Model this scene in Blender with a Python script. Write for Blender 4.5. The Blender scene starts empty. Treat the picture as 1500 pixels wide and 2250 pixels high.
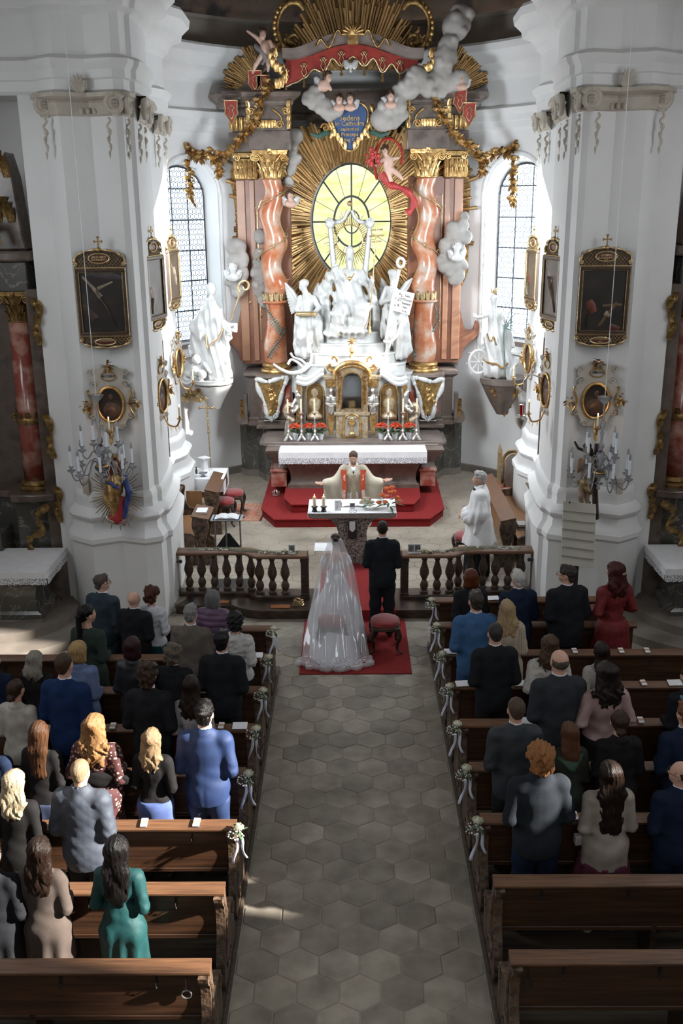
import bpy,math,random
import numpy as np
from math import sin,cos,pi,radians as R,sqrt,atan2
from mathutils import Vector,Matrix,Euler
from mathutils.geometry import delaunay_2d_cdt
scene=bpy.context.scene
COL=scene.collection
rnd=random.Random(11)
# ---------------------------------------------------------------- camera, world, sun, area lights, exposure
FPX=2129.0;CAMP=Vector((-0.05,0.0,6.0));ROLL=0.009
_vx=17 + 675*ROLL;_n=sqrt(_vx*_vx + 675**2 + FPX**2)
YAW=math.asin(_vx/_n);PITCH=math.asin(675/_n/cos(YAW))
cam=bpy.data.cameras.new('camera');camo=bpy.data.objects.new('camera',cam);COL.objects.link(camo)
cam.sensor_fit='VERTICAL';cam.sensor_height=36;cam.lens=FPX/2250*36;cam.clip_end=200
CM=Matrix.Rotation(YAW,3,'Z') @ Matrix.Rotation(pi/2-PITCH,3,'X') @ Matrix.Rotation(-ROLL,3,'Z')
camo.matrix_world=Matrix.Translation(CAMP) @ CM.to_4x4()
scene.camera=camo
scene.view_settings.view_transform='Standard';scene.view_settings.look='None'
scene.view_settings.gamma=1;scene.view_settings.use_curve_mapping=False
scene.view_settings.exposure=0.42
scene.cycles.max_bounces=7;scene.cycles.diffuse_bounces=4;scene.cycles.glossy_bounces=3
scene.cycles.transparent_max_bounces=12;scene.cycles.transmission_bounces=5
scene.cycles.sample_clamp_indirect=4.0;scene.cycles.caustics_reflective=False;scene.cycles.caustics_refractive=False
w=bpy.data.worlds.new('sky');scene.world=w;w.use_nodes=True
w.node_tree.nodes['Background'].inputs[0].default_value=(0.80,0.90,1.0,1)
w.node_tree.nodes['Background'].inputs[1].default_value=1.6
def light(name,kind,loc,direction,energy,color,sx=1,sy=1,angle=0.01):
    d=bpy.data.lights.new(name,kind);d.energy=energy;d.color=color
    if kind == 'AREA':d.shape='RECTANGLE';d.size=sx;d.size_y=sy
    if kind == 'SUN':d.angle=angle
    o=bpy.data.objects.new(name,d);COL.objects.link(o);o.location=loc
    o.rotation_euler=Vector(direction).to_track_quat('-Z','Y').to_euler()
    return o
SUND=Vector((-0.85,0.17,-0.47)).normalized()
light('sun','SUN',(20,15,15),SUND,17.0,(1.0,0.95,0.88),angle=0.02)
APC=(0,18.0);APR=4.4;WPHI=49.5           # apse circle and the angle of its two windows
for s,e in ((-1,80),(1,290)):
    a=R(WPHI);p=Vector((s*sin(a)*5.6,18+cos(a)*5.6,5.3))
    light('daylight_apse_window','AREA',p,(-s*sin(a),-cos(a),-0.18),e,(0.84,0.93,1.0),1.7,4.2)
light('daylight_oval_window','AREA',(0,24.0,5.9),(0,-1,-0.1),36,(1.0,0.97,0.85),2.0,2.8)
for s,e in ((-1,340),(1,310)):                  # added fill lamps, out of view above the stalls, no windows behind them
    light('choir_fill_light','AREA',(s*3.15,16.3,5.3),(-s*0.8,0.75,-0.58),e,(0.86,0.93,1.0),1.3,2.8)
light('west_fill_light','AREA',(0,-3.7,8.6),(0,1,-0.12),105,(0.95,0.97,1.0),3.0,2.4)   # added frontal fill lamp behind the camera; the back wall has no opening
for s,e in ((-1,44),(1,58)):                    # daylight through the nave side windows
    for y,f in ((1.5,.45),(6.8,.9),(10.6,1.15)):
        light('daylight_nave_window','AREA',(s*6.35,y,6.2),(-s,0.0,-0.45),e*f,(0.94,0.96,1.0),1.6,2.6)
# ---------------------------------------------------------------- pixel <-> place
def ray(px,py):return (CM @ Vector((px-750,1125-py,-FPX)))
def W(px,py,D):
    d=ray(px,py);return CAMP + d*(D/d.y)
def G(px,py,z=0.0):
    d=ray(px,py);return CAMP + d*((z-6.0)/d.z)
def ZX(px,py,X):
    d=ray(px,py);return CAMP + d*((X-CAMP.x)/d.x)
# ---------------------------------------------------------------- mesh building
class MB:
    def __init__(s):s.v=[];s.f=[]
    def add(s,vf,M=None):
        v,f=vf;n=len(s.v)
        if M is not None:v=[M @ Vector(p) for p in v]
        s.v.extend([tuple(p) for p in v]);s.f.extend([tuple(i+n for i in q) for q in f]);return s
    def box(s,x0,x1,y0,y1,z0,z1,M=None):return s.add(box(x0,x1,y0,y1,z0,z1),M)
    def build(s,name,m,parent=None,world=True,ang=35,bev=0):
        v=s.v
        if parent is not None and world:
            inv=chain(parent).inverted();v=[inv @ Vector(p) for p in v]
        me=bpy.data.meshes.new(name);me.from_pydata([tuple(p) for p in v],[],s.f)
        return finish(name,me,m,parent,ang,bev)
def finish(name,me,m,parent=None,ang=35,bev=0):
    me.materials.append(m);me.polygons.foreach_set('use_smooth',[True]*len(me.polygons))
    if ang < 180:me.set_sharp_from_angle(angle=R(ang))
    me.update();o=bpy.data.objects.new(name,me);COL.objects.link(o);o.parent=parent
    if bev:
        b=o.modifiers.new('bevel','BEVEL');b.width=bev;b.segments=2;b.limit_method='ANGLE';b.angle_limit=R(40)
    return o
def chain(o):
    M=o.matrix_basis.copy()
    while o.parent:o=o.parent;M=o.matrix_basis @ M
    return M
def tag(o,label=None,cat=None,group=None,kind=None):
    if label:o['label']=label
    if cat:o['category']=cat
    if group:o['group']=group
    if kind:o['kind']=kind
    return o
def thing(name,label,cat,loc=(0,0,0),rz=0,group=None):
    o=bpy.data.objects.new(name,None);COL.objects.link(o);o.empty_display_size=0.1
    o.matrix_basis=Matrix.Translation(Vector(loc)) @ Matrix.Rotation(rz,4,'Z')
    return tag(o,label,cat,group)
def copy_tree(o,parent=None):
    c=o.copy();COL.objects.link(c);c.parent=parent
    for ch in KIDS(o):copy_tree(ch,c)
    return c
def KIDS(o):return [k for k in ALLK.get(o.name,[])] if o.name in ALLK else list(o.children)
ALLK={}
def dup(o,loc,rz=0,label=None,group=None,sc=None):
    c=copy_tree(o)
    c.matrix_basis=Matrix.Translation(Vector(loc)) @ Matrix.Rotation(rz,4,'Z')
    if sc is not None:c.scale=sc
    if label:c['label']=label
    if group:c['group']=group
    return c
def box(x0,x1,y0,y1,z0,z1):
    return ([(x0,y0,z0),(x1,y0,z0),(x1,y1,z0),(x0,y1,z0),(x0,y0,z1),(x1,y0,z1),(x1,y1,z1),(x0,y1,z1)],
            [(3,2,1,0),(4,5,6,7),(0,1,5,4),(1,2,6,5),(2,3,7,6),(3,0,4,7)])
def lathe(prof,n=20,c=(0,0,0),sx=1,sy=1,cap=True,off=None):
    v=[];f=[]
    for i,(r,z) in enumerate(prof):
        ox,oy=off(z) if off else (0,0)
        for k in range(n):
            a=2*pi*k/n;v.append((c[0]+ox+r*cos(a)*sx,c[1]+oy+r*sin(a)*sy,c[2]+z))
    for i in range(len(prof)-1):
        for k in range(n):
            k2=(k+1) % n;f.append((i*n+k,i*n+k2,(i+1)*n+k2,(i+1)*n+k))
    if cap:
        f.append(tuple(range(n))[::-1]);f.append(tuple((len(prof)-1)*n+k for k in range(n)))
    return v,f
def tube(pts,r,n=8,cap=True,flat=1.0,closed=False):
    pts=[Vector(p) for p in pts];m=len(pts)
    rr=r if isinstance(r,(list,tuple)) else [r]*m
    v=[];f=[];up=None
    for i,p in enumerate(pts):
        if closed:t=pts[(i+1) % m]-pts[i-1]
        else:t=pts[min(i+1,m-1)]-pts[max(i-1,0)]
        t=t.normalized() if t.length > 1e-9 else Vector((0,0,1))
        if up is None:up=Vector((0,0,1)) if abs(t.z) < .9 else Vector((0,1,0))
        a=(up - t*up.dot(t));a=a.normalized() if a.length > 1e-6 else t.orthogonal().normalized();up=a
        b=t.cross(a)
        for k in range(n):
            q=2*pi*k/n;v.append(p + a*cos(q)*rr[i] + b*sin(q)*rr[i]*flat)
    L=m if closed else m-1
    for i in range(L):
        for k in range(n):
            k2=(k+1) % n;j=(i+1) % m;f.append((i*n+k,i*n+k2,j*n+k2,j*n+k))
    if cap and not closed:
        f.append(tuple(range(n))[::-1]);f.append(tuple((m-1)*n+k for k in range(n)))
    return v,f
def ball(c,r,n=10,m=7):
    r=r if isinstance(r,(tuple,list,Vector)) else (r,r,r)
    v=[(c[0],c[1],c[2]-r[2])];f=[]
    for i in range(1,m):
        t=pi*i/m
        for k in range(n):v.append((c[0]+r[0]*sin(t)*cos(2*pi*k/n),c[1]+r[1]*sin(t)*sin(2*pi*k/n),c[2]-r[2]*cos(t)))
    v.append((c[0],c[1],c[2]+r[2]));e=len(v)-1
    for k in range(n):
        k2=(k+1) % n;f.append((0,1+k2,1+k));f.append((e,1+(m-2)*n+k,1+(m-2)*n+k2))
        for i in range(m-2):f.append((1+i*n+k,1+i*n+k2,1+(i+1)*n+k2,1+(i+1)*n+k))
    return v,f
def prism(poly,y0,y1,axis='y'):
    # poly in (x,z) pushed along y; axis 'z': poly in (x,y) pushed along z; axis 'x': poly in (y,z) along x
    def P(a,b,t):return (a,t,b) if axis == 'y' else ((a,b,t) if axis == 'z' else (t,a,b))
    n=len(poly);v=[P(a,b,y0) for a,b in poly]+[P(a,b,y1) for a,b in poly]
    f=[tuple(range(n)),tuple(range(2*n-1,n-1,-1))]+[(i,i+n,(i+1) % n+n,(i+1) % n) for i in range(n)]
    ar=sum(poly[i][0]*poly[(i+1) % n][1]-poly[(i+1) % n][0]*poly[i][1] for i in range(n))
    flip=(ar < 0) ^ (axis == 'y') ^ (y1 < y0)
    if axis == 'y':flip=(ar < 0) ^ (y1 < y0)
    else:flip=(ar > 0) ^ (y1 < y0)
    if flip:f=[q[::-1] for q in f]
    return v,f
def sweep_plan(pts,prof,s=1,closed=False):
    """pts: plan polyline (x,y); prof: (offset,z), offset to the right-hand side of travel; s mirrors x."""
    n=len(pts);N=[]
    for i in range(n):
        a=pts[i-1] if (i > 0 or closed) else None;b=pts[i];c=pts[(i+1) % n] if (i < n-1 or closed) else None
        d1=(Vector(b)-Vector(a)).normalized() if a is not None else None
        d2=(Vector(c)-Vector(b)).normalized() if c is not None else None
        if d1 is None:d1=d2
        if d2 is None:d2=d1
        n1=Vector((d1.y,-d1.x));n2=Vector((d2.y,-d2.x));m=n1+n2
        m=m.normalized();N.append(m/max(.45,m.dot(n1)))
    v=[];f=[];k=len(prof)
    for i in range(n):
        for o,z in prof:v.append((s*(pts[i][0]+N[i].x*o),pts[i][1]+N[i].y*o,z))
    for i in range(n if closed else n-1):
        j=(i+1) % n
        for q in range(k-1):
            t=(i*k+q,j*k+q,j*k+q+1,i*k+q+1);f.append(t if s > 0 else t[::-1])
    return v,f
def bez(p0,p1,p2,p3,n=12):
    return [tuple((1-t)**3*a+3*(1-t)**2*t*b+3*(1-t)*t*t*c+t**3*d for a,b,c,d in zip(p0,p1,p2,p3)) for t in [i/n for i in range(n+1)]]
def spline(P,n=6,closed=False):
    P=[Vector(p) for p in P];out=[];m=len(P)
    for i in range(m if closed else m-1):
        a,b=P[i],P[(i+1) % m]
        p=P[i-1] if (i > 0 or closed) else a-(b-a);q=P[(i+2) % m] if (i < m-2 or closed) else b+(b-a)
        for k in range(n):
            t=k/n;out.append(0.5*((2*a)+(b-p)*t+(2*p-5*a+4*b-q)*t*t+(3*a-p-3*b+q)*t**3))
    if not closed:out.append(P[-1])
    return out
# ---------------------------------------------------------------- blended bodies: distance field + surface nets
def nets(d,org,h):
    s=d < 0;nx,ny,nz=d.shape
    acc=np.zeros((nx-1,ny-1,nz-1,3),np.float32);cnt=np.zeros((nx-1,ny-1,nz-1),np.float32)
    cs=[(i,j,k) for i in (0,1) for j in (0,1) for k in (0,1)]
    sl=lambda c:(slice(c[0],nx-1+c[0]),slice(c[1],ny-1+c[1]),slice(c[2],nz-1+c[2]))
    for a in cs:
        for ax in range(3):
            if a[ax]:continue
            b=list(a);b[ax]=1;da=d[sl(a)];db=d[sl(b)];m=s[sl(a)] != s[sl(b)]
            t=np.where(m,da/np.where(m,da-db,1),0)
            for q in range(3):
                acc[...,q] += np.where(m,a[q]+(t if q == ax else 0),0)
            cnt += m
    act=cnt > 0;idx=-np.ones(act.shape,np.int64);idx[act]=np.arange(act.sum())
    ii=np.argwhere(act).astype(np.float32);V=(ii+acc[act]/cnt[act][:,None])*h+np.array(org,np.float32)
    F=[]
    for ax in range(3):
        o1,o2=[(1,2),(2,0),(0,1)][ax]
        A=[slice(None)]*3;B=[slice(None)]*3;A[ax]=slice(0,-1);B[ax]=slice(1,None)
        sa=s[tuple(A)];sb=s[tuple(B)];e=np.argwhere(sa != sb)
        e=e[(e[:,o1] > 0) & (e[:,o2] > 0) & (e[:,o1] < d.shape[o1]-1) & (e[:,o2] < d.shape[o2]-1)]
        if not len(e):continue
        ins=s[e[:,0],e[:,1],e[:,2]]
        q=[]
        for u,w_ in ((-1,-1),(0,-1),(0,0),(-1,0)):
            g=e.copy();g[:,o1] += u;g[:,o2] += w_;q.append(idx[g[:,0],g[:,1],g[:,2]])
        q=np.stack(q,1);q[~ins]=q[~ins][:,::-1];F.append(q)
    return V,np.concatenate(F) if F else np.zeros((0,4),int)
def wob(P,sc,amp,seed=0):
    r=np.random.RandomState(seed);o=np.zeros(P.shape[:-1],np.float32)
    for k in range(5):
        d=r.randn(3);d /= np.linalg.norm(d);o += np.sin((P @ d.astype(np.float32))*sc*(0.7+.3*k)+r.rand()*6.28)
    return o*amp/2.5
def sdf(prims,h=0.02,disp=None,cuts=(),mesh=None,grow=0.0):
    """prims: ('c',a,b,ra,rb,k[,sy]) tapered limb; ('e',c,(rx,ry,rz),k[,rot]) ellipsoid; ('s*') subtracts."""
    lo=np.array([1e9]*3);hi=-lo;pr=[]
    for p in prims:
        sub=p[0][0] == 's';t=p[0][-1]
        if t == 'c':
            a,b=np.array(p[1],float),np.array(p[2],float);r=max(p[3],p[4])+grow
            sy=p[6] if len(p) > 6 else 1.0
            l,u=np.minimum(a,b)-r*1.0,np.maximum(a,b)+r*1.0
        else:
            a=np.array(p[1],float);rr=np.array(p[2],float)+grow;r=rr.max();l,u=a-r,a+r
        pr.append((p,sub,t,l,u))
        if not sub:lo=np.minimum(lo,l);hi=np.maximum(hi,u)
    lo -= 3*h+0.01;hi += 3*h+0.01
    n=np.ceil((hi-lo)/h).astype(int)+1
    ax=[lo[i]+np.arange(n[i])*h for i in range(3)]
    D=np.full(n,1.0,np.float32)
    for p,sub,t,l,u in pr:
        k=p[5] if t == 'c' else p[3]
        m=4*h+abs(k)*1.2+0.01
        gw=0.0 if sub else grow
        i0=np.maximum(((l-m-lo)/h).astype(int),0);i1=np.minimum(((u+m-lo)/h).astype(int)+2,n)
        if (i1 <= i0).any():continue
        S=tuple(slice(i0[q],i1[q]) for q in range(3))
        X,Y,Z=np.meshgrid(*[ax[q][S[q]].astype(np.float32) for q in range(3)],indexing='ij')
        P=np.stack([X,Y,Z],-1)
        if t == 'c':
            a=np.array(p[1],np.float32);b=np.array(p[2],np.float32);sy=p[6] if len(p) > 6 else 1.0
            Q=P-a;ab=b-a
            if sy != 1.0:Q=Q.copy();Q[...,1] /= sy;ab=ab.copy();ab[1] /= sy
            tt=np.clip((Q @ ab)/max(float(ab @ ab),1e-9),0,1)
            d=np.linalg.norm(Q-tt[...,None]*ab,axis=-1)-(p[3]+(p[4]-p[3])*tt+gw)
            if sy < 1:d=d*(0.5+0.5*sy)
        else:
            Q=P-np.array(p[1],np.float32)
            if len(p) > 4 and p[4] is not None:
                Mx=np.array(Euler(p[4]).to_matrix().transposed(),np.float32);Q=Q @ Mx.T
            rr=np.array(p[2],np.float32)+gw
            q=np.linalg.norm(Q/rr,axis=-1);g=np.linalg.norm(Q/(rr*rr),axis=-1)+1e-6
            d=q*(q-1)/g
        c=D[S]
        if sub:
            d=-d;hh=np.clip(.5+.5*(d-c)/max(k,1e-4),0,1);D[S]=c+(d-c)*hh+k*hh*(1-hh)
        else:
            hh=np.clip(.5+.5*(c-d)/max(k,1e-4),0,1);D[S]=c+(d-c)*hh-k*hh*(1-hh)
    if disp or cuts:
        X,Y,Z=np.meshgrid(*[a.astype(np.float32) for a in ax],indexing='ij');P=np.stack([X,Y,Z],-1)
        if disp:D=D+disp(P).astype(np.float32)
        for nrm,off in cuts:
            D=np.maximum(D,P @ np.array(nrm,np.float32)-off)
    D[0]=D[-1]=1;D[:,0]=D[:,-1]=1;D[:,:,0]=D[:,:,-1]=1
    return nets(D,lo,h)
def comps(V,F):
    lab=np.arange(len(V))
    while True:
        m=lab[F].min(1);new=lab.copy();np.minimum.at(new,F.ravel(),np.repeat(m,4));new=new[new]
        if (new == lab).all():break
        lab=new
    out=[]
    for l in np.unique(lab):
        k=np.nonzero(lab == l)[0];mp=-np.ones(len(V),int);mp[k]=np.arange(len(k));out.append((V[k],mp[F[lab[F[:,0]] == l]]))
    return sorted(out,key=lambda c:-len(c[0]))
def sdf_obj(name,m,prims,h=0.02,parent=None,world=False,ang=180,M=None,**kw):
    split=kw.pop('split',None);V,F=sdf(prims,h,**kw)
    if M is not None:
        A=np.array(M,np.float32);V=V @ A[:3,:3].T+A[:3,3]
    if parent is not None and world:
        A=np.array(chain(parent).inverted(),np.float32);V=V @ A[:3,:3].T+A[:3,3]
    if split:
        for i,(V,F) in enumerate(comps(V,F)):
            if len(V) > 20:n_=name if i == 0 else split;me=bpy.data.meshes.new(n_);me.from_pydata(V.tolist(),[],F.tolist());finish(n_,me,m,parent,ang)
        return
    me=bpy.data.meshes.new(name);me.from_pydata(V.tolist(),[],F.tolist())
    return finish(name,me,m,parent,ang)
# ---------------------------------------------------------------- materials
def mk(name,c1,c2=None,sc=4,rough=.6,metal=0.0,bump=0.0,bs=60,kind='noise',detail=4,lo=.35,hi=.65,c3=None,
       stretch=(1,1,1),rnd_amt=0.0,sheen=0,coat=0,spec=0.5,trans=0,alpha=1,emit=None,es=0,gen=False):
    m=bpy.data.materials.new(name);m.use_nodes=True;nt=m.node_tree;N=nt.nodes;L=nt.links
    b=N['Principled BSDF'];b.inputs['Roughness'].default_value=rough;b.inputs['Metallic'].default_value=metal
    b.inputs['Base Color'].default_value=(*c1,1);b.inputs['Specular IOR Level'].default_value=spec
    if sheen:b.inputs['Sheen Weight'].default_value=sheen
    if coat:b.inputs['Coat Weight'].default_value=coat;b.inputs['Coat Roughness'].default_value=.15
    if trans:b.inputs['Transmission Weight'].default_value=trans
    if alpha < 1:b.inputs['Alpha'].default_value=alpha
    if emit:b.inputs['Emission Color'].default_value=(*emit,1);b.inputs['Emission Strength'].default_value=es
    tc=N.new('ShaderNodeTexCoord');mp=N.new('ShaderNodeMapping');mp.inputs['Scale'].default_value=stretch
    L.new(tc.outputs['Generated' if gen else 'Object'],mp.inputs[0])
    out=None
    if c2 is not None:
        if kind == 'wave':
            t=N.new('ShaderNodeTexWave');t.inputs['Scale'].default_value=sc;t.inputs['Distortion'].default_value=6
            t.inputs['Detail'].default_value=detail;t.inputs['Detail Scale'].default_value=1.5;o=t.outputs['Fac']
        elif kind == 'marble':
            n0=N.new('ShaderNodeTexNoise');n0.inputs['Scale'].default_value=sc;n0.inputs['Detail'].default_value=6
            n0.inputs['Distortion'].default_value=1.6;L.new(mp.outputs[0],n0.inputs[0])
            ma=N.new('ShaderNodeMath');ma.operation='SUBTRACT';ma.inputs[1].default_value=.5;L.new(n0.outputs['Fac'],ma.inputs[0])
            mb_=N.new('ShaderNodeMath');mb_.operation='ABSOLUTE';L.new(ma.outputs[0],mb_.inputs[0])
            mc=N.new('ShaderNodeMath');mc.operation='MULTIPLY';mc.inputs[1].default_value=7;L.new(mb_.outputs[0],mc.inputs[0]);t=None;o=mc.outputs[0]
        elif kind == 'voronoi':
            t=N.new('ShaderNodeTexVoronoi');t.inputs['Scale'].default_value=sc;o=t.outputs['Distance']
        elif kind == 'checker':
            t=N.new('ShaderNodeTexChecker');t.inputs['Scale'].default_value=sc;o=t.outputs['Fac']
        else:
            t=N.new('ShaderNodeTexNoise');t.inputs['Scale'].default_value=sc;t.inputs['Detail'].default_value=detail;o=t.outputs['Fac']
        if t:L.new(mp.outputs[0],t.inputs[0])
        r=N.new('ShaderNodeValToRGB');e=r.color_ramp.elements
        e[0].position=lo;e[1].position=hi;e[0].color=(*c1,1);e[1].color=(*c2,1)
        if c3 is not None:x=e.new((lo+hi)/2);x.color=(*c3,1)
        L.new(o,r.inputs[0]);out=r.outputs[0]
        L.new(out,b.inputs['Base Color'])
    if rnd_amt:
        oi=N.new('ShaderNodeObjectInfo');hs=N.new('ShaderNodeHueSaturation')
        mr=N.new('ShaderNodeMapRange');mr.inputs[3].default_value=1-rnd_amt;mr.inputs[4].default_value=1+rnd_amt
        L.new(oi.outputs['Random'],mr.inputs[0]);L.new(mr.outputs[0],hs.inputs['Value'])
        if out:L.new(out,hs.inputs['Color'])
        else:hs.inputs['Color'].default_value=(*c1,1)
        L.new(hs.outputs[0],b.inputs['Base Color'])
        if kind == 'noise' and c2 is not None:
            va=N.new('ShaderNodeVectorMath');va.operation='ADD';cx=N.new('ShaderNodeCombineXYZ')
            mm=N.new('ShaderNodeMath');mm.operation='MULTIPLY';mm.inputs[1].default_value=50
            L.new(oi.outputs['Random'],mm.inputs[0]);L.new(mm.outputs[0],cx.inputs[0]);L.new(mp.outputs[0],va.inputs[0]);L.new(cx.outputs[0],va.inputs[1])
            L.new(va.outputs[0],t.inputs[0])
    if bump:
        bn=N.new('ShaderNodeTexNoise');bn.inputs['Scale'].default_value=bs;bn.inputs['Detail'].default_value=5
        L.new(mp.outputs[0],bn.inputs[0]);bu=N.new('ShaderNodeBump');bu.inputs['Strength'].default_value=bump
        bu.inputs['Distance'].default_value=.02;L.new(bn.outputs['Fac'],bu.inputs['Height']);L.new(bu.outputs[0],b.inputs['Normal'])
    return m
X={}
X['plaster']=mk('white_plaster',(.78,.775,.76),(.70,.695,.68),1.2,rough=.85,bump=.08,bs=30,lo=.3,hi=.8)
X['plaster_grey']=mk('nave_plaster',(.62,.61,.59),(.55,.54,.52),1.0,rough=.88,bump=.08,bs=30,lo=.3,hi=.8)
X['stucco']=mk('beige_stucco',(.55,.50,.42),(.44,.39,.32),6,rough=.8)
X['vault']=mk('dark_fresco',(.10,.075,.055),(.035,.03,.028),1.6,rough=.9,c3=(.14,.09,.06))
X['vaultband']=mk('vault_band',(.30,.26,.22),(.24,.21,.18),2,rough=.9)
X['stone']=mk('hexagonal_stone',(.35,.31,.25),(.18,.155,.12),3.5,rough=.6,bump=.12,bs=40,detail=10,rnd_amt=.2,lo=.3,hi=.7)
X['stone2']=mk('sanctuary_stone',(.40,.35,.28),(.27,.23,.18),1.6,rough=.4,bump=.1,bs=30,detail=8,lo=.3,hi=.7)
X['grout']=mk('grout',(.30,.265,.21),rough=.9)
X['wood']=mk('dark_oak',(.055,.031,.018),(.025,.014,.009),3,rough=.42,kind='wave',stretch=(.35,6,6),bump=.15,bs=40,coat=.15)
X['woodtop']=mk('worn_oak_top',(.19,.09,.042),(.072,.035,.019),5,rough=.42,stretch=(.5,12,12),bump=.2,bs=40,detail=8,lo=.3,hi=.7,coat=.1)
X['woodback']=mk('pew_back_oak',(.085,.037,.018),(.036,.017,.009),4,rough=.4,stretch=(.4,8,8),bump=.1,bs=30,detail=6,coat=.2)
X['woodend']=mk('carved_pew_end',(.16,.10,.062),(.03,.018,.011),14,rough=.5,bump=.8,bs=22,detail=6)
X['seatwood']=mk('seat_oak',(.22,.16,.11),(.13,.09,.06),5,rough=.5,stretch=(.5,10,10),detail=6)
X['floorwood']=mk('pew_floor_boards',(.10,.075,.052),(.05,.038,.028),4,rough=.6,stretch=(.4,7,7),detail=6)
X['gold']=mk('gilding',(.70,.47,.20),(.38,.21,.07),12,rough=.34,metal=.85,bump=.35,bs=25)
X['goldray']=mk('gilded_ray',(.52,.34,.15),(.26,.145,.055),5,rough=.38,metal=.75,rnd_amt=.35)
X['goldpale']=mk('pale_gilding',(.66,.50,.28),(.44,.31,.15),14,rough=.36,metal=.7,bump=.4,bs=30)
X['golddark']=mk('old_gilding',(.42,.27,.10),(.18,.105,.04),14,rough=.42,metal=.75,bump=.4,bs=28)
X['silver']=mk('silver',(.72,.70,.66),(.55,.52,.48),10,rough=.28,metal=.9,bump=.2,bs=30)
X['salmon']=mk('salmon_marble',(.42,.125,.05),(.55,.44,.36),3.0,rough=.22,kind='noise',detail=8,lo=.38,hi=.66,c3=(.50,.23,.13),coat=.4)
X['salmonflat']=mk('salmon_panel_marble',(.31,.135,.075),(.21,.085,.05),3.2,rough=.4,detail=8,lo=.3,hi=.7)
X['redmarble']=mk('red_marble',(.27,.06,.04),(.52,.30,.23),5,rough=.2,detail=10,lo=.42,hi=.68,coat=.5)
X['darkmarble']=mk('dark_marble',(.24,.22,.19),(.075,.072,.062),1.8,rough=.25,kind='marble',lo=.0,hi=.16,c3=(.11,.10,.088),coat=.3)
X['brownmarble']=mk('brown_marble',(.115,.08,.062),(.06,.042,.035),3,rough=.25,detail=8,lo=.3,hi=.7,coat=.3,c3=(.15,.115,.095))
X['greymarble']=mk('grey_mauve_marble',(.25,.205,.18),(.14,.105,.09),3,rough=.3,detail=8,lo=.3,hi=.7)
X['statue']=mk('white_statue_polish',(.66,.66,.645),(.54,.54,.52),3,rough=.32,coat=.2)
X['cloud']=mk('grey_cloud_stucco',(.38,.355,.33),(.27,.25,.225),2.5,rough=.7)
X['skin']=mk('skin',(.60,.35,.25),(.54,.30,.21),8,rough=.5)
X['putto']=mk('painted_putto_skin',(.62,.42,.33),(.50,.31,.24),5,rough=.45)
X['redpaint']=mk('red_lambrequin',(.34,.035,.022),(.25,.025,.018),6,rough=.5)
X['carpet']=mk('red_carpet',(.24,.006,.006),(.18,.005,.005),40,rough=.95,bump=.3,bs=200)
X['velvet']=mk('red_velvet',(.24,.008,.008),(.17,.006,.007),8,rough=.8,sheen=.5)
X['linen']=mk('white_linen',(.80,.80,.80),(.74,.74,.75),6,rough=.85)
X['blackmetal']=mk('black_metal',(.018,.018,.018),rough=.5)
X['steel']=mk('steel',(.35,.35,.35),rough=.35,metal=.8)
X['candle']=mk('wax',(.82,.72,.50),rough=.5)
X['whiteplastic']=mk('white_candle_tube',(.80,.84,.90),rough=.4)
X['red']=mk('red_glass',(.35,.0,.0),rough=.1,trans=.4)
X['leaf']=mk('leaf',(.035,.075,.03),(.07,.12,.05),9,rough=.5)
X['leafgrey']=mk('verdigris_leaf',(.16,.25,.22),(.09,.15,.13),9,rough=.5)
X['orange']=mk('orange_flower',(.90,.13,.03),(.75,.06,.02),30,rough=.6)
X['peach']=mk('peach_flower',(.85,.32,.13),(.75,.2,.08),30,rough=.6)
X['ivory']=mk('ivory_rose',(.80,.78,.66),(.66,.64,.48),20,rough=.6)
X['whiteflower']=mk('white_blossom',(.80,.80,.76),rough=.6)
X['ribbon']=mk('white_ribbon',(.66,.68,.80),rough=.4,sheen=.3)
X['paper']=mk('paper',(.80,.80,.82),(.72,.72,.74),30,rough=.7)
X['paperband']=mk('kraft_band',(.45,.30,.22),rough=.7)
X['photo']=mk('photo_print',(.05,.055,.07),(.25,.22,.2),18,rough=.3)
X['blue']=mk('blue_shield',(.045,.085,.20),(.03,.06,.14),4,rough=.45)
X['granite']=mk('speckled_stone',(.36,.33,.29),(.05,.045,.04),38,rough=.8,kind='noise',detail=3,lo=.42,hi=.62,bump=1.0,bs=38)
X['granitetop']=mk('sawn_stone',(.30,.28,.25),(.18,.165,.145),40,rough=.7,bump=.4,bs=60)
X['board']=mk('screen_canvas',(.50,.48,.40),(.46,.44,.37),4,rough=.8)
X['concrete']=mk('grey_step',(.22,.19,.16),(.13,.11,.09),2,rough=.6,detail=8)
X['lead']=mk('lead_came',(.06,.07,.085),rough=.6,metal=.3)
X['woodlight']=mk('light_oak',(.30,.15,.065),(.22,.105,.045),4,rough=.45,stretch=(8,8,.6),coat=.1)
X['cord']=mk('white_cord',(.70,.72,.75),rough=.6)
def glassmat(name,col,dif,mixf,rough=.05):
    m=bpy.data.materials.new(name);m.use_nodes=True;nt=m.node_tree;N=nt.nodes;L=nt.links
    N.remove(N['Principled BSDF']);o=N['Material Output']
    t=N.new('ShaderNodeBsdfTransparent');t.inputs[0].default_value=(*col,1)
    d=N.new('ShaderNodeBsdfTranslucent');d.inputs[0].default_value=(*dif,1)
    g=N.new('ShaderNodeBsdfGlossy');g.inputs['Roughness'].default_value=rough
    a=N.new('ShaderNodeMixShader');a.inputs[0].default_value=mixf;L.new(t.outputs[0],a.inputs[1]);L.new(d.outputs[0],a.inputs[2])
    b=N.new('ShaderNodeMixShader');b.inputs[0].default_value=.06;L.new(a.outputs[0],b.inputs[1]);L.new(g.outputs[0],b.inputs[2])
    L.new(b.outputs[0],o.inputs[0]);m['mix']=0
    return m
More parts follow.
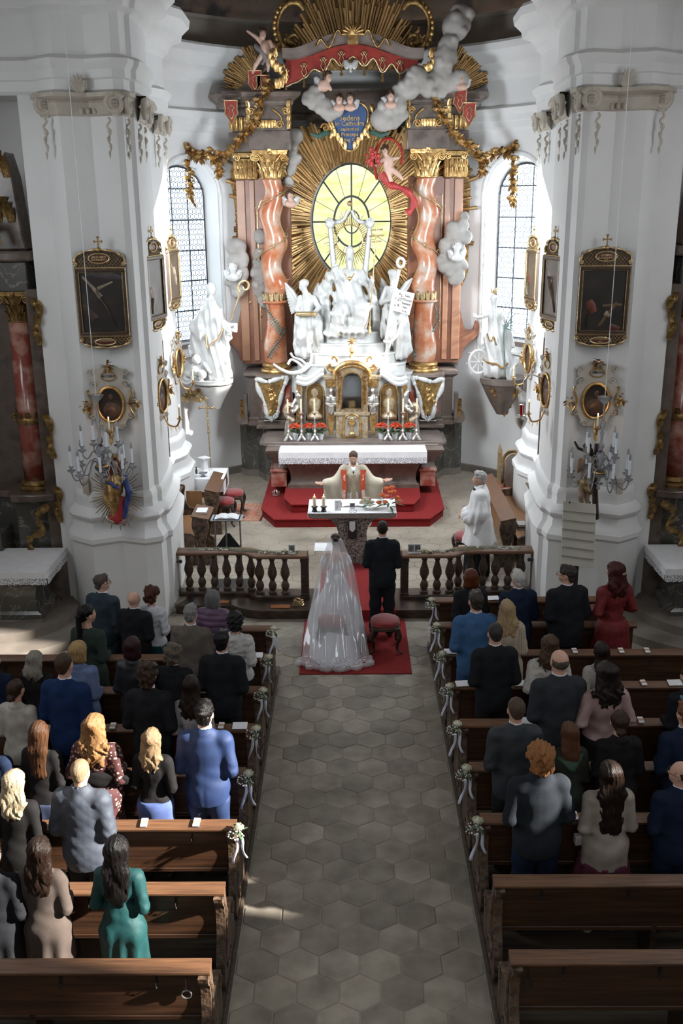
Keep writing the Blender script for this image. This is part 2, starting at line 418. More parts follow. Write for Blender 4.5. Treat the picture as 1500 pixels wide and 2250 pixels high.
X['winglass']=glassmat('window_glass',(.93,.97,1.0),(.8,.9,1.0),.25)
X['winyellow']=glassmat('yellow_glass',(.78,.74,.40),(.8,.72,.30),.3)
# hammered look of the yellow glass
nt=X['winyellow'].node_tree;n_=nt.nodes.new('ShaderNodeTexNoise');n_.inputs['Scale'].default_value=5;n_.inputs['Detail'].default_value=6
r_=nt.nodes.new('ShaderNodeValToRGB');r_.color_ramp.elements[0].color=(.26,.30,.10,1);r_.color_ramp.elements[1].color=(.62,.60,.34,1)
r_.color_ramp.elements[0].position=.38;r_.color_ramp.elements[1].position=.62
tc_=nt.nodes.new('ShaderNodeTexCoord');mp_=nt.nodes.new('ShaderNodeMapping');mp_.inputs['Scale'].default_value=(.6,1,1.6)
nt.links.new(tc_.outputs['Object'],mp_.inputs[0]);nt.links.new(mp_.outputs[0],n_.inputs[0])
nt.links.new(n_.outputs['Fac'],r_.inputs[0]);nt.links.new(r_.outputs[0],[n for n in nt.nodes if n.type == 'BSDF_TRANSPARENT'][0].inputs[0])
X['crystal']=glassmat('crystal',(.90,.93,.96),(.95,.97,1.0),.6,.02)
nt=X['crystal'].node_tree;fr=nt.nodes.new('ShaderNodeFresnel');fr.inputs[0].default_value=1.6
ms=[n for n in nt.nodes if n.type == 'MIX_SHADER'][1];nt.links.new(fr.outputs[0],ms.inputs[0])
X['veil']=glassmat('tulle',(.95,.95,.97),(.95,.95,.97),.44);
X['silvergilt']=mk('silver_gilt',(.60,.53,.42),(.42,.28,.13),16,rough=.36,metal=.55,bump=.35,bs=30)
for m_ in (X['veil'],):
    nt=m_.node_tree;tl=[n for n in nt.nodes if n.type == 'BSDF_TRANSLUCENT'][0];df=nt.nodes.new('ShaderNodeBsdfDiffuse');df.inputs[0].default_value=(.9,.9,.92,1);mx_=nt.nodes.new('ShaderNodeMixShader')
    ms_=tl.outputs[0].links[0].to_socket;nt.links.new(tl.outputs[0],mx_.inputs[1]);nt.links.new(df.outputs[0],mx_.inputs[2]);mx_.inputs[0].default_value=.65;nt.links.new(mx_.outputs[0],ms_)
def flame(name):return mk(name,(1,.6,.25),rough=.5,emit=(1,.55,.2),es=14)
X['flame']=flame('flame')
# ---------------------------------------------------------------- the setting
PLAN=[(-4.45,13.9),(-4.14,13.9),(-4.07,13.78),(-3.84,13.62),(-3.47,13.79),(-3.10,13.66),(-3.02,13.70),(-2.99,13.93),(-2.93,13.96),
        (-2.92,14.10),(-2.96,14.90),(-3.04,15.5),(-3.28,15.6),(-3.36,16.9),(-3.28,17.05),(-3.20,17.25),(-3.22,17.85),(-3.36,17.95),
        (-3.55,18.2)]
def arcp(a0,a1,n,r=APR):return [(-r*sin(R(a0+(a1-a0)*i/n)),18+r*cos(R(a0+(a1-a0)*i/n))) for i in range(n+1)]
ARC=arcp(68,0,26)
PIER=PLAN+[ARC[0]]
NAVEWALL=[(-6.5,15.0),(-4.45,15.0),(-4.45,13.9)]
for s,nm in ((-1,'right'),(1,'left')):
    o=MB();o.add(sweep_plan(PIER[:-1],[(0,0),(0,7.5)],s))
    a_,b_=PIER[-2],PIER[-1]                       # last wall strip: on the sun side it has two tall openings, out of the camera's sight
    hol=[] if s > 0 else [(.08,.36,5.9,7.2),(.60,.97,4.5,6.1)]
    us=sorted({0,1}|{h[0] for h in hol}|{h[1] for h in hol});zs=sorted({0,7.5}|{h[2] for h in hol}|{h[3] for h in hol})
    for u0,u1 in zip(us,us[1:]):
        for c,d in zip(zs,zs[1:]):
            if any(h[0] <= u0 and u1 <= h[1] and h[2] <= c and d <= h[3] for h in hol):continue
            L_=lambda u:(a_[0]+(b_[0]-a_[0])*u,a_[1]+(b_[1]-a_[1])*u);o.add(sweep_plan([L_(u0),L_(u1)],[(0,c),(0,d)],s))
    o.add(sweep_plan([(-6.5,15.0),(-4.45,15.0)],[(0,0),(0,7.45)],s));o.add(sweep_plan([(-4.45,15.0),(-4.45,13.9)],[(0,0),(0,7.45)],s))
    o.box(-6.5*s,-4.45*s,13.9,15.0,7.45,7.9) if s > 0 else o.box(4.45,6.5,13.9,15.0,7.45,7.9)
    tag(o.build('wall_'+nm,X['plaster']),kind='structure')
    # pedestal course with base mouldings
    o=MB();ped=[(.0,2.02),(.03,1.99),(.05,1.92),(.04,1.86),(.05,1.78),(.13,1.72),(.16,1.66),(.14,1.60),(.10,1.57),(.11,1.46),(.15,1.41),(.20,1.34),(.20,1.27),(.16,1.22),(.16,0)]
    o.add(sweep_plan(PIER[1:],ped[::-1],s));tag(o.build('baseboard_'+nm,X['plaster']),kind='structure')
    # entablature
    full=[(-4.45,13.9)]+PLAN[1:]+ARC
    arch=[(0,7.42),(.05,7.46),(.05,7.58),(.08,7.60),(.08,7.70),(.13,7.76),(.15,7.82),(.10,7.86),(.03,7.88),(.03,8.36),(.06,8.40),(.12,8.44),
            (.14,8.52),(.20,8.58),(.34,8.64),(.36,8.74),(.42,8.80),(.48,8.86),(.50,8.98),(.46,9.03),(0,9.06)]
    o=MB();o.add(sweep_plan([(-6.5,13.9)]+full,arch,s));tag(o.build('trim_1' if s > 0 else 'trim_2',X['plaster']),kind='structure')
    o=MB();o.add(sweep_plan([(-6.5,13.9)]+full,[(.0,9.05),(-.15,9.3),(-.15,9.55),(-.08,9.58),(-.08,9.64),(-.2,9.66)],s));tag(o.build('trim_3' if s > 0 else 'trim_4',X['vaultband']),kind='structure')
    # nave side wall with its window openings (sun side: right)
    x=-6.5*s
    holes=[(.7,2.3,5.0,7.6),(5.55,7.75,4.6,7.1),(9.8,11.4,5.4,7.6)] if s > 0 else [(.3,1.6,5.0,7.6),(3.8,6.2,4.8,7.3),(5.6,6.05,3.95,4.55),(9.6,10.3,6.0,7.1)]
    ys=sorted({-4,15.0}|{h[0] for h in holes}|{h[1] for h in holes});zs=sorted({0,11.0}|{h[2] for h in holes}|{h[3] for h in holes})
    o=MB()
    for a,b in zip(ys,ys[1:]):
        for c,d in zip(zs,zs[1:]):
            if any(h[0] <= a and b <= h[1] and h[2] <= c and d <= h[3] for h in holes):continue
            o.box(min(x,x*1.06),max(x,x*1.06),a,b,c,d)
    tag(o.build('wall_nave_'+nm,X['plaster_grey']),kind='structure')
    # apse wall with an arched splayed window
    ph=R(WPHI)
    def cyl(u,z,r=APR):a=ph+u/APR;return (-s*r*sin(a),18+r*cos(a),z)
    def archo(hw,z0,zs_,n=14):return [(-hw,z0),(hw,z0)]+[(hw*cos(pi*i/n),zs_+hw*1.0*sin(pi*i/n)) for i in range(n+1)]
    out=archo(.74,2.98,6.18);inn=archo(.60,3.22,6.18)
    u0=(R(0)-ph)*APR;u1=(R(68)-ph)*APR
    vs=[(u0,0),(u1,0),(u1,7.5),(u0,7.5)];es=[(0,1),(1,2),(2,3),(3,0)]
    k0=len(vs);vs += out;es += [(k0+i,k0+(i+1) % len(out)) for i in range(len(out))]
    def inside(p,loop):
        c=False;n=len(loop)
        for i in range(n):
            a,b=loop[i],loop[(i+1) % n]
            if (a[1] > p[1]) != (b[1] > p[1]) and p[0] < (b[0]-a[0])*(p[1]-a[1])/(b[1]-a[1])+a[0]:c=not c
        return c
    # oval opening on the axis (shared by both halves): half outline
    ov=[(u0+.885*sin(pi*i/24),5.64-1.22*cos(pi*i/24)) for i in range(25)]
    k1=len(vs);vs += ov;es += [(k1+i,k1+i+1) for i in range(24)]
    for i in range(1,26):
        for z in (0,7.5,.8,1.6,2.4,3.2,4,4.8,5.6,6.4,7.1):
            p=(u0+(u1-u0)*i/26,z)
            if not inside(p,out):vs.append(p)
    V,E,F,*_=delaunay_2d_cdt([Vector(v) for v in vs],es,[],0,1e-5)
    o=MB();fs=[]
    for f in F:
        c=sum((V[i] for i in f),Vector((0,0)))/3
        if inside(c,out):continue
        if ((c.x-u0)/.885)**2+((c.y-5.64)/1.22)**2 < 1:continue
        fs.append(tuple(f) if s > 0 else tuple(f)[::-1])
    o.add(([cyl(v.x,v.y) for v in V],fs))
    n=len(out)
    o.add(([cyl(u,z) for u,z in out]+[cyl(u,z,APR+.36) for u,z in inn],[(i,(i+1) % n,(i+1) % n+n,i+n) for i in range(n)]))
    # raised moulding round the opening
    o.add(tube([cyl(u*1.08,z+(0.05 if z > 5 else -.03),APR-.01) for u,z in out],.045,8,closed=True))
    tag(o.build('wall_apse_'+nm,X['plaster'],ang=25),kind='structure')
    # window: glass pane, bars and honeycomb leading
    wn=thing('window_1' if s > 0 else 'window_2',None,None,cyl(0,3.2,APR+.38));wn['kind']='structure'
    rg=APR+.33
    g=MB();g.add(([cyl(u,z,rg+.03) for u,z in inn],[tuple(range(n))]));g.build('pane',X['winglass'],wn)
    b=MB()
    for u in (-.2,.2):b.add(tube([cyl(u,3.2,rg-.03),cyl(u,6.72,rg-.03)],.013,5))
    for k in range(6):z=3.24+.62*k;b.add(tube([cyl(-.6,z,rg-.03),cyl(0,z,rg-.03),cyl(.6,z,rg-.03)],.015,5))
    b.add(tube([cyl(u,z,rg-.02) for u,z in inn],.02,5,closed=True));b.build('window_bar',X['lead'],wn)
    b=MB();cw=.094;rh=.105
    for r_i in range(36):
        z=3.22+rh*r_i;pts=[];hw=.6 if z < 6.18 else .6*sqrt(max(0,1-((z-6.18)/.6)**2))
        if hw < .08:break
        m_=int(hw/(cw/2))
        for k in range(-m_,m_+1):pts.append(cyl(k*cw/2,z+(.016 if (k+r_i) % 2 else -.016),rg-.005))
        b.add(tube(pts,.0085,4))
        for k in range(-int(hw/cw),int(hw/cw)+1):
            u=k*cw+(cw/2 if r_i % 2 else 0)
            if abs(u) < hw:b.add(tube([cyl(u,z+.012,rg-.005),cyl(u,z+rh-.012,rg-.005)],.0075,4))
    q=b.build('window_leading',X['lead'],wn);q['kind']='stuff'
    # marble sill
    b=MB();b.add(prism([(-.62,0),(.62,0),(.62,.16),(-.62,.16)],0,.1),Matrix.Translation(Vector(cyl(0,3.02,APR+.10))) @ Matrix.Rotation(s*ph,4,'Z'))
    b.build('window_sill',X['greymarble'],wn)
# oval window in the axis
wn=thing('window_3',None,None,(0,22.5,4.4));wn['kind']='structure'
OC=(0,22.42,5.64)
def ovp(a,f=1.0,y=22.42):return (.885*f*sin(a),y,5.64+1.22*f*cos(a))
g=MB();g.add(([ovp(2*pi*i/40,1.03,22.5) for i in range(40)],[tuple(range(40))]));g.build('pane',X['winyellow'],wn)
b=MB();b.add(tube([ovp(2*pi*i/40,.44) for i in range(40)],.022,6,closed=True));b.add(tube([ovp(2*pi*i/40,.2) for i in range(30)],.015,6,closed=True))
for k in range(8):b.add(tube([ovp(k*pi/4,.0 if k in (0,4) else .44),ovp(k*pi/4,1.0)],.018 if k % 2 == 0 or 1 else .01,5))
for k in range(8):b.add(tube([ovp(k*pi/4+pi/8,.44),ovp(k*pi/4+pi/8,1.0)],.005,4))
b.add(tube([ovp(2*pi*i/40,1.0) for i in range(40)],.03,6,closed=True));b.build('window_bar',X['lead'],wn)
# vault over the choir and the nave ceiling
def dome(m,n,rx,h,z0):
    v=[];f=[]
    for i in range(m+1):
        t=pi/2*i/m
        for k in range(n):a=2*pi*k/n;v.append((rx*cos(t)*cos(a),17.6+(rx+.45)*cos(t)*sin(a),z0+h*sin(t)))
    for i in range(m):
        for k in range(n):f.append((i*n+k,(i+1)*n+k,(i+1)*n+(k+1) % n,i*n+(k+1) % n))
    return v,f
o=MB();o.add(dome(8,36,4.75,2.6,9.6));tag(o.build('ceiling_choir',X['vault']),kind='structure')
o=MB();o.box(-6.9,6.9,-4,14.2,10.6,10.8);o.box(-6.9,-4.4,13.9,15.2,9.0,10.8);o.box(4.4,6.9,13.9,15.2,9.0,10.8);tag(o.build('ceiling',X['plaster_grey']),kind='structure')
o=MB();o.box(-6.9,6.9,-4.3,-4,0,10.8);tag(o.build('wall_back',X['plaster_grey']),kind='structure')
# ---- floor: bedding slab + hexagonal tiles
fl=thing('floor',None,None,(0,9,0));fl['kind']='structure'
o=MB();o.box(-6.5,6.5,-4,15.0,-.12,-.006);o.box(-4.6,4.6,13.86,23,-.12,.142);o.build('bedding',X['grout'],fl)
HS=.197;HW=HS*sqrt(3)
def hexpoly(r=HS-.006):return [(r*sin(pi/3*k),r*cos(pi/3*k)) for k in range(6)]
tm=MB();hp=hexpoly();hq=hexpoly(HS-.012)
tm.v=[(x,y,0) for x,y in hq]+[(x,y,-.004) for x,y in hp]+[(x,y,-.02) for x,y in hp]
tm.f=[tuple(range(5,-1,-1))]+[(i,(i+1) % 6,(i+1) % 6+6,i+6) for i in range(6)]+[(i+6,(i+1) % 6+6,(i+1) % 6+12,i+12) for i in range(6)]
tiles=[];far=MB()
for r_ in range(-3,50):
    y=.9+r_*1.5*HS
    for c in range(-20,21):
        x=c*HW+(HW/2 if r_ % 2 else 0)
        if abs(x) < 1.13 and 3.7 < y < 12.9:tiles.append((x,y))
        elif abs(x) > 6.4 or y > 13.85 and abs(x) < 4.4 or y > 14.9:continue
        elif y > 2.5 and (y > 11.6 or abs(x) < 1.3):far.add((tm.v,tm.f),Matrix.Translation((x,y,rnd.uniform(-.002,0))))
t0=None
for x,y in tiles:
    if t0 is None:t0=tm.build('tile',X['stone'],fl,world=False);q=t0
    else:q=t0.copy();COL.objects.link(q)
    q.location=Vector((x,y,rnd.uniform(-.0015,.0015)))-fl.location
q=far.build('outer_tiles',X['stone'],fl);q['kind']='stuff'
far=MB()
for r_ in range(0,40):
    y=14.0+r_*1.5*HS
    for c in range(-14,15):
        x=c*HW+(HW/2 if r_ % 2 else 0)
        if y < 22.2 and y > 13.95:far.add((tm.v,tm.f),Matrix.Translation((x,y,.15+rnd.uniform(-.001,0))))
q=far.build('sanctuary_tiles',X['stone2'],fl);q['kind']='stuff'
# plank floors under the pews
for s,nm in ((-1,'left'),(1,'right')):
    o=MB();y1=11.85 if s < 0 else 12.6
    x0,x1=sorted((s*1.045,s*6.4));o.box(x0,x1,0,y1-1.2,-.02,.05)
    x0,x1=sorted((s*1.045,s*3.7));o.box(x0,x1,y1-1.2,y1,-.02,.05)
    x0,x1=sorted((s*1.03,s*1.055));o.box(x0,x1,0,y1+.01,-.02,.058)
    tag(o.build('trim_5' if s < 0 else 'trim_6',X['floorwood']),kind='structure')
# stone skirting round the apse
o=MB()
for s in (1,-1):o.add(sweep_plan(arcp(68,30,14,APR-.005),[(.03,.14),(.03,.30),(0,.32)],s))
tag(o.build('baseboard_apse',X['concrete']),kind='structure')
# ---------------------------------------------------------------- pews
PD={-1:[5.52+.81*k for k in range(8)],1:[5.60+.81*k for k in range(9)]}
ORD=['frontmost','second','third','fourth','fifth','sixth','seventh','eighth','ninth']
def endpoly():
    a=spline([(.07,.90,0),(.075,.78,0),(.11,.64,0),(.24,.53,0),(.40,.50,0),(.455,.43,0),(.43,.33,0),(.45,.2,0),(.43,.06,0)],4)
    b=spline([(-.15,.06,0),(-.19,.18,0),(-.15,.33,0),(-.075,.48,0),(-.035,.62,0),(-.045,.76,0),(-.105,.84,0),(-.125,.905,0)],4)
    return [(p.x,p.y) for p in a+b]
EP=endpoly()
def pew_proto(s,L):
    """origin: aisle end of the backrest on the floor; s side; bench runs away from the aisle"""
    r=thing('pew','pew','pew')
    X0,X1=.05,L
    def bx(name,m,x0,x1,y0,y1,z0,z1,bev=.006):
        o=MB();a,b=sorted((s*x0,s*x1));o.box(a,b,y0,y1,z0,z1);return o.build(name,m,r,world=False,bev=bev)
    bx('backrest',X['woodback'],X0,X1,-.012,.018,.46,.905)
    bx('back_rail',X['woodback'],X0,X1,-.016,.03,.445,.485)
    # shelf with a moulded lip, gently sloped
    o=MB();poly=[(-.082,.905),(-.09,.912),(-.09,.928),(-.078,.936),(.022,.954),(.032,.948),(.032,.93),(.022,.915),(-.05,.898),(-.07,.888)]
    a,b=sorted((s*(-.01),s*(X1+.02)));o.add(prism(poly,a,b,'x'));o.build('book_shelf',X['woodtop'],r,world=False,ang=30)
    o=MB();poly=[(.03,.44),(.03,.47),(.36,.475),(.385,.465),(.385,.44)]
    a,b=sorted((s*X0,s*X1));o.add(prism(poly,a,b,'x'));o.build('seat',X['seatwood'],r,world=False,ang=30)
    bx('seat_rail',X['wood'],X0,X1,.30,.325,.34,.44)
    n=max(2,int(L/1.3))
    for x in (.0,)+tuple(L*(i+1)/n-.03 for i in range(n)):
        if x == 0:
            o=MB();a,b=sorted((0,s*.07));o.add(prism(EP,a,b,'x'))
            # carved scroll relief on the aisle face
            sp=[(-s*.004,.02+.13*(1-t)*cos(7*t),.22+.13*(1-t)*sin(7*t)) for t in [i/26 for i in range(24)]]
            o.add(tube(sp,.012,6));o.add(tube([(-s*.004,y_,z_) for y_,z_ in [(-.09,.32),(.0,.45),(.02,.6),(-.0,.74),(-.06,.84)]],.012,6))
            o.add(tube([(-s*.004,.36+.06*(1-t)*cos(8*t),.42+.06*(1-t)*sin(8*t)) for t in [i/20 for i in range(18)]],.009,5))
            o.build('end_panel',X['woodend'],r,world=False,ang=50)
        else:
            o=MB();a,b=sorted((s*x,s*(x+.04)));o.add(prism([(-.02,.05),(-.02,.5),(.03,.52),(.30,.44),(.27,.05)],a,b,'x'));o.build('support',X['wood'],r,world=False)
    x=.38;hk=None
    while x < L-.2:
        if hk is None:
            o=MB();o.box(-.008,.008,-.02,-.012,.76,.83);o.add(tube([(0,-.02,.825),(0,-.05,.815),(0,-.055,.79)],.005,5));o.add(tube([(0,-.02,.77),(0,-.045,.75),(0,-.05,.775)],.005,5))
            hk=o.build('coat_hook',X['blackmetal'],r,world=False);hk.location.x=s*x
        else:
            q=hk.copy();COL.objects.link(q);q.location.x=s*x
        x += .68
    return r
PEWX=1.06
PR={}
for s,side in ((-1,'left'),(1,'right')):
    for k,d in enumerate(PD[s]):
        n=len(PD[s])-1-k;L=2.45 if d > 11 else 5.2;key=(s,L)
        lab=f'dark oak pew on the {side} of the aisle, ' + (f'{ORD[n]} of its block' if n == 0 else ('rearmost, nearest the camera' if k == 0 else f'{ORD[n]} behind the altar rail'))
        grp=f'oak pews in the {side} block'
        if key not in PR:PR[key]=o=pew_proto(s,L);o.location=(s*PEWX,d,0);o['label']=lab;o['group']=grp;o.matrix_basis=Matrix.Translation((s*PEWX,d,0))
        else:dup(PR[key],(s*PEWX,d,0),0,lab,grp)
# rings hanging on the two rearmost pews
for s,px in ((-1,406),(1,1168)):
    p=G(px,2195,.72);o=MB();y=PD[s][0]-.035
    o.add(tube([(p.x+.035*cos(a),y-.006,.70+.035*sin(a)) for a in [i*pi/9 for i in range(18)]],.006,6,closed=True));o.add(tube([(p.x,y,.83),(p.x,y-.005,.735)],.004,5))
    tag(o.build('ring_holder',X['steel'] if s < 0 else X['blackmetal']),('bright steel' if s < 0 else 'dark')+f' ring hanging on the back of the rearmost {"left" if s<0 else "right"} pew','ring')
# ---------------------------------------------------------------- posies on the pew ends
def rose_mb(c,r,m=None):
    o=MB() if m is None else m
    for i,(rr,h,op) in enumerate(((.42,1.0,.25),(.66,.92,.7),(.88,.75,1.1),(1.05,.5,1.5))):
        n=14;prof=[(.25*rr,-.5),(.8*rr,-.1),(rr,h*.5),(rr*(.75+.2*op),h*.75)]
        v,f=lathe([(a*r,b*r) for a,b in prof],n,(0,0,0),cap=False)
        v2=[]
        for j,p in enumerate(v):
            k=j % n;q=1+.10*sin(k*2*pi*(3+i)/n+i*2)*(j//n)/3
            v2.append((c[0]+p[0]*q,c[1]+p[1]*q,c[2]+p[2]+.12*r*sin(k*2*pi*3/n+i)*(j//n)/3))
        o.add((v2,f))
    o.add(ball((c[0],c[1],c[2]+.3*r),(.35*r,.35*r,.5*r),8,5));return o
def leaf_mb(o,c,d,L,wd,droop=.3):
    d=Vector(d).normalized();sd=d.cross(Vector((0,0,1)));sd=sd.normalized() if sd.length > .01 else Vector((1,0,0));c=Vector(c);pts=[]
    for t,ww in ((0,.1),(.3,.8),(.6,1),(.85,.55),(1,.02)):
        p=c+d*L*t+Vector((0,0,-droop*L*t*t));pts += [p-sd*wd*ww,p+Vector((0,0,.15*wd)),p+sd*wd*ww]
    o.add((pts,[(3*i,3*i+1,3*i+4,3*i+3) for i in range(4)]+[(3*i+1,3*i+2,3*i+5,3*i+4) for i in range(4)]))
def posy():
    r=thing('posy','posy','flowers');o=rose_mb((0,0,.02),.04);o.build('rose',X['ivory'],r,world=False,ang=60)
    o=MB();q=random.Random(5)
    for i in range(34):
        a=q.uniform(0,6.28);b=q.uniform(.02,.075);o.add(ball((b*cos(a)-.03,b*sin(a)*.6-.02,q.uniform(-.06,.03)),q.uniform(.005,.009),5,3))
    f=o.build('gypsophila',X['whiteflower'],r,world=False,ang=180);f['kind']='stuff'
    for d,L in (((.8,.2,.5),.09),((-.5,.5,.6),.10),((.3,-.6,-.3),.08),((-.8,-.2,-.2),.08)):
        o=MB();leaf_mb(o,(0,0,-.01),d,L,.018);o.build('leaf',X['leaf'],r,world=False,ang=180)
    for dx,l,ph in ((-.012,.24,0),(.015,.19,1.5)):
        pts=[(dx*(1+3*t)+.012*sin(ph+5*t),-.05-.01*t,-.05-l*t) for t in [i/8 for i in range(9)]]
        v=[];
        for i,p in enumerate(pts):
            tw=.6*sin(ph+i*.7);v += [(p[0]-.013*cos(tw),p[1]-.013*sin(tw),p[2]),(p[0]+.013*cos(tw),p[1]+.013*sin(tw),p[2])]
        o=MB();o.add((v,[(2*i,2*i+1,2*i+3,2*i+2) for i in range(8)]));q_=o.build('ribbon',X['ribbon'],r,world=False,ang=180)
        sm=q_.modifiers.new('thick','SOLIDIFY');sm.thickness=.001
    return r
pz=None
for s,side in ((-1,'left'),(1,'right')):
    for k,d in enumerate(PD[s]):
        n=len(PD[s])-1-k
        if (s < 0 and k < 2) or (s > 0 and k < 2):continue
        lab=f'white rose posy with ribbon tied to the aisle end of the {ORD[n]} {side} pew';loc=(s*(PEWX-.045),d-.12,.95)
        if pz is None:pz=posy();pz.matrix_basis=Matrix.Translation(loc);pz['label']=lab;pz['group']='posies on the pew ends'
        else:
            c=dup(pz,loc,(0 if s < 0 else pi)*0+rnd.uniform(-.6,.6),lab,'posies on the pew ends',[(-1 if s > 0 else 1)*1.0,1,1][0:3]);c.scale=(1.1,)*3
# ---------------------------------------------------------------- leaflets and tissue packs on the shelves
def shelf_item(px,row,s,kind,lab,rz=0.0):
    d=PD[s][row];p=None
    p=G(px,0,0)
    Dd=d-.03;zz=.952
    # x from the pixel column at the shelf
    dd=ray(px,1125);lo_,hi_=200,2240
    for _ in range(30):
        mid=(lo_+hi_)/2;g=G(px,mid,zz)
        if g.y > Dd or g.y < 0:lo_=mid
        else:hi_=mid
    x=G(px,hi_,zz).x;o=MB()
    M=Matrix.Translation((x,Dd,.9535)) @ Matrix.Rotation(R(9.5),4,'X') @ Matrix.Rotation(rz,4,'Z')
    if kind == 'pack':
        r=thing('tissue_pack',lab,'tissue pack',(x,Dd,.953),group='banded tissue packs on the pew shelves')
        o.box(-.028,.028,-.046,.046,0,.014,M);o.build('pack',X['paper'],r);o=MB();o.box(-.0285,.0285,-.018,.018,-.0005,.0148,M);o.build('paper_band',X['paperband'],r)
    else:
        o.box(-.075,.075,-.048,.05,0,.004,M);o.box(-.075,.075,-.05,.054,.0045,.007,M @ Matrix.Rotation(.02,4,'Z'));tag(o.build('leaflet',X['paper']),lab,'leaflet','white leaflets on the pew shelves')
for px,row,s,kd,lb in ((317,2,-1,'pack','tissue pack left of its neighbour on the sunlit empty left pew shelf'),(432,2,-1,'pack','tissue pack nearest the aisle on the sunlit empty left pew shelf'),
      (248,4,-1,'pack','tissue pack on the left shelf behind the curly strawberry blonde woman'),(486,4,-1,'pack','tissue pack beside the leaflet on the left shelf'),
      (527,4,-1,'leaflet','white leaflet at the aisle end of the fourth left shelf'),(563,6,-1,'leaflet','white leaflet beside the woman in the fluffy white jumper'),
      (1016,5,1,'leaflet','white leaflet at the aisle end before the man in the black suit'),(1143,5,1,'leaflet','white leaflet right of the man in the black suit'),
      (1482,5,1,'leaflet','white leaflet at the right edge of the photo'),(1413,5,1,'pack','tissue pack beside the rightmost leaflet'),
      (990,6,1,'leaflet','white leaflet left of the man in the sky blue suit'),(1262,6,1,'pack','tissue pack left of three on the long empty right shelf'),(1364,6,1,'pack','tissue pack in the middle of the long empty right shelf'),(1421,6,1,'pack','rightmost tissue pack on the long empty right shelf'),
      (1407,4,1,'pack','tissue pack right of the woman in pink'),(1160,4,1,'leaflet','white leaflet beside the man with the shaved head'),
      (1083,8,1,'leaflet','white leaflet between the auburn bob woman and the white haired man'),(1262,2,1,'pack','tissue pack between the ginger man and the long haired woman')):
    shelf_item(px,row,s,kd,lb,rnd.uniform(-.1,.1))
# ---------------------------------------------------------------- people
def rz2(p,a,c=(0,0)):return (c[0]+(p[0]-c[0])*cos(a)-(p[1]-c[1])*sin(a),c[1]+(p[0]-c[0])*sin(a)+(p[1]-c[1])*cos(a),p[2])
def head_prims(yaw=0,tilt=0,fat=1.0,off=(0,0,0),g='m',smile=0):
    P=[('e',(0,-.008,1.69),(.075,.094,.090),.02),('e',(0,.022,1.645),(.061*fat,.072,.085),.03),('e',(0,.042,1.602),(.046*fat,.048,.042),.03),
         ('c',(0,.088,1.675),(0,.108,1.638),.008,.013,.012),('e',(-.014,.098,1.634),(.009,.010,.007),.008),('e',(.014,.098,1.634),(.009,.010,.007),.008),
         ('c',(-.034,.078,1.687),(.034,.078,1.687),.013,.013,.015),
         ('se',(-.031,.100,1.669),(.017,.013,.010),.012),('se',(.031,.100,1.669),(.017,.013,.010),.012),
         ('e',(-.031,.080,1.669),(.0125,.0125,.011),.003),('e',(.031,.080,1.669),(.0125,.0125,.011),.003),
         ('e',(-.036,.066,1.636),(.024,.022,.022),.02),('e',(.036,.066,1.636),(.024,.022,.022),.02),
         ('c',(-.020,.088,1.612+smile),(0,.096,1.609),.007,.008,.008),('c',(.020,.088,1.612+smile),(0,.096,1.609),.007,.008,.008),
         ('sc',(-.024,.098,1.612+smile),(0,.106,1.610),.0025,.003,.003),('sc',(.024,.098,1.612+smile),(0,.106,1.610),.0025,.003,.003),
         ('e',(0,.080,1.583),(.022,.018,.018),.015),
         ('e',(-.076*max(1,fat*.98),-.004,1.655),(.010,.021,.031),.006),('e',(.076*max(1,fat*.98),-.004,1.655),(.010,.021,.031),.006)]
    out=[]
    for p in P:
        def T(q):
            q=rz2(q,yaw);a=tilt
            if a:q=(q[0],q[1]*cos(a)-(q[2]-1.56)*sin(a),1.56+q[1]*sin(a)+(q[2]-1.56)*cos(a))
            return (q[0]+off[0],q[1]+off[1],q[2]+off[2])
        if p[0][-1] == 'c':out.append((p[0],T(p[1]),T(p[2]),*p[3:]))
        else:out.append((p[0],T(p[1]),p[2],p[3],(tilt,0,yaw)))
    return out
def hand_prims(w,d,palm=(0,0,-1),s=1,curl=.6,k=1.0):
    """w wrist, d direction of the fingers, palm normal, s thumb side"""
    w=Vector(w);d=Vector(d).normalized();n=Vector(palm);n=(n-d*n.dot(d)).normalized();sd=d.cross(n)*s
    P=[('c',tuple(w),tuple(w+d*.05*k),.026*k,.034*k,.012),('c',tuple(w+d*.03*k+sd*.018*k),tuple(w+d*.085*k+sd*.026*k),.018*k,.013*k,.01),('c',tuple(w+d*.03*k-sd*.018*k),tuple(w+d*.08*k-sd*.028*k),.018*k,.012*k,.01)]
    for i,(o,L) in enumerate(((.030,.068),(.010,.078),(-.010,.072),(-.029,.056))):
        a=w+d*.082*k+sd*o*k;b=a+(d+sd*o*2.5)*L*.5*k+n*curl*L*.18*k;c=b+(d*(1-curl*.6)+n*curl)*L*.5*k
        P += [('c',tuple(a),tuple(b),.0095*k,.0088*k,.004),('c',tuple(b),tuple(c),.0088*k,.0075*k,.003)]
    a=w+d*.03*k+sd*.028*k;b=a+(d*.6+sd*.75+n*.2).normalized()*.045*k;c=b+(d*.9+sd*.25+n*.25).normalized()*.035*k
    P += [('c',tuple(a),tuple(b),.014*k,.011*k,.006),('c',tuple(b),tuple(c),.0105*k,.009*k,.004)]
    return P
ARMS={'front':((.235,-.055,1.14),(.10,.22,1.06)),'low':((.225,-.035,1.13),(.06,.19,.93)),'book':((.235,-.03,1.15),(.085,.26,1.17)),
        'side':((.235,-.03,1.13),(.215,.05,.88)),'wide':((.26,-.07,1.16),(.12,.20,1.10))}
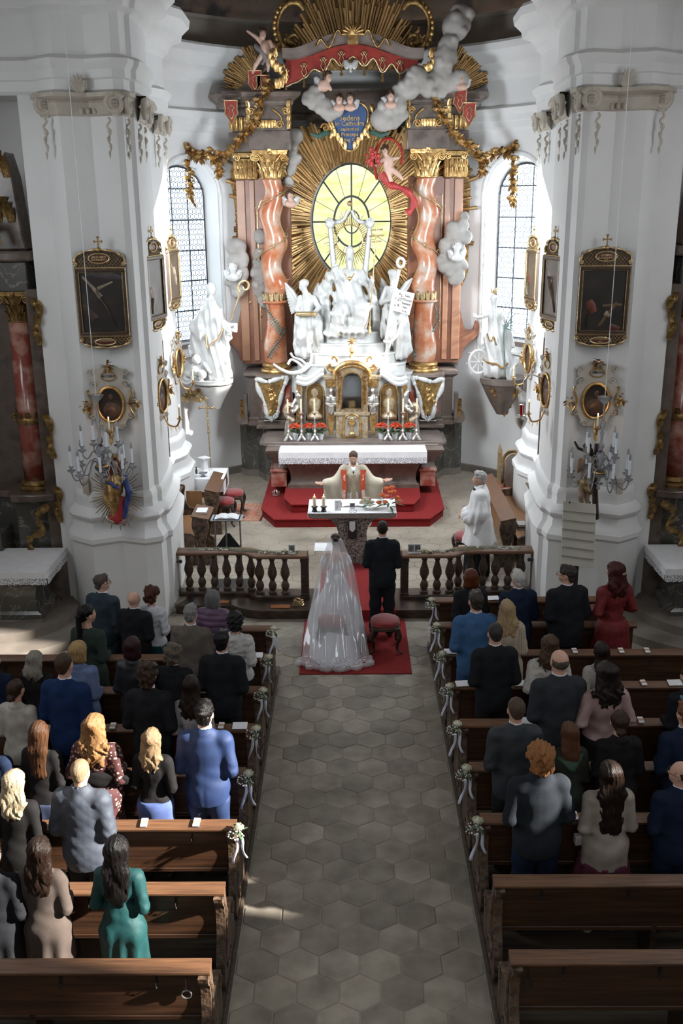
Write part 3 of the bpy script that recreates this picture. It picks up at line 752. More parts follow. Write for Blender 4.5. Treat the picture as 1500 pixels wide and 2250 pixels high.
def limbs(g,arms):
    sh=.185 if g == 'm' else .155;E,Wr=ARMS[arms];k=1 if g == 'm' else .86
    J={}
    for s in (-1,1):
        J['s',s]=(s*sh,-.015,1.42);J['e',s]=(s*E[0]*k,E[1],E[2]);J['w',s]=(s*Wr[0]*(1 if g == 'm' else .95),Wr[1],Wr[2])
    return J
def torso_prims(g,belly=0):
    if g == 'm':
        return [('e',(0,-.015,1.30),(.160,.108,.19),.05),('c',(-.155,-.02,1.43),(.155,-.02,1.43),.055,.055,.05),('c',(0,-.03,1.44),(0,-.02,1.52),.075,.055,.05),
                ('e',(0,0+belly*.4,1.08),(.143+belly*.5,.105+belly,.17),.05),('e',(0,-.01,.95),(.155+belly*.3,.115+belly*.4,.12),.05),('e',(-.07,-.055,.90),(.08,.08,.09),.04),('e',(.07,-.055,.90),(.08,.08,.09),.04)]
    return [('e',(0,-.015,1.31),(.130,.095,.16),.05),('c',(-.125,-.02,1.425),(.125,-.02,1.425),.045,.045,.05),('c',(0,-.025,1.44),(0,-.015,1.52),.06,.045,.05),
            ('e',(-.065,.07,1.29),(.06,.05,.06),.03),('e',(.065,.07,1.29),(.06,.05,.06),.03),
            ('e',(0,0+belly*.4,1.10),(.112+belly*.5,.088+belly,.15),.05),('e',(0,-.01,.94),(.160+belly*.4,.118+belly*.4,.12),.05),('e',(-.075,-.055,.90),(.085,.085,.09),.04),('e',(.075,-.055,.90),(.085,.085,.09),.04)]
def body_prims(g,arms,yaw=0,tilt=0,fat=1.0,belly=0):
    J=limbs(g,arms);ar=1 if g == 'm' else .82;P=torso_prims(g,belly)+head_prims(yaw,tilt,fat,g=g)
    P.append(('c',(0,-.02,1.46),(0,-.008,1.62),.056 if g == 'm' else .046,.054 if g == 'm' else .043,.025))
    for s in (-1,1):
        S_,E,Wr=J['s',s],J['e',s],J['w',s]
        P += [('c',S_,E,.052*ar,.040*ar,.03),('c',E,Wr,.041*ar,.027*ar,.015)]
        d=(Vector(Wr)-Vector(E)).normalized();P += hand_prims(Wr,d*.8+Vector((-s*.6,0,0)),(0,-.3,-.6) if arms != 'side' else (-s,0,0),s=-s,curl=.8,k=ar*1.02)
        P += [('c',(s*.09,-.01,.90),(s*.10,.005,.50),.088,.056,.03),('c',(s*.10,.0,.50),(s*.11,-.02,.09),.054,.036,.02),('e',(s*.105,-.035,.36),(.045,.05,.10),.03),
              ('c',(s*.11,-.045,.045),(s*.12,.14,.03),.036,.028,.02)]
    return P
PROTO={}
def proto(key,fn):
    if key not in PROTO:
        V,F=fn();me=bpy.data.meshes.new(key[0]);me.from_pydata(V.tolist(),[],F.tolist());me.polygons.foreach_set('use_smooth',[True]*len(me.polygons))
        me.materials.append(None);PROTO[key]=me
    return PROTO[key]
def part(name,key,fn,m,parent):
    o=bpy.data.objects.new(name,proto(key,fn));COL.objects.link(o);o.parent=parent
    o.material_slots[0].link='OBJECT';o.material_slots[0].material=m;return o
def jacket(g,arms,hem,grow,belly,flare=0,sleeve='long',style='suit'):
    J=limbs(g,arms);ar=1 if g == 'm' else .82;P=[p for p in torso_prims(g,belly)]
    if hem < .9 and style != 'knit':P=P[:-2]+[('e',(0,-.032,.92),(.168 if g == 'm' else .172,.142,.17),.06)]
    if hem < .7:
        for s in (-1,1):P.append(('c',(s*.08,-.03,.85),(s*.085,-.01,hem-.05),.105,.10+flare,.06))
    for s in (-1,1):
        S_,E,Wr=J['s',s],J['e',s],J['w',s];Wr=Vector(Wr);Ev=Vector(E);Wr2=tuple(Ev+(Wr-Ev)*.93)
        if g == 'm' or style == 'suit':P.append(('e',(s*(.165 if g == 'm' else .14),-.015,1.44),(.05,.055,.028),.03))
        if sleeve == 'none':P.append(('c',S_,tuple(Vector(S_)+(Ev-Vector(S_))*.1),.052*ar,.05*ar,.02))
        else:
            P.append(('c',S_,E,.055*ar,.048*ar,.03))
            if sleeve != 'short':P.append(('c',E,Wr2,.047*ar,.036*ar,.012))
    b=belly
    if g == 'm' or style in ('suit','coat','puffer','quilt'):P.append(('c',(0,-.015,1.30),(0,-.015,max(hem-.02,.95)),(.150 if g == 'm' else .125)+b*.5,(.160 if g == 'm' else .142)+b*.5,.05,.72))
    if hem < .93:P.append(('c',(0,-.016,1.06),(0,-.030,hem-.05),(.155 if g == 'm' else .125)+b*.5,(.162 if g == 'm' else .17)+b*.3+flare,.05,.80))
    P.append(('sc',(0,-.01,1.515),(0,.01,1.70),.052+grow*.4,.07,.01))
    P.append(('e',(0,-.035,1.50),(.072 if g == 'm' else .06,.055,.035),.015)) if style in ('suit','coat') else None
    def disp(Q):
        d=wob(Q,26,.005,3)
        x,y,z=Q[...,0],Q[...,1],Q[...,2]
        d=d+.0035*np.sin(z*70+np.abs(x)*50)*np.exp(-((np.abs(x)-.24)/.05)**2-((z-1.15)/.10)**2)+.003*np.sin(z*46+x*22)*np.exp(-((z-1.08)/.1)**2)
        if style == 'suit' and g == 'm':d=d+.005*np.exp(-(x/.010)**2)*(y < 0)*np.clip((hem+.2-z)/.03,0,1)+.002*np.exp(-(x/.01)**2)*(y < 0)
        if style == 'puffer':d=d-.013*np.abs(np.sin(z*pi/.085))
        if style == 'quilt':d=d-.006*np.minimum(np.abs(np.sin((x+z)*pi/.11)),np.abs(np.sin((x-z)*pi/.11)))**.6
        if style == 'fluffy':d=d+wob(Q,120,.008,8)
        if style == 'knit':d=d+.0022*np.sin(np.arctan2(x,y)*60)
        if flare or hem < .7:d=d+.014*np.clip((1.0-z)/.4,0,1)*np.sin(np.arctan2(x,y)*9+z*3)
        return d
    return sdf(P,.0155,grow=grow,disp=disp,cuts=[((0,0,-1),-hem)])
def trousers(g,top=1.0,grow=.014):
    P=[('e',(0,-.01,.95),(.155,.115,.12),.05)]
    for s in (-1,1):
        P += [('c',(s*.088,-.015,.88),(s*.10,-.0,.50),.095,.072,.03),('c',(s*.10,-.0,.50),(s*.11,-.015,.07),.070,.066,.02),('e',(s*.07,-.055,.90),(.08,.08,.09),.04)]
    return sdf(P,.018,grow=grow,disp=lambda Q:wob(Q,22,.006,5)+.004*np.sin(Q[...,2]*45+Q[...,0]*20)*np.exp(-((Q[...,2]-.12)/.12)**2),cuts=[((0,0,-1),-.055),((0,0,1),top)])
def skirt(hem,r1,folds,top=1.04):
    P=[('c',(0,-.02,1.04),(0,-.025,.92),.12,.172,.04,.88),('c',(0,-.025,.92),(0,-.0,hem-.06),.176,r1,.04,.86)]
    return sdf(P,.017,grow=.008,disp=lambda Q:(.016*np.clip((1.0-Q[...,2])/.5,0,1)*np.sin(np.arctan2(Q[...,0],Q[...,1])*folds+Q[...,2]*2)+wob(Q,16,.005,2)),cuts=[((0,0,-1),-hem),((0,0,1),top)])
def shoes(g):
    P=[]
    for s in (-1,1):P += [('c',(s*.11,-.055,.05),(s*.125,.15,.035),.044,.038,.02),('e',(s*.11,-.05,.03),(.042,.05,.03),.01)]
    return sdf(P,.014,cuts=[((0,0,-1),0.0)])
def hair(style,L=1.3,seed=1):
    cr=('e',(0,-.012,1.695),(.080,.098,.092),.02);h=.0125;cuts=[];amp=.005;fr=90
    face=[('se',(0,.135,1.605),(.085,.115,.10),.012),('se',(-.088,.012,1.645),(.026,.035,.045),.01),('se',(.088,.012,1.645),(.026,.035,.045),.01)]
    strand=lambda Q:.004*np.sin(Q[...,0]*210+np.sin(Q[...,2]*16+seed)*1.5)+wob(Q,45,.004,seed)
    if style == 'short':
        P=[('e',(0,-.012,1.70),(.084,.102,.095),.02),('e',(0,-.055,1.63),(.060,.045,.055),.02),('e',(0,.05,1.762),(.06,.04,.03),.02)]+face+[('se',(0,-.07,1.54),(.09,.09,.035),.02)]
        disp=lambda Q:wob(Q,85,.007,seed)+wob(Q,190,.004,seed+3)
    elif style == 'crop':
        P=[('e',(0,-.012,1.697),(.079,.098,.092),.02),('e',(0,-.055,1.64),(.055,.042,.045),.02)]+face;disp=lambda Q:wob(Q,140,.002,seed)
    elif style == 'fringe':
        P=[('e',(0,-.012,1.67),(.081,.099,.070),.02)]+face+[('se',(0,.02,1.775),(.070,.105,.075),.015),('se',(0,-.07,1.55),(.09,.09,.05),.02)];disp=lambda Q:wob(Q,110,.004,seed)
    elif style == 'curly':
        P=[('e',(0,-.018,1.71),(.103,.112,.105),.03),('e',(0,-.06,1.62),(.085,.06,.07),.03)]+face;disp=lambda Q:wob(Q,75,.016,seed)+wob(Q,150,.008,seed+2)
    elif style == 'bob':
        P=[('e',(0,-.015,1.70),(.092,.108,.098),.02),('c',(-.035,-.03,1.66),(-.05,-.035,1.575),.062,.055,.04),('c',(.035,-.03,1.66),(.05,-.035,1.575),.062,.055,.04),('e',(0,-.06,1.60),(.085,.055,.07),.03)]+face[:1];disp=strand;cuts=[((0,0,-1),-1.535)]
    elif style == 'bun' or style == 'knot':
        z=1.72 if style == 'knot' else 1.615
        P=[('e',(0,-.012,1.70),(.083,.101,.093),.02),('e',(0,-.06,1.64),(.055,.042,.05),.02),('e',(0,-.112,z),(.045,.035,.04),.01)]+face;disp=lambda Q:.003*np.sin(np.arctan2(Q[...,0],Q[...,2]-z)*26+np.hypot(Q[...,0],Q[...,2]-z)*40)+wob(Q,60,.004,seed)
    elif style == 'pony':
        P=[('e',(0,-.012,1.70),(.083,.101,.093),.02),('e',(0,-.06,1.64),(.055,.042,.05),.02),('c',(0,-.11,1.66),(.02,-.125,L+.12),.032,.034,.02),('c',(.02,-.125,L+.12),(.015,-.12,L),.034,.014,.02)]+face;disp=strand
    else:   # long, wavy, loose, halfup
        wv={'long':0,'wavy':.014,'loose':.006,'halfup':.018,'ringlet':.022}[style];sp={'long':.05,'wavy':.075,'loose':.065,'halfup':.06,'ringlet':.085}[style]
        P=[('e',(0,-.014,1.70),(.088,.106,.097),.02),('c',(0,-.055,1.67),(0,-.100,L+.08),.075,.075,.04,.62)]
        for q in (-1,1):
            P += [('c',(q*.045,-.02,1.68),(q*sp,-.085,1.50),.052,.05,.03,.75),('c',(q*sp,-.085,1.50),(q*sp*.8,-.105,L+.05),.05,.038,.03,.7),('c',(q*sp*.8,-.105,L+.05),(q*sp*.5,-.105,L-.03),.035,.012,.02,.7)]
        P += [('c',(0,-.10,L+.08),(.01,-.10,L-.05),.05,.016,.02,.7)]+face[:1]
        if style == 'halfup':P += [('e',(0,-.10,1.70),(.035,.03,.05),.01)]
        if style == 'ringlet':P += [('e',(0,-.09,1.73),(.055,.04,.04),.02)]
        def disp(Q):
            x=Q[...,0]+wv*1.3*np.sin(Q[...,2]*34+seed);y=Q[...,1]
            d=.0045*np.sin(x*190+2*np.sin(Q[...,2]*9+seed))+wob(Q,30,.006,seed)
            if wv:d=d+wv*.55*np.sin(Q[...,2]*46+np.sin(x*55+seed)*2.4)*np.clip((1.62-Q[...,2])/.12,.15,1)
            return d
    return sdf(P,h,disp=disp,cuts=cuts)
MC={}
def cloth(col,c2=None,kind='noise',sc=9,rough=.85,bump=.25,bs=260,**kw):
    key=('cloth',col,c2,kind,sc,rough)
    if key not in MC:
        c2_=c2 if c2 is not None else tuple(c*.82 for c in col);MC[key]=mk('fabric',col,c2_,sc,rough=rough,kind=kind,bump=bump,bs=bs,spec=.12 if rough > .6 else .4,**kw)
    return MC[key]
def hairm(col,c2=None,rough=.38):
    key=('hair',col)
    if key not in MC:
        MC[key]=mk('hair',col,c2 or tuple(c*.5 for c in col),16,spec=.22,rough=rough,stretch=(9,3,.7),bump=.5,bs=24,detail=5,lo=.3,hi=.7)
    return MC[key]
def skinm(t=0):
    key=('skin',t)
    if key not in MC:MC[key]=mk('skin',(.58-.1*t,.34-.08*t,.25-.07*t),(.52-.1*t,.29-.07*t,.21-.06*t),8,rough=.5)
    return MC[key]
X['shirt']=cloth((.78,.80,.86),rough=.7);X['shoe']=mk('shoe_leather',(.02,.015,.012),rough=.35);X['soleshoe']=mk('pale_shoe',(.55,.45,.33),rough=.4)
def collar_mesh():
    o=MB();o.add(lathe([(.059,1.525),(.063,1.53),(.062,1.556),(.057,1.558),(.054,1.54)],20,(0,-.012,0),1,1.0,cap=False));return np.array(o.v),np.array(o.f)
def glasses(parent,yaw,m=None):
    o=MB()
    for s in (-1,1):
        o.add(tube([rz2((s*.033+.022*cos(a),.115,1.667+.016*sin(a)),yaw) for a in [i*pi/7 for i in range(14)]],.0022,5,closed=True))
        o.add(tube([rz2(p,yaw) for p in ((s*.055,.115,1.672),(s*.078,.05,1.672),(s*.084,-.01,1.665))],.0022,5))
    o.add(tube([rz2(p,yaw) for p in ((-.011,.117,1.67),(.011,.117,1.67))],.0022,5));return o.build('glasses',m or X['blackmetal'],parent,world=False)
def person(lab,x,y,z,h,g='m',arms='front',yaw=0,tilt=0,rz=0,belly=0,skin=0,hairspec=('short',(.06,.04,.03)),top=None,bottom=None,wide=1.0,specs=False,group=None,shoe=None,extra=None):
    r=thing('person',lab,'person',(x,y,z),rz,group);k=h/1.79;r.scale=(k*wide,k*wide,k);r.matrix_basis=Matrix.Translation((x,y,z)) @ Matrix.Rotation(rz,4,'Z') @ Matrix.Diagonal((k*wide,k*wide,k,1))
    part('body',('body',g,arms,yaw,tilt,belly),lambda:sdf(body_prims(g,arms,yaw,tilt,belly=belly),.0145,disp=None),skinm(skin),r)
    if hairspec:
        st,col=hairspec[0],hairspec[1];L=hairspec[2] if len(hairspec) > 2 else 1.3;sd=hairspec[3] if len(hairspec) > 3 else 1
        o=part('hair',('hair',st,L,sd),lambda:hair(st,L,sd),hairm(col,rough=.5 if st in ('crop','curly') else .36),r)
        if yaw:o.rotation_euler.z=yaw
        if tilt:o.rotation_euler.x=tilt;o.location=(0,1.56*sin(tilt),1.56*(1-cos(tilt)))
    t=dict(top or {});nm=t.pop('name','jacket');m=t.pop('m');hem=t.pop('hem',.80);gr=t.pop('grow',.016);fl=t.pop('flare',0);sl=t.pop('sleeve','long');sty=t.pop('style','suit')
    part(nm,('top',g,arms,hem,gr,belly,fl,sl,sty),lambda:jacket(g,arms,hem,gr,belly,fl,sl,sty),m,r)
    if g == 'm' and sty == 'suit':part('shirt_collar',('collar',),collar_mesh,X['shirt'],r)
    if bottom:
        b=dict(bottom)
        tz=round(hem+.035,3)
        if b.get('kind','trousers') == 'trousers':part('trousers',('trousers',g,tz),lambda:trousers(g,tz),b['m'],r)
        else:part('skirt',('skirt',b['hem'],b['r'],b['folds'],tz),lambda:skirt(b['hem'],b['r'],b['folds'],tz),b['m'],r)
    for s in (1,):part('shoes',('shoes',g),lambda:shoes(g),shoe or X['shoe'],r)
    if specs:glasses(r,yaw)
    if extra:extra(r)
    return r
BLK=cloth((.016,.017,.020));NAVY=cloth((.012,.020,.045));CHAR=cloth((.022,.025,.030));DKBLUE=cloth((.012,.030,.095));BLACKW=cloth((.014,.013,.013),rough=.75)
T=lambda m,**k:dict(m=m,**k)
SL=[d+.55 for d in PD[-1]];SR=[d+.55 for d in PD[1]]
GRP='wedding guests standing in the pews'
def guest(lab,px,py,row,side,g='m',**kw):
    D=(SL if side < 0 else SR)[row]+kw.pop('dd',0);p=W(px,py,D);h=p.z-.055
    hh=min(max(h,1.50),1.93)
    rz=kw.pop('rz',None)
    if rz is None:rz=-atan2(0-p.x,15-D)*.5
    # hands must stay off the shelf: body a touch nearer the camera
    return person(lab,p.x,D-.05,.05,hh,g,rz=rz,**kw)
# --- colours
brn,dbrn,blk,gry,blo,red,gin=(.045,.022,.012),(.022,.012,.008),(.010,.008,.008),(.24,.23,.22),(.42,.28,.13),(.10,.022,.010),(.22,.09,.03)
def boxbag(r):
    o=MB();o.box(-.24,-.15,.02,.08,.90,1.0);b=o.build('handbag',cloth((.5,.46,.42),rough=.4),r,world=False,bev=.01)
floral=mk('floral_print',(.50,.38,.30),(.055,.012,.012),30,rough=.8,kind='voronoi',lo=.30,hi=.36)
shawlm=mk('striped_shawl',(.46,.38,.29),(.30,.24,.18),16,rough=.9,kind='wave',stretch=(1,.2,.1),lo=.4,hi=.6)
redlace=mk('red_lace',(.20,.008,.010),(.11,.004,.006),34,rough=.6,bump=.5,bs=90)
tr=lambda m:dict(kind='trousers',m=m)
sk=lambda m,hem=.3,r=.2,folds=9:dict(kind='skirt',m=m,hem=hem,r=r,folds=folds)
# left block, from the back row to the front
guest('woman with long wavy dark brown hair in a taupe coat, rearmost left',90,1830,0,-1,'f',arms='front',hairspec=('wavy',dbrn,1.28,2),top=T(cloth((.085,.066,.056)),name='coat',hem=.62,style='coat',flare=.02),bottom=tr(cloth((.10,.08,.05))))
guest('woman with long dark hair in a fitted green ribbed dress',258,1828,0,-1,'f',arms='front',hairspec=('loose',blk,1.22,4),top=T(cloth((.005,.050,.050),rough=.6),name='dress',hem=.08,style='knit',grow=.012),wide=1.04)
guest('person in a black coat cut by the left edge, rearmost row',-12,1880,0,-1,'m',top=T(BLK,hem=.6,style='coat'),bottom=tr(BLK),hairspec=('short',dbrn))
guest('blond young man in a quilted grey jacket in sunlight',176,1662,1,-1,'m',hairspec=('crop',(.34,.24,.14)),tilt=-.12,top=T(cloth((.055,.065,.085),rough=.55),style='quilt',hem=.78,grow=.026),bottom=tr(BLK),wide=.98)
guest('woman with shining platinum blonde hair in black, at the left edge',33,1682,1,-1,'f',hairspec=('wavy',(.50,.40,.26),1.34,3),top=T(BLACKW,hem=.82,style='coat'),bottom=sk(BLACKW,.5))
guest('man in a bright blue suit patched with sunlight',449,1534,2,-1,'m',hairspec=('short',blk,1.3,5),top=T(cloth((.020,.040,.115),rough=.6)),bottom=tr(cloth((.018,.036,.10),rough=.6)))
guest('woman with braided half-up blonde curls in black top and blue skirt',334,1592,2,-1,'f',hairspec=('halfup',(.30,.20,.11),1.36,6),top=T(BLACKW,name='top',hem=.95,style='knit'),bottom=sk(cloth((.09,.13,.30)),.35,.19,5),dd=-.05)
guest('woman with strawberry blonde curls in a floral blouse and dark shawl',209,1562,2,-1,'f',arms='wide',hairspec=('ringlet',(.33,.17,.07),1.30,7),top=T(floral,name='blouse',hem=.85,style='plain',grow=.02),bottom=sk(floral,.35,.22),belly=.03,wide=1.12,
      extra=lambda r:sdf_obj('shawl',BLACKW,[('e',(0,-.015,1.16),(.2,.145,.085),.04),('c',(-.24,-.04,1.16),(.24,-.04,1.16),.075,.075,.05),('e',(0,-.02,1.08),(.16,.13,.09),.04)],.018,parent=r,disp=lambda Q:.006*np.sin(Q[...,2]*60+Q[...,0]*9)))
guest('woman with long straight chestnut hair in black jacket',88,1578,2,-1,'f',hairspec=('long',(.085,.038,.018),1.20,8),top=T(BLACKW,hem=.9,style='coat'),bottom=sk(cloth((.04,.05,.09)),.35),specs=True)
guest('person in navy cut by the left edge beside the chestnut haired woman',-18,1640,2,-1,'m',top=T(NAVY),bottom=tr(NAVY))
guest('man with tousled brown hair in a black suit',326,1452,3,-1,'m',hairspec=('curly',(.05,.028,.018),1.3,9),top=T(BLK),bottom=tr(BLK),wide=.97)
guest('woman with long dark hair in a pale grey sparkly top',421,1478,3,-1,'f',hairspec=('wavy',dbrn,1.33,10),top=T(cloth((.38,.37,.38),(.28,.27,.29),sc=50),name='top',hem=.88,style='plain'),bottom=tr(BLK))
guest('tall man in a royal blue suit beside the blonde bob',141,1428,3,-1,'m',hairspec=('crop',(.07,.038,.022),1.3,2),top=T(DKBLUE),bottom=tr(DKBLUE),wide=.96)
guest('woman with a low brown bun in a cream blazer',36,1487,3,-1,'f',hairspec=('bun',brn,1.3,3),top=T(cloth((.46,.43,.38)),hem=.82),bottom=tr(BLK),wide=1.03)
guest('young man with short black hair in a black suit by the aisle',487,1381,4,-1,'m',hairspec=('short',blk,1.3,12),top=T(BLK),bottom=tr(BLK))
guest('person with short greying highlights in a black jacket',381,1411,4,-1,'f',hairspec=('curly',(.14,.11,.08),1.3,13),top=T(BLK,hem=.8),bottom=tr(BLK),wide=1.08,belly=.02)
guest('woman with a short dark burgundy bob in a black leather jacket',292,1394,4,-1,'f',hairspec=('bob',(.035,.010,.012),1.3,14),top=T(cloth((.02,.02,.024),rough=.35),hem=.86),bottom=tr(BLK))
guest('woman with a blonde bob in a light blue blazer',173,1403,4,-1,'f',hairspec=('bob',(.44,.28,.12),1.3,15),top=T(cloth((.16,.21,.36)),hem=.6),bottom=tr(cloth((.16,.21,.36))),wide=1.05)
guest('woman with grey blonde shoulder length hair in black',78,1424,4,-1,'f',hairspec=('wavy',(.30,.27,.22),1.45,16),top=T(BLACKW),bottom=tr(BLK),wide=1.05)
guest('person in a dark blue shirt cut by the left edge, fourth left row',-10,1455,4,-1,'m',top=T(NAVY),bottom=tr(BLK))
guest('woman with dark curls in a fluffy white jumper at the aisle',518,1341,5,-1,'f',hairspec=('curly',(.020,.018,.018),1.3,17),top=T(cloth((.55,.53,.51),rough=.95),name='jumper',hem=.88,style='fluffy',grow=.022),bottom=tr(BLK),wide=1.02)
guest('grey haired man in a brown tweed jacket',419,1324,5,-1,'m',hairspec=('short',(.26,.25,.24),1.3,18),top=T(cloth((.135,.115,.098),(.10,.085,.072),sc=60)),bottom=tr(CHAR))
guest('woman with a long black ponytail in a dark green dress',191,1324,5,-1,'f',hairspec=('pony',blk,1.2,19),top=T(cloth((.035,.050,.040)),name='dress',hem=.4,style='plain',flare=.03),yaw=-.5,wide=1.06,
      extra=lambda r:MB().add(tube([(.078+.0*i,-.0+.022*cos(i*pi/6),1.60+.024*sin(i*pi/6)) for i in range(12)],.0025,5,closed=True)).build('earring',X['gold'],r,world=False))
guest('bald man in a black suit, front of the left block',294,1295,6,-1,'m',hairspec=None,belly=.03,top=T(BLK),bottom=tr(BLK),wide=1.08)
guest('woman with auburn curls in a white cardigan and teal skirt',334,1285,6,-1,'f',hairspec=('curly',(.085,.028,.014),1.3,20),top=T(cloth((.60,.61,.64)),name='cardigan',hem=.9,style='fluffy'),bottom=sk(cloth((.01,.06,.07)),.4),wide=1.0,dd=.12)
guest('grey haired person in a purple puffer vest',468,1292,6,-1,'f',hairspec=('bob',(.17,.17,.17),1.3,21),top=T(cloth((.12,.065,.12),rough=.5),name='puffer_vest',hem=.86,style='puffer',grow=.03),bottom=tr(CHAR),belly=.03,wide=1.08,
      extra=lambda r:sdf_obj('scarf',cloth((.12,.11,.14),(.4,.38,.42),sc=50),[('c',(-.03,-.05,1.52),(.03,-.05,1.52),.035,.035,.02),('c',(-.05,.0,1.51),(-.02,.05,1.50),.03,.03,.02),('c',(.05,.0,1.51),(.02,.05,1.50),.03,.03,.02),('c',(-.05,-.01,1.52),(-.03,-.05,1.52),.032,.034,.02),('c',(.05,-.01,1.52),(.03,-.05,1.52),.032,.034,.02)],.012,parent=r))
guest('man with glasses in a slate blue suit, furthest forward on the left',224,1258,6,-1,'m',hairspec=('short',(.10,.08,.065),1.3,22),yaw=-.75,specs=True,top=T(cloth((.035,.05,.065))),bottom=tr(cloth((.035,.05,.065))),dd=.25)
# right block
guest('ginger man in a dark grey suit lit on the shoulder',1186,1628,1,1,'m',hairspec=('curly',(.36,.15,.05),1.3,23),top=T(cloth((.022,.026,.032))),bottom=tr(NAVY),wide=1.04)
guest('woman with very long dark hair in a champagne blazer and plum skirt',1338,1664,1,1,'f',hairspec=('loose',dbrn,1.10,24),arms='front',top=T(cloth((.34,.29,.24),rough=.5),hem=.76,flare=.03),bottom=sk(cloth((.12,.03,.055),rough=.7),.42,.27,14),wide=1.10,extra=boxbag,shoe=X['soleshoe'])
guest('balding man with blue glasses in a navy suit, right edge',1494,1664,1,1,'m',hairspec=('fringe',(.06,.04,.03),1.3,25),yaw=.8,specs=True,top=T(NAVY),bottom=tr(NAVY))
guest('man with a shaved head in a dark slate suit',1133,1525,2,1,'m',hairspec=('crop',(.10,.065,.045),1.3,26),top=T(cloth((.024,.030,.036),rough=.6)),bottom=tr(BLK))
guest('girl with straight brown hair and an olive green scarf',1249,1580,2,1,'f',hairspec=('long',(.13,.055,.028),1.36,27),top=T(cloth((.035,.040,.033)),name='coat',hem=.7,style='coat'),bottom=tr(BLK),
      extra=lambda r:sdf_obj('scarf',cloth((.05,.085,.06)),[('c',(-.12,-.06,1.42),(0,-.15,1.34),.035,.045,.03),('c',(.12,-.06,1.42),(0,-.15,1.34),.035,.045,.03)],.015,parent=r,disp=lambda Q:.005*np.sin(Q[...,0]*60+Q[...,2]*80)))
guest('woman with a low knot of brown hair in a black jacket',1360,1555,2,1,'f',hairspec=('bun',brn,1.3,28),yaw=-.3,top=T(BLACKW),bottom=tr(BLK),wide=1.1)
guest('red haired man in a dark suit at the right edge',1506,1537,2,1,'m',hairspec=('short',(.20,.075,.03),1.3,29),top=T(NAVY),bottom=tr(BLK))
guest('balding man in a charcoal wool jacket with back pleat',1228,1421,3,1,'m',hairspec=('fringe',(.11,.08,.06),1.3,30),belly=.03,top=T(cloth((.036,.040,.046),rough=.95),hem=.74),bottom=tr(CHAR),wide=1.06)
guest('woman with half-up dark curls in a pink satin blouse',1330,1448,3,1,'f',hairspec=('ringlet',(.022,.014,.012),1.36,31),arms='wide',top=T(cloth((.42,.28,.26),rough=.4),name='blouse',hem=.95,style='plain'),bottom=sk(BLACKW,.35,.24),wide=1.18,belly=.02)
guest('person in a teal scarf cut by the right edge',1512,1456,3,1,'f',hairspec=('short',brn,1.3,3),top=T(BLK),bottom=tr(BLK),extra=lambda r:sdf_obj('scarf',cloth((.10,.22,.25)),[('c',(-.11,-.05,1.45),(0,-.11,1.42),.04,.045,.03),('c',(.11,-.05,1.45),(0,-.11,1.42),.04,.045,.03)],.015,parent=r))
guest('man in a black suit second from the aisle with leaflets either side',1087,1363,4,1,'m',hairspec=('crop',(.05,.042,.038),1.3,33),top=T(BLK),bottom=tr(BLK))
guest('woman with pinned brown curls in a cream fur stole',1205,1390,4,1,'f',hairspec=('ringlet',(.09,.048,.028),1.40,34),arms='wide',top=T(cloth((.55,.52,.47),rough=.95),name='stole',hem=.95,style='fluffy',grow=.03),bottom=sk(BLACKW),wide=1.08)
guest('woman with straight dark hair in a cream knit top',1318,1405,4,1,'f',hairspec=('long',dbrn,1.33,35),top=T(cloth((.46,.42,.38)),name='top',hem=.9,style='plain'),bottom=tr(BLK))
guest('man in a sky blue suit at the aisle',1045,1294,5,1,'m',hairspec=('short',(.05,.038,.03),1.3,36),top=T(cloth((.05,.12,.25),rough=.7)),bottom=tr(cloth((.035,.08,.18),rough=.7)),wide=1.05)
guest('woman with long blonde hair wrapped in a striped beige shawl',1113,1313,5,1,'f',hairspec=('wavy',(.46,.32,.17),1.32,37),top=T(shawlm,name='shawl_coat',hem=.5,style='coat',flare=.03,grow=.03),bottom=sk(cloth((.3,.25,.2))),yaw=-.2)
guest('woman with an auburn bob in black, behind the altar rail',1033,1246,6,1,'f',hairspec=('bob',(.115,.028,.008),1.3,38),top=T(BLK),bottom=tr(BLK),dd=.3,wide=1.08)
guest('white haired man in a navy suit',1138,1249,6,1,'m',hairspec=('short',(.60,.58,.55),1.3,39),top=T(NAVY),bottom=tr(NAVY),dd=.2,wide=1.04)
guest('heavy man with glasses in a black suit before the screen',1246,1238,6,1,'m',hairspec=('short',(.045,.035,.03),1.3,40),yaw=.75,specs=True,belly=.05,top=T(BLK,hem=.76),bottom=tr(BLK),wide=1.10,dd=.1)
def hairpin(r):
    o=MB()
    for i in range(9):o.add(ball((.02+.012*(i % 3),-.118-.002*i,1.66+.012*(i//3)),.006,6,4))
    o.build('hair_pin',X['goldpale'],r,world=False)
guest('woman with dark red curls in a red lace dress',1350,1230,6,1,'f',hairspec=('wavy',(.065,.012,.010),1.36,41),arms='wide',top=T(redlace,name='dress',hem=1.0,style='plain',grow=.016),bottom=sk(redlace,.1,.30,16),wide=1.14,belly=.02,dd=.2,extra=hairpin)
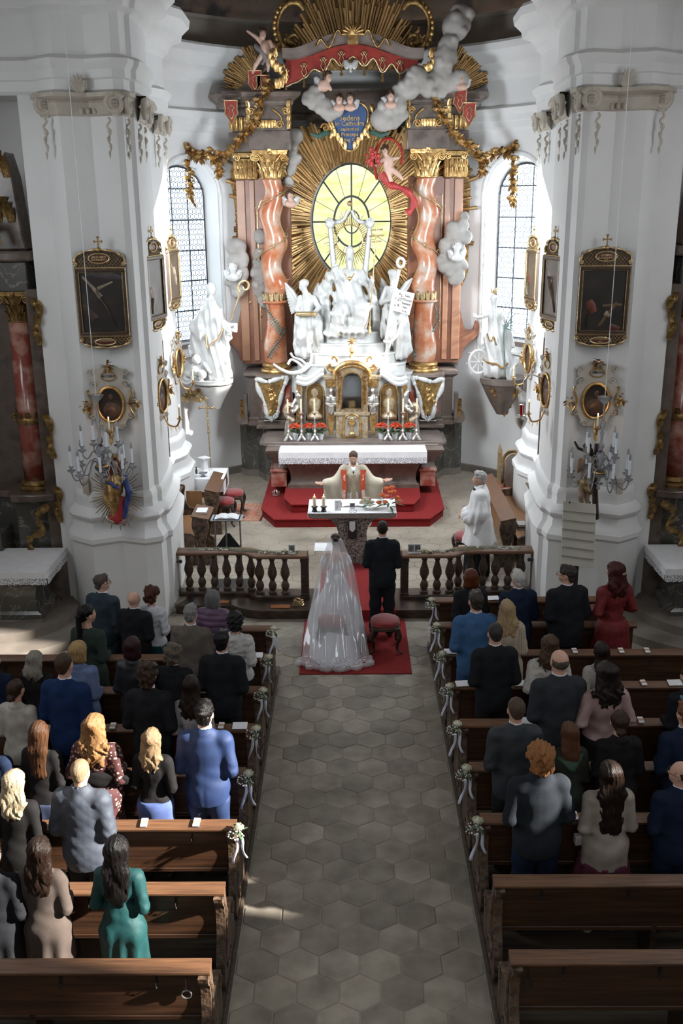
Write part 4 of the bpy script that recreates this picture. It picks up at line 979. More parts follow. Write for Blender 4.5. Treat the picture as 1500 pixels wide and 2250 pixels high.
# ---------------------------------------------------------------- steps, rail, carpets
def rail_plan():   # outer end to the opening, left half, as the camera sees it
    a=[(-2.86,14.20),(-1.80,14.20)];b=bez((-1.72,14.20),(-1.55,14.20),(-1.58,14.02),(-1.40,14.02),6);return a+b+[(-.80,14.02),(-.72,14.02)]
RP=rail_plan()
def bal_prof():return [(r_*1.22,z_) for r_,z_ in [(.052,.22),(.052,.26),(.036,.28),(.050,.33),(.053,.37),(.038,.42),(.028,.445),(.034,.47),(.056,.53),(.060,.58),(.050,.64),(.030,.72),(.026,.76),(.040,.785),(.034,.80),(.052,.83),(.052,.85)]]
for s,nm in ((1,'left'),(-1,'right')):
    r=thing('altar_rail',f'dark oak balustrade {nm} of the bridal couple with turned balusters','railing',(s*-1.8,14.1,.15))
    o=MB();w2=.13;pr=[(-w2,.845),(-w2,.875),(-w2+.015,.89),(w2-.015,.89),(w2,.875),(w2,.845),(-w2,.845)]
    o.add(sweep_plan(RP,pr,s));e=[RP[-1]];o.box(min(s*-.73,s*-.715),max(s*-.73,s*-.715),13.89,14.15,.845,.89);o.build('hand_rail',X['woodtop'],r,ang=30)
    o=MB();w2=.10;o.add(sweep_plan(RP,[(-w2,.15),(-w2,.20),(-w2+.02,.225),(w2-.02,.225),(w2,.20),(w2,.15)],s));o.build('base_rail',X['wood'],r,ang=30)
    for q in ((-2.82,14.20),(-.77,14.02)):
        o=MB();x=s*q[0];o.box(x-.06,x+.06,q[1]-.085,q[1]+.085,.15,.85);o.box(x-.068,x+.068,q[1]-.094,q[1]+.094,.15,.26);o.box(x-.068,x+.068,q[1]-.094,q[1]+.094,.77,.84);o.build('post',X['wood'],r,bev=.008)
    bm=MB();bm.add(lathe(bal_prof(),8));b0=None
    L=[0]
    for a,b in zip(RP,RP[1:]):L.append(L[-1]+sqrt((a[0]-b[0])**2+(a[1]-b[1])**2))
    n=9;ds=[.26+i*(L[-1]-.42)/n for i in range(n+1)][:-1]
    for d in ds:
        for i in range(len(L)-1):
            if L[i] <= d <= L[i+1]:
                t=(d-L[i])/(L[i+1]-L[i]);x=RP[i][0]+(RP[i+1][0]-RP[i][0])*t;y=RP[i][1]+(RP[i+1][1]-RP[i][1])*t;break
        if b0 is None:b0=bm.build('baluster',X['wood'],r,world=False,ang=30);q=b0
        else:q=b0.copy();q.parent=r;COL.objects.link(q)
        q.location=Vector((s*x,y,0))-Vector((s*-1.8,14.1,.15))
    # latch bar at the wall
    o=MB();o.add(tube([(s*-2.95,14.08,.74),(s*-2.72,14.08,.74)],.012,6));o.add(ball((s*-2.70,14.08,.745),.03,8,6));o.build('latch',X['blackmetal'],r)
# kneeling step in front of the rail
poly=[(-2.62,14.4),(-2.62,14.0),(-2.75,13.76),(-1.85,13.76)]+bez((-1.85,13.76),(-1.7,13.60),(-1.55,13.55),(-1.3,13.55),5)[1:]
poly=poly+[(-x,y) for x,y in poly[::-1]]
o=MB();o.add(prism(poly,0,.12,'z'));o2=[(x*1.004,y-(.03 if y < 14 else 0)) for x,y in poly];o.add(prism(o2,.12,.152,'z'));tag(o.build('kneeling_step',X['wood'],ang=25),'broad dark wooden step before the altar rail','step')
for px,lb in ((617,'orange brown kneeling mat on the step right of its neighbour'),(465+15,'orange brown kneeling mat behind the purple vest')):
    p=G(px,1329,.15);o=MB();o.box(p.x-.15,p.x+.15,13.60 if px > 600 else 13.80,13.72 if px > 600 else 13.9,.152,.17);tag(o.build('kneeling_mat',mk('leather_mat',(.36,.13,.04),rough=.5),bev=.006),lb,'mat')
# carpets
a=G(657,1481,.01);b=G(905,1481,.01)
o=MB();o.box(a.x,b.x,a.y,13.50,.0,.012);tag(o.build('carpet',X['carpet'],bev=.003),'red carpet spread under the bride and the stools','carpet')
CX0,CX1=-.55,.62
o=MB();o.box(CX0,CX1,13.50,15.62,.153,.165);o.box(CX0,CX1,13.49,13.502,.0,.165);tag(o.build('carpet_runner',X['carpet']),'red runner climbing the step to the stone altar','carpet')
# altar platform in two steps, clad in red
r=thing('altar_platform','two stepped red carpeted platform of the high altar','platform',(0,18.9,.15))
l1=[(-1.80,20.9),(-1.80,18.2),(-1.50,17.5),(1.44,17.5),(1.76,18.15),(1.80,20.9)]
l2=[(-1.40,20.6),(-1.36,18.36),(-1.20,17.9),(1.16,17.9),(1.31,18.34),(1.40,20.6)]
for nm,l,z0,z1 in (('lower_step',l1,.143,.32),('upper_step',l2,.32,.49)):
    o=MB();o.add(prism(l,z0,z1-.03,'z'));o.add(prism([(x*1.012,y-(.02 if y < 19 else 0)) for x,y in l],z1-.03,z1,'z'));o.build(nm,X['carpet'],r,ang=25,bev=.012)
p=G(606,1090,.32);r=thing('myrtle_crown','small silver crown left on the red step','crown',(p.x,p.y,.32));o=MB()
o.add(tube([(p.x+.06*cos(a),p.y+.05*sin(a),.345) for a in [i*pi/8 for i in range(16)]],.012,6,closed=True))
for k in range(6):a=k*pi/3;o.add(tube([(p.x+.06*cos(a),p.y+.05*sin(a),.35),(p.x+.07*cos(a),p.y+.06*sin(a),.40),(p.x+.02*cos(a),p.y,.45)],.008,5));o.add(ball((p.x+.07*cos(a),p.y+.06*sin(a),.405),.016,6,4))
o.build('crown_arch',X['silver'],r)
p=G(655,1331,.152);o=MB()
for k in range(3):
    o.add(tube([(p.x+.08*cos(a)*(1-.1*k),13.72+.06*sin(a),.175+.03*k+.012*sin(3*a+k)) for a in [i*pi/9 for i in range(18)]],.011,6,closed=True))
for k in range(7):a=k*.9;o.add(tube([(p.x+.08*cos(a),13.72+.06*sin(a),.16),(p.x+.078*cos(a+.2),13.72+.06*sin(a+.2),.25)],.007,5))
tag(o.build('bell_ring',X['goldpale']),'brass altar bells on the step at the end of the left rail','bells')
# ---------------------------------------------------------------- people's altar
r=thing('stone_altar','rough speckled stone altar table on one broad pillar','altar',(0,15.8,.15))
z1=1.10;cx=-.03
def alt(x):return x+cx
pil=[(-.29,.15),(.29,.15),(.25,.45),(.24,.70),(.27,.84),(.36,.93),(.50,.985),(-.50,.985),(-.36,.93),(-.27,.84),(-.24,.70),(-.25,.45)]
o=MB();o.add(prism([(alt(x),z) for x,z in pil],15.50,16.05));q=o.build('pillar',X['granite'],r,ang=30,bev=.02)
o=MB();o.add(prism([(alt(x),z) for x,z in ((-.66,1.0),(.66,1.0),(.735,1.04),(.735,1.095),(-.735,1.095),(-.735,1.04))],15.38,16.18));o.build('table_slab',X['granitetop'],r,ang=30,bev=.015)
o=MB();o.box(alt(-.075),alt(.075),15.44,15.50,.62,.93);o.build('relic_niche',X['blackmetal'],r,bev=.02)
o=MB();o.add(prism([(alt(-.05),.94),(alt(.05),.94),(alt(.05),.80),(alt(0),.75),(alt(-.05),.80)],15.415,15.45));o.build('white_stone',X['linen'],r,bev=.008)
o=MB();o.box(-.765,.70,15.37,16.19,1.096,1.104);o.box(-.775,-.765,15.37,16.19,1.03,1.104);o.box(.70,.71,15.37,16.19,1.03,1.104)
tag(o.build('altar_cloth',X['linen']),'plain white cloth on the stone altar','cloth')
TZ=1.105
def ontable(px,py):p=G(px,py,TZ);return p
for px,lb in ((691,'left of the two lit candles on the stone altar'),(711,'right of the two lit candles on the stone altar')):
    p=ontable(px,1124);r=thing('altar_candle',lb,'candle',(p.x,p.y,TZ),group='candles on the stone altar');M=Matrix.Translation((p.x,p.y,TZ))
    o=MB();o.add(lathe([(.045,0),(.045,.02),(.035,.03),(.035,.07),(.055,.08),(.055,.09),(.03,.092)],12),M);o.build('holder',X['blackmetal'],r)
    o=MB();o.add(lathe([(.028,.09),(.028,.25),(.024,.26),(.004,.258)],14),M);o.build('candle',X['candle'],r)
    o=MB();o.add(ball((p.x,p.y,TZ+.285),(.007,.007,.018),8,6));o.build('flame',X['flame'],r)
p=ontable(742,1122);r=thing('flower_card','white upright card with printed leaves on the stone altar','card',(p.x,p.y,TZ));o=MB();M=Matrix.Translation((p.x,p.y,TZ)) @ Matrix.Rotation(-.25,4,'X')
o.box(-.055,.055,0,.006,0,.17,M);o.build('card',X['paper'],r);o=MB()
for i in range(9):o.add(ball((-.02+.03*rnd.random(),-.003,.02+.13*rnd.random()),(.006,.002,.008),5,3),M)
o.build('printed_leaves',X['leaf'],r)
p=ontable(774,1120);r=thing('photo_stand','small black and white photo standing on the stone altar','photo',(p.x,p.y,TZ));M=Matrix.Translation((p.x,p.y,TZ)) @ Matrix.Rotation(-.2,4,'X')
o=MB();o.box(-.045,.045,0,.006,0,.115,M);o.build('print_border',X['paper'],r);o=MB();o.box(-.038,.038,-.001,.004,.042,.108,M);o.build('print',X['photo'],r)
p=ontable(776,1109);r=thing('missal','open missal lying before the priest','book',(p.x,p.y,TZ));
for s in (-1,1):
    o=MB();pts=[(s*t*.20,.028*sin(pi*min(1,t*1.15))**.6*(1-t*.5)+.006) for t in [i/8 for i in range(9)]]
    o.add(prism([(x,z) for x,z in pts]+[(s*.20,0),(0,0)],-.13,.13),Matrix.Translation((p.x,p.y,TZ)));o.build('page_block',X['paper'],r)
o=MB();o.box(p.x-.21,p.x+.21,p.y-.14,p.y+.14,TZ,TZ+.004);o.build('cover',cloth((.06,.03,.02)),r)
p=ontable(775,1126);o=MB();
for s in (-1,1):o.add(tube([(p.x+s*.035+.025*cos(a),p.y,TZ+.02+.016*sin(a)) for a in [i*pi/6 for i in range(12)]],.003,5,closed=True));o.add(tube([(p.x+s*.06,p.y,TZ+.028),(p.x+s*.06,p.y+.1,TZ+.008)],.003,5))
o.add(tube([(p.x-.01,p.y,TZ+.03),(p.x+.01,p.y,TZ+.03)],.003,5));tag(o.build('spectacles',X['blackmetal']),'folded spectacles at the front edge of the stone altar','glasses')
def bouquet(name,lab,c,n,R0,fm,lm,lr,dom=1.0,leaves=14,tall=0,sz=.032,seed=1):
    r=thing(name,lab,'flowers',c);q=random.Random(seed);fi=0
    for i in range(n):
        a=i*2.4;t=sqrt((i+.5)/n);x,y=R0*t*cos(a),R0*t*sin(a)*.8;z=.05+tall*(1-t*t)+dom*R0*(1-t*t)*.6
        o=rose_mb((x,y,z+.02),sz*q.uniform(.8,1.1));o.build('bloom',fm[i % len(fm)],r,world=False,ang=60)
    for i in range(leaves):
        a=2*pi*i/leaves+q.random();o=MB();leaf_mb(o,(.3*R0*cos(a),.3*R0*sin(a),.06+tall*.4*q.random()),(cos(a),sin(a),q.uniform(-.1,.6)),lr*q.uniform(.7,1.1),.022);o.build('leaf',lm,r,world=False,ang=180)
    o=MB()
    for i in range(40):a=q.random()*6.28;t=q.random();o.add(ball((R0*t*cos(a),R0*t*sin(a)*.8,.04+(tall+.4*R0)*(1-t*t)*q.uniform(.6,1.1)),.006,4,3))
    f=o.build('filler_blossom',X['whiteflower'],r,world=False,ang=180);f['kind']='stuff';return r
pk=mk('blush_rose',(.66,.46,.42),rough=.6)
p=ontable(806,1118);bouquet('bridal_bouquet','pale blush bridal bouquet lying on the stone altar',(p.x,p.y,TZ),12,.115,[pk,X['ivory'],X['ivory']],X['leafgrey'],.12,seed=3,sz=.042,tall=.05)
p=ontable(855,1118);bouquet('flower_arrangement','orange gerbera arrangement at the right end of the stone altar',(p.x,p.y,TZ),10,.19,[X['peach']],X['leaf'],.22,dom=1.0,leaves=18,tall=.20,sz=.050,seed=5)
# white mat on the floor left of the pillar
a=G(690,1212,.151);o=MB();o.box(a.x,a.x+1.2,a.y,a.y+.45,.15,.16);tag(o.build('floor_mat',X['linen']),'flat white mat on the floor behind the couple','mat')
# ---------------------------------------------------------------- stools
def stool(nm,lab,x,y,z,rz=0,grp=None,wd=.20,dp=.20,ht=.46,fab=None):
    r=thing(nm,lab,'stool',(x,y,z),rz,grp)
    sdf_obj('seat_cushion',fab or X['velvet'],[('e',(0,0,ht-.03),(wd*1.05,dp*1.05,.055),.01),('e',(0,0,ht-.06),(wd*1.1,dp*1.1,.05),.02)],.012,parent=r,cuts=[((1,0,0),wd),((-1,0,0),wd),((0,1,0),dp),((0,-1,0),dp),((0,0,-1),-(ht-.075))])
    o=MB();o.box(-wd,wd,-dp,dp,ht-.13,ht-.075);o.build('seat_frame',X['wood'],r,world=False,bev=.01)
    for sx in (-1,1):
        for sy in (-1,1):
            P=spline([(sx*(wd-.03),sy*(dp-.03),ht-.10),(sx*(wd-.0),sy*(dp-.0),ht-.20),(sx*(wd-.035),sy*(dp-.035),.14),(sx*(wd-.03),sy*(dp-.03),.05),(sx*(wd+.02),sy*(dp+.02),.016)],4)
            n_=len(P);o=MB();o.add(tube(P,[.032-.018*i/n_ for i in range(n_-1)]+[.02],8));o.build('leg',X['wood'],r,world=False)
    return r
p=G(838,1405,0);stool('velvet_stool','red velvet stool behind the groom',.42,12.50,.012,grp='bridal stools')
p=G(722,1415,0);stool('velvet_stool','red velvet stool veiled by the train of the bride',-.32,12.52,.012,grp='bridal stools')
# ---------------------------------------------------------------- high altar mensa
HX=-.0
def xq(px,D,z=1.3):return W(px,1000,D).x
r=thing('high_altar_table','dark marble mensa of the high altar','altar',(0,19.3,.49))
def mensa_prism(prof,x0f,mat,nm,y0=18.85,y1=19.9):
    v=[];f=[];n=len(prof)
    for z,hw,yf in prof:v += [(-hw,yf,z),(hw,yf,z),(hw*1.0,y1,z),(-hw*1.0,y1,z)]
    for i in range(n-1):
        for k in range(4):f.append((i*4+k,i*4+(k+1) % 4,i*4+4+(k+1) % 4,i*4+4+k))
    f.append((3,2,1,0));f.append(tuple(n*4-4+k for k in range(4)));o=MB();o.add((v,f));return o.build(nm,mat,r,ang=30)
mensa_prism([(.49,1.34,18.98),(.56,1.34,18.98),(.58,1.30,19.02),(.66,1.27,19.05),(.80,1.28,19.03),(.95,1.33,18.96),(1.08,1.38,18.90),(1.14,1.36,18.92),(1.16,1.42,18.86),(1.27,1.44,18.84)],0,X['brownmarble'],'table_body')
for s in (-1,1):
    o=MB();x=s*1.52;o.box(x-.16,x+.16,19.1,19.9,.49,.80);o.box(x-.18,x+.18,19.08,19.9,.80,.86);o.build('side_plinth',X['redmarble'],r,bev=.01)
    o=MB();pr=[(.86,.16),(.95,.14),(1.05,.17),(1.15,.24),(1.22,.30),(1.27,.32)];
    v=[];f=[]
    for z,w_ in pr:v += [(x-w_*.8,19.5-w_*1.5,z),(x+w_,19.5-w_*1.5,z),(x+w_,19.9,z),(x-w_*.8,19.9,z)]
    for i in range(len(pr)-1):
        for k in range(4):f.append((i*4+k,i*4+(k+1) % 4,i*4+4+(k+1) % 4,i*4+4+k))
    f.append(tuple(len(pr)*4-4+k for k in range(4)));o.add((v,f));o.build('side_corbel',X['greymarble'],r,ang=30)
o=MB();o.box(-1.86,1.86,19.45,20.6,1.27,1.345);o.add(prism([(-1.95,19.7),(-1.75,19.4),(1.75,19.4),(1.95,19.7),(1.95,20.9),(-1.95,20.9)],1.24,1.30,'z'));o.build('gradine',X['greymarble'],r,bev=.01)
# altar cloth with lace
r=thing('lace_cloth','white cloth with deep lace border on the high altar','cloth',(0,19.2,1.28))
o=MB();x0,x1=-1.49,1.47;o.box(x0,x1,18.81,19.44,1.275,1.287);o.box(x0,x1,18.805,18.813,1.17,1.287);o.box(x0-.006,x0+.003,18.81,19.35,1.10,1.287);o.box(x1-.003,x1+.006,18.81,19.35,1.10,1.287);o.build('linen',X['linen'],r)
lace=mk('lace',(.78,.78,.80),rough=.9)
nt=lace.node_tree;vo=nt.nodes.new('ShaderNodeTexVoronoi');vo.inputs['Scale'].default_value=42;vo.feature='DISTANCE_TO_EDGE';cr_=nt.nodes.new('ShaderNodeValToRGB');cr_.color_ramp.elements[0].position=.09;cr_.color_ramp.elements[1].position=.15
cr_.color_ramp.elements[0].color=(1,1,1,1);cr_.color_ramp.elements[1].color=(.25,.25,.25,1);tc_=nt.nodes.new('ShaderNodeTexCoord')
nt.links.new(tc_.outputs['Object'],vo.inputs['Vector']);nt.links.new(vo.outputs['Distance'],cr_.inputs[0]);nt.links.new(cr_.outputs[0],nt.nodes['Principled BSDF'].inputs['Alpha']);X['lace']=lace
def lace_strip(x0,x1,y,z0,z1,n,par,M=None,nm='lace_border'):
    v=[];f=[]
    for i in range(n*4+1):
        t=i/(n*4);x=x0+(x1-x0)*t;zz=z0+.012*abs(cos(t*n*pi));yy=y-.006*sin(t*n*pi*.37)-.003*sin(t*n*2.1);v += [(x,yy,z1),(x,yy-.004,zz)]
    for i in range(n*4):f.append((2*i,2*i+1,2*i+3,2*i+2))
    o=MB();o.add((v,f),M);return o.build(nm,X['lace'],par,ang=180)
lace_strip(x0,x1,18.803,1.045,1.175,40,r)
for xx,sg in ((x0-.004,1),(x1+.004,-1)):lace_strip(0,.55,0,-.16,-.0,8,r,Matrix.Translation((xx,18.81,1.12)) @ Matrix.Rotation(pi/2,4,'Z'))
# six candlesticks and six pots
def candlestick(x,y,z,lab):
    r=thing('candlestick',lab,'candlestick',(x,y,z),0,'silver candlesticks on the high altar')
    o=MB()
    for k in range(3):
        a=k*2*pi/3+pi/2;o.add(tube(spline([(0,0,.13),(.03*cos(a),.03*sin(a),.09),(.07*cos(a),.07*sin(a),.045),(.10*cos(a),.10*sin(a),.012)],4),[.02,.022,.024,.024,.026,.027,.027,.026,.024,.022,.022,.026,.03][:13],6))
    o.build('tripod_foot',X['silver'],r,world=False)
    o=MB();o.add(lathe([(.03,.10),(.045,.13),(.02,.16),(.028,.19),(.034,.21),(.016,.24),(.014,.30),(.026,.33),(.030,.36),(.014,.40),(.013,.46),(.028,.49),(.020,.51),(.012,.54),(.03,.57),(.055,.585),(.055,.595),(.02,.60)],14));o.build('stem',X['silver'],r,world=False)
    o=MB();o.add(lathe([(.020,.595),(.019,.86),(.015,.875),(.003,.88)],12));o.build('candle',X['candle'],r,world=False);return r
def flowerpot(x,y,z,lab,seed):
    r=thing('potted_flower',lab,'flowers',(x,y,z),0,'orange pot plants on the high altar');q=random.Random(seed)
    o=MB();o.add(lathe([(.055,0),(.07,.10),(.082,.13),(.082,.145),(.07,.14),(.065,.10)],14));o.build('pot',X['linen'],r,world=False)
    o=MB()
    for i in range(70):
        a=q.random()*6.28;t=sqrt(q.random());h_=.26+.07*(1-t*t)+q.uniform(-.015,.015);c=(.12*t*cos(a),.10*t*sin(a),h_)
        for k in range(5):o.add(ball((c[0]+.016*cos(k*1.26),c[1]+.016*sin(k*1.26),c[2]),(.012,.012,.006),5,3))
    f=o.build('blossoms',X['orange'],r,world=False,ang=180);f['kind']='stuff'
    o=MB()
    for i in range(36):a=q.random()*6.28;leaf_mb(o,(.03*cos(a),.03*sin(a),.14+.08*q.random()),(cos(a),sin(a),q.uniform(-.1,.7)),q.uniform(.07,.12),.028)
    f=o.build('foliage',X['leaf'],r,world=False,ang=180);f['kind']='stuff';return r
names=['outermost left','second from the left','left, nearest the tabernacle','right, nearest the tabernacle','second from the right','outermost right']
for i,px in enumerate((634,663,692,852,884,914)):p=W(px,960,19.62);candlestick(p.x,19.55,1.346,f'silver candlestick with cream candle, {names[i]}')
names=['left of its three','middle of the left three','inner one of the left three','inner one of the right three','middle of the right three','outermost of the right three']
for i,px in enumerate((648,677,704,838,868,899)):p=W(px,960,19.72);flowerpot(p.x,19.72,1.346,f'orange flowering plant in white pot, {names[i]}',i)
# ---------------------------------------------------------------- bride and groom

p=W(840,1143,12.95);person('groom seen from behind in a black suit beside the bride',p.x,12.95,.012,p.z-.012,'m',arms='front',hairspec=('crop',(.03,.02,.014),1.3,50),top=T(cloth((.014,.017,.021),rough=.8),hem=.80,grow=.012),bottom=tr(BLK),wide=1.0)
bh=W(737,1172,12.95);bx_,by_=bh.x,12.95
dressm=mk('wedding_dress',(.74,.74,.76),(.66,.66,.69),14,rough=.75,bump=.3,bs=50);
r=person('bride in an off-shoulder white gown under a long veil',bx_,by_,.012,bh.z-.012,'f',arms='low',hairspec=('knot',(.045,.028,.02),1.3,51),top=dict(m=dressm,name='bodice',hem=1.02,style='plain',sleeve='none',grow=.014),bottom=None,skin=0)
# bodice is cut low on the back: replace shoulders by lace cap sleeves
for o_ in list(r.children):
    if o_.name.startswith('bodice'):
        V,F=sdf([('e',(0,-.015,1.28),(.130,.098,.13),.05),('e',(0,0,1.10),(.110,.088,.15),.05),('e',(-.065,.07,1.27),(.06,.05,.06),.03),('e',(.065,.07,1.27),(.06,.05,.06),.03),('se',(0,-.15,1.42),(.09,.12,.12),.02)],.0125,grow=.012,disp=lambda Q:wob(Q,70,.0035,3),cuts=[((0,0,1),1.37),((0,0,-1),-.98)])
        me=bpy.data.meshes.new('bodice');me.from_pydata(V.tolist(),[],F.tolist());me.polygons.foreach_set('use_smooth',[True]*len(me.polygons));me.materials.append(dressm);o_.data=me
for s in (-1,1):sdf_obj('lace_sleeve',dressm,[('c',(s*.165,-.015,1.385),(s*.20,-.025,1.31),.058,.062,.02)],.012,parent=r,disp=lambda Q:wob(Q,110,.006,4))
def gown(Q):return .022*np.clip((1.0-Q[...,2])/.5,0,1)*np.sin(np.arctan2(Q[...,0],-Q[...,1])*15+Q[...,2]*2.5)+wob(Q,13,.010,6)
sdf_obj('gown_skirt',dressm,[('c',(0,-.01,1.06),(0,-.02,.95),.11,.17,.05,.85),('c',(0,-.02,.96),(0,-.06,.40),.16,.40,.06,.92),('c',(0,-.06,.42),(0,-.12,.0),.40,.50,.06,.95),('c',(0,-.3,.10),(-.02,-.85,-.22),.42,.44,.12)],.022,parent=r,disp=gown,cuts=[((0,0,-1),0)])
# the veil: a sheet hanging from the comb, spreading over the train
vv=[];vf=[];NU,NV=44,40
for j in range(NV+1):
    t=j/NV
    for i in range(NU+1):
        u=-1+2*i/NU;a=u*(1.55-.55*t)
        if t < .08:q=t/.08;R_=.035+.075*q;z=1.735-.03*q*q;cy=-.03;sx=1;dy=0
        elif t < .66:
            q=(t-.08)/.58;R_=.11+.10*min(1,q*4)+.35*q;z=1.705-1.66*q**.93;cy=-.03-.72*q*q;dy=0
        else:
            q=(t-.66)/.34;R_=.56+.10*q;z=.05+.05*(1-q)+.045*abs(sin(u*9+q*5))*q;cy=-.75;dy=-.02*q
        fold=1+.045*min(1,t*4)*sin(u*17+2*sin(t*6))+.02*sin(u*41+t*9)
        x=R_*sin(a)*fold*(1+.15*max(0,t-.66));y=cy-R_*cos(a)*fold*.85+dy
        vv.append((x,y,max(z+.01*sin(u*23+t*20)*min(1,t*3),.02)))
for j in range(NV):
    for i in range(NU):q=j*(NU+1)+i;vf.append((q,q+1,q+NU+2,q+NU+1))
o=MB();o.add((vv,vf));ve=o.build('veil',X['veil'],r,world=False,ang=180)
# gathered edge and lace of the veil
pts=[vv[NV*(NU+1)+i] for i in range(0,NU+1)]
o=MB();o.add(tube([(x,y,.035+.012*sin(i*1.3)) for i,(x,y,z) in enumerate(pts)],[.03+.018*abs(sin(i*.9)) for i in range(len(pts))],8));o.build('veil_hem',X['veil'],r,world=False,ang=180)
q=random.Random(9);o=MB()
for i in range(170):
    t=q.random();u=q.gauss(0,.10);y=-.95-.38*t;x=.02+u*(1+.6*t)
    o.add(ball((x,y,.13-.05*t),(q.uniform(.008,.02),q.uniform(.008,.02),.004),5,3))
for i in range(60):
    z=q.uniform(.75,1.05);x=q.uniform(-.09,.09)*(1.4-z*.2);y=-.16-.28*(1.05-z);o.add(ball((x,y,z),(.012,.008,.012),5,3))
f=o.build('lace_applique',X['linen'],r,world=False,ang=180);f['kind']='stuff'
# ---------------------------------------------------------------- priest (faces the camera) and altar server
chas=mk('cream_chasuble',(.66,.60,.47),(.58,.52,.40),5,rough=.8,bump=.15,bs=120)
p=W(776,993,16.62);k=(p.z-.15)/1.79
r=thing('person','priest in a cream chasuble with orange bands, arms spread behind the stone altar','person',(p.x,16.72,.15),pi)
r.matrix_basis=Matrix.Translation((p.x,16.72,.15)) @ Matrix.Rotation(pi,4,'Z') @ Matrix.Diagonal((k,k,k,1))
E={-1:((-.36,.02,1.20),(-.585,.16,1.25)),1:((.36,.02,1.18),(.575,.16,1.19))}
P=torso_prims('m')+head_prims(0,-.20,1.02,smile=.004)+[('c',(0,-.02,1.46),(0,-.0,1.60),.056,.054,.025)]
for s in (-1,1):
    Ee,Ww=E[s];P += [('c',(s*.185,-.015,1.42),Ee,.052,.042,.03),('c',Ee,Ww,.042,.028,.015)]
    P += hand_prims(Ww,(s*.85,.35,.22),(0,.35,.9),s=-s if True else s,curl=.12,k=1.06)
    P += [('c',(s*.09,-.01,.90),(s*.10,.005,.50),.088,.056,.03),('c',(s*.10,.0,.50),(s*.11,-.02,.09),.054,.036,.02),('c',(s*.11,-.045,.045),(s*.12,.14,.03),.036,.028,.02)]
sdf_obj('body',skinm(0),P,.0095,parent=r)
P=[('e',(0,-.01,1.32),(.17,.125,.17),.05),('c',(-.16,-.02,1.44),(.16,-.02,1.44),.06,.06,.05),('c',(0,-.01,1.2),(0,0,.36),.19,.30,.08,.62)]
for s in (-1,1):
    Ee,Ww=E[s];P += [('c',(s*.185,-.015,1.42),Ee,.075,.07,.06),('c',Ee,(s*.52,.13,1.20),.07,.065,.04)]
    P += [('c',(s*.48,.11,1.18),(s*.47,.08,.74),.075,.06,.05,.6),('c',(s*.36,.05,1.15),(s*.30,.03,.62),.09,.10,.10,.6),('c',(s*.22,.0,1.15),(s*.22,.03,.50),.10,.14,.10,.6)]
P.append(('sc',(0,.03,1.50),(0,.09,1.70),.055,.08,.01))
sdf_obj('chasuble',chas,P,.015,parent=r,grow=.008,cuts=[((0,0,-1),-.30)],disp=lambda Q:.011*np.clip((1.25-Q[...,2])/.4,0,1)*np.sin(Q[...,0]*34+3*np.sin(Q[...,2]*4))+wob(Q,20,.004,2))
sdf_obj('alb',X['linen'],[('c',(0,0,.9),(0,.0,.0),.20,.25,.05,.8)],.018,parent=r,cuts=[((0,0,-1),-.03)],disp=lambda Q:.012*np.sin(np.arctan2(Q[...,0],Q[...,1])*14))
sdf_obj('amice',X['linen'],[('c',(-.055,-.03,1.50),(0,.085,1.43),.035,.028,.02),('c',(.055,-.03,1.50),(0,.085,1.43),.035,.028,.02),('c',(-.05,-.04,1.51),(.05,-.04,1.51),.036,.036,.02)],.011,parent=r)
o=MB();o.add(ball((0,.118,1.395),(.014,.008,.02),8,6));o.add(tube([(0,.118,1.395),(.01,.125,1.3)],.003,4));o.build('lapel_microphone',X['blackmetal'],r,world=False)
# bands follow the front of the chasuble
def band(x0,x1,z0,z1,m,nm,lift=.004,n=14):
    v=[];f=[]
    for i in range(n+1):
        z=z0+(z1-z0)*i/n;t=min(1,max(0,(1.2-z)/.84));ry=(.19+.11*t+.012)*.62
        if z > 1.2:ry=max(.11,.132-(z-1.2)*.05)
        if z > 1.38:ry=.125-(z-1.38)*.35
        for x in (x0,(x0+x1)/2,x1):
            y=ry*sqrt(max(.05,1-(x/(.19+.11*t+.02))**2))+lift+.034;v.append((x,y,z))
    for i in range(n):
        for q in (0,1):a=i*3+q;f.append((a,a+1,a+4,a+3))
    o=MB();o.add((v,f));return o.build(nm,m,r,world=False,ang=180)
orb=mk('orange_band',(.62,.09,.03),(.48,.06,.02),10,rough=.7)
for s in (-1,1):
    band(s*.185-.055,s*.185+.055,.72,1.44,orb,'orange_orphrey',.012)
    band(s*.185-.042,s*.185+.042,.74,.88,mk('ochre_embroidery',(.50,.27,.06),rough=.7),'ochre_robe',.017)
    band(s*.185-.034,s*.185+.034,.90,1.06,mk('pale_figure',(.66,.58,.50),(.60,.3,.2),18,rough=.7),'embroidered_figure',.017)
    band(s*.185-.03,s*.185+.03,1.24,1.36,mk('white_embroidery',(.62,.10,.04),(.8,.75,.7),40,rough=.7,kind='noise',lo=.5,hi=.55),'embroidered_script',.017)
band(-.042,.042,.72,1.36,mk('brocade',(.50,.42,.28),(.32,.25,.14),34,rough=.6,kind='checker'),'centre_brocade',.012)
hb=sdf([('e',(0,-.014,1.70),(.084,.101,.092),.02),('e',(0,-.05,1.63),(.062,.045,.05),.02)]+[('se',(0,.13,1.60),(.085,.10,.118),.012),('se',(0,-.07,1.55),(.09,.09,.05),.02),('se',(-.088,.012,1.645),(.024,.035,.045),.01),('se',(.088,.012,1.645),(.024,.035,.045),.01)],.01,disp=lambda Q:wob(Q,110,.004,4))
me=bpy.data.meshes.new('hair');me.from_pydata(hb[0].tolist(),[],hb[1].tolist());ho=finish('hair',me,hairm((.12,.065,.04)),r,180);ho.rotation_euler.x=-.20;ho.location=(0,1.56*sin(-.20),1.56*(1-cos(.20)))
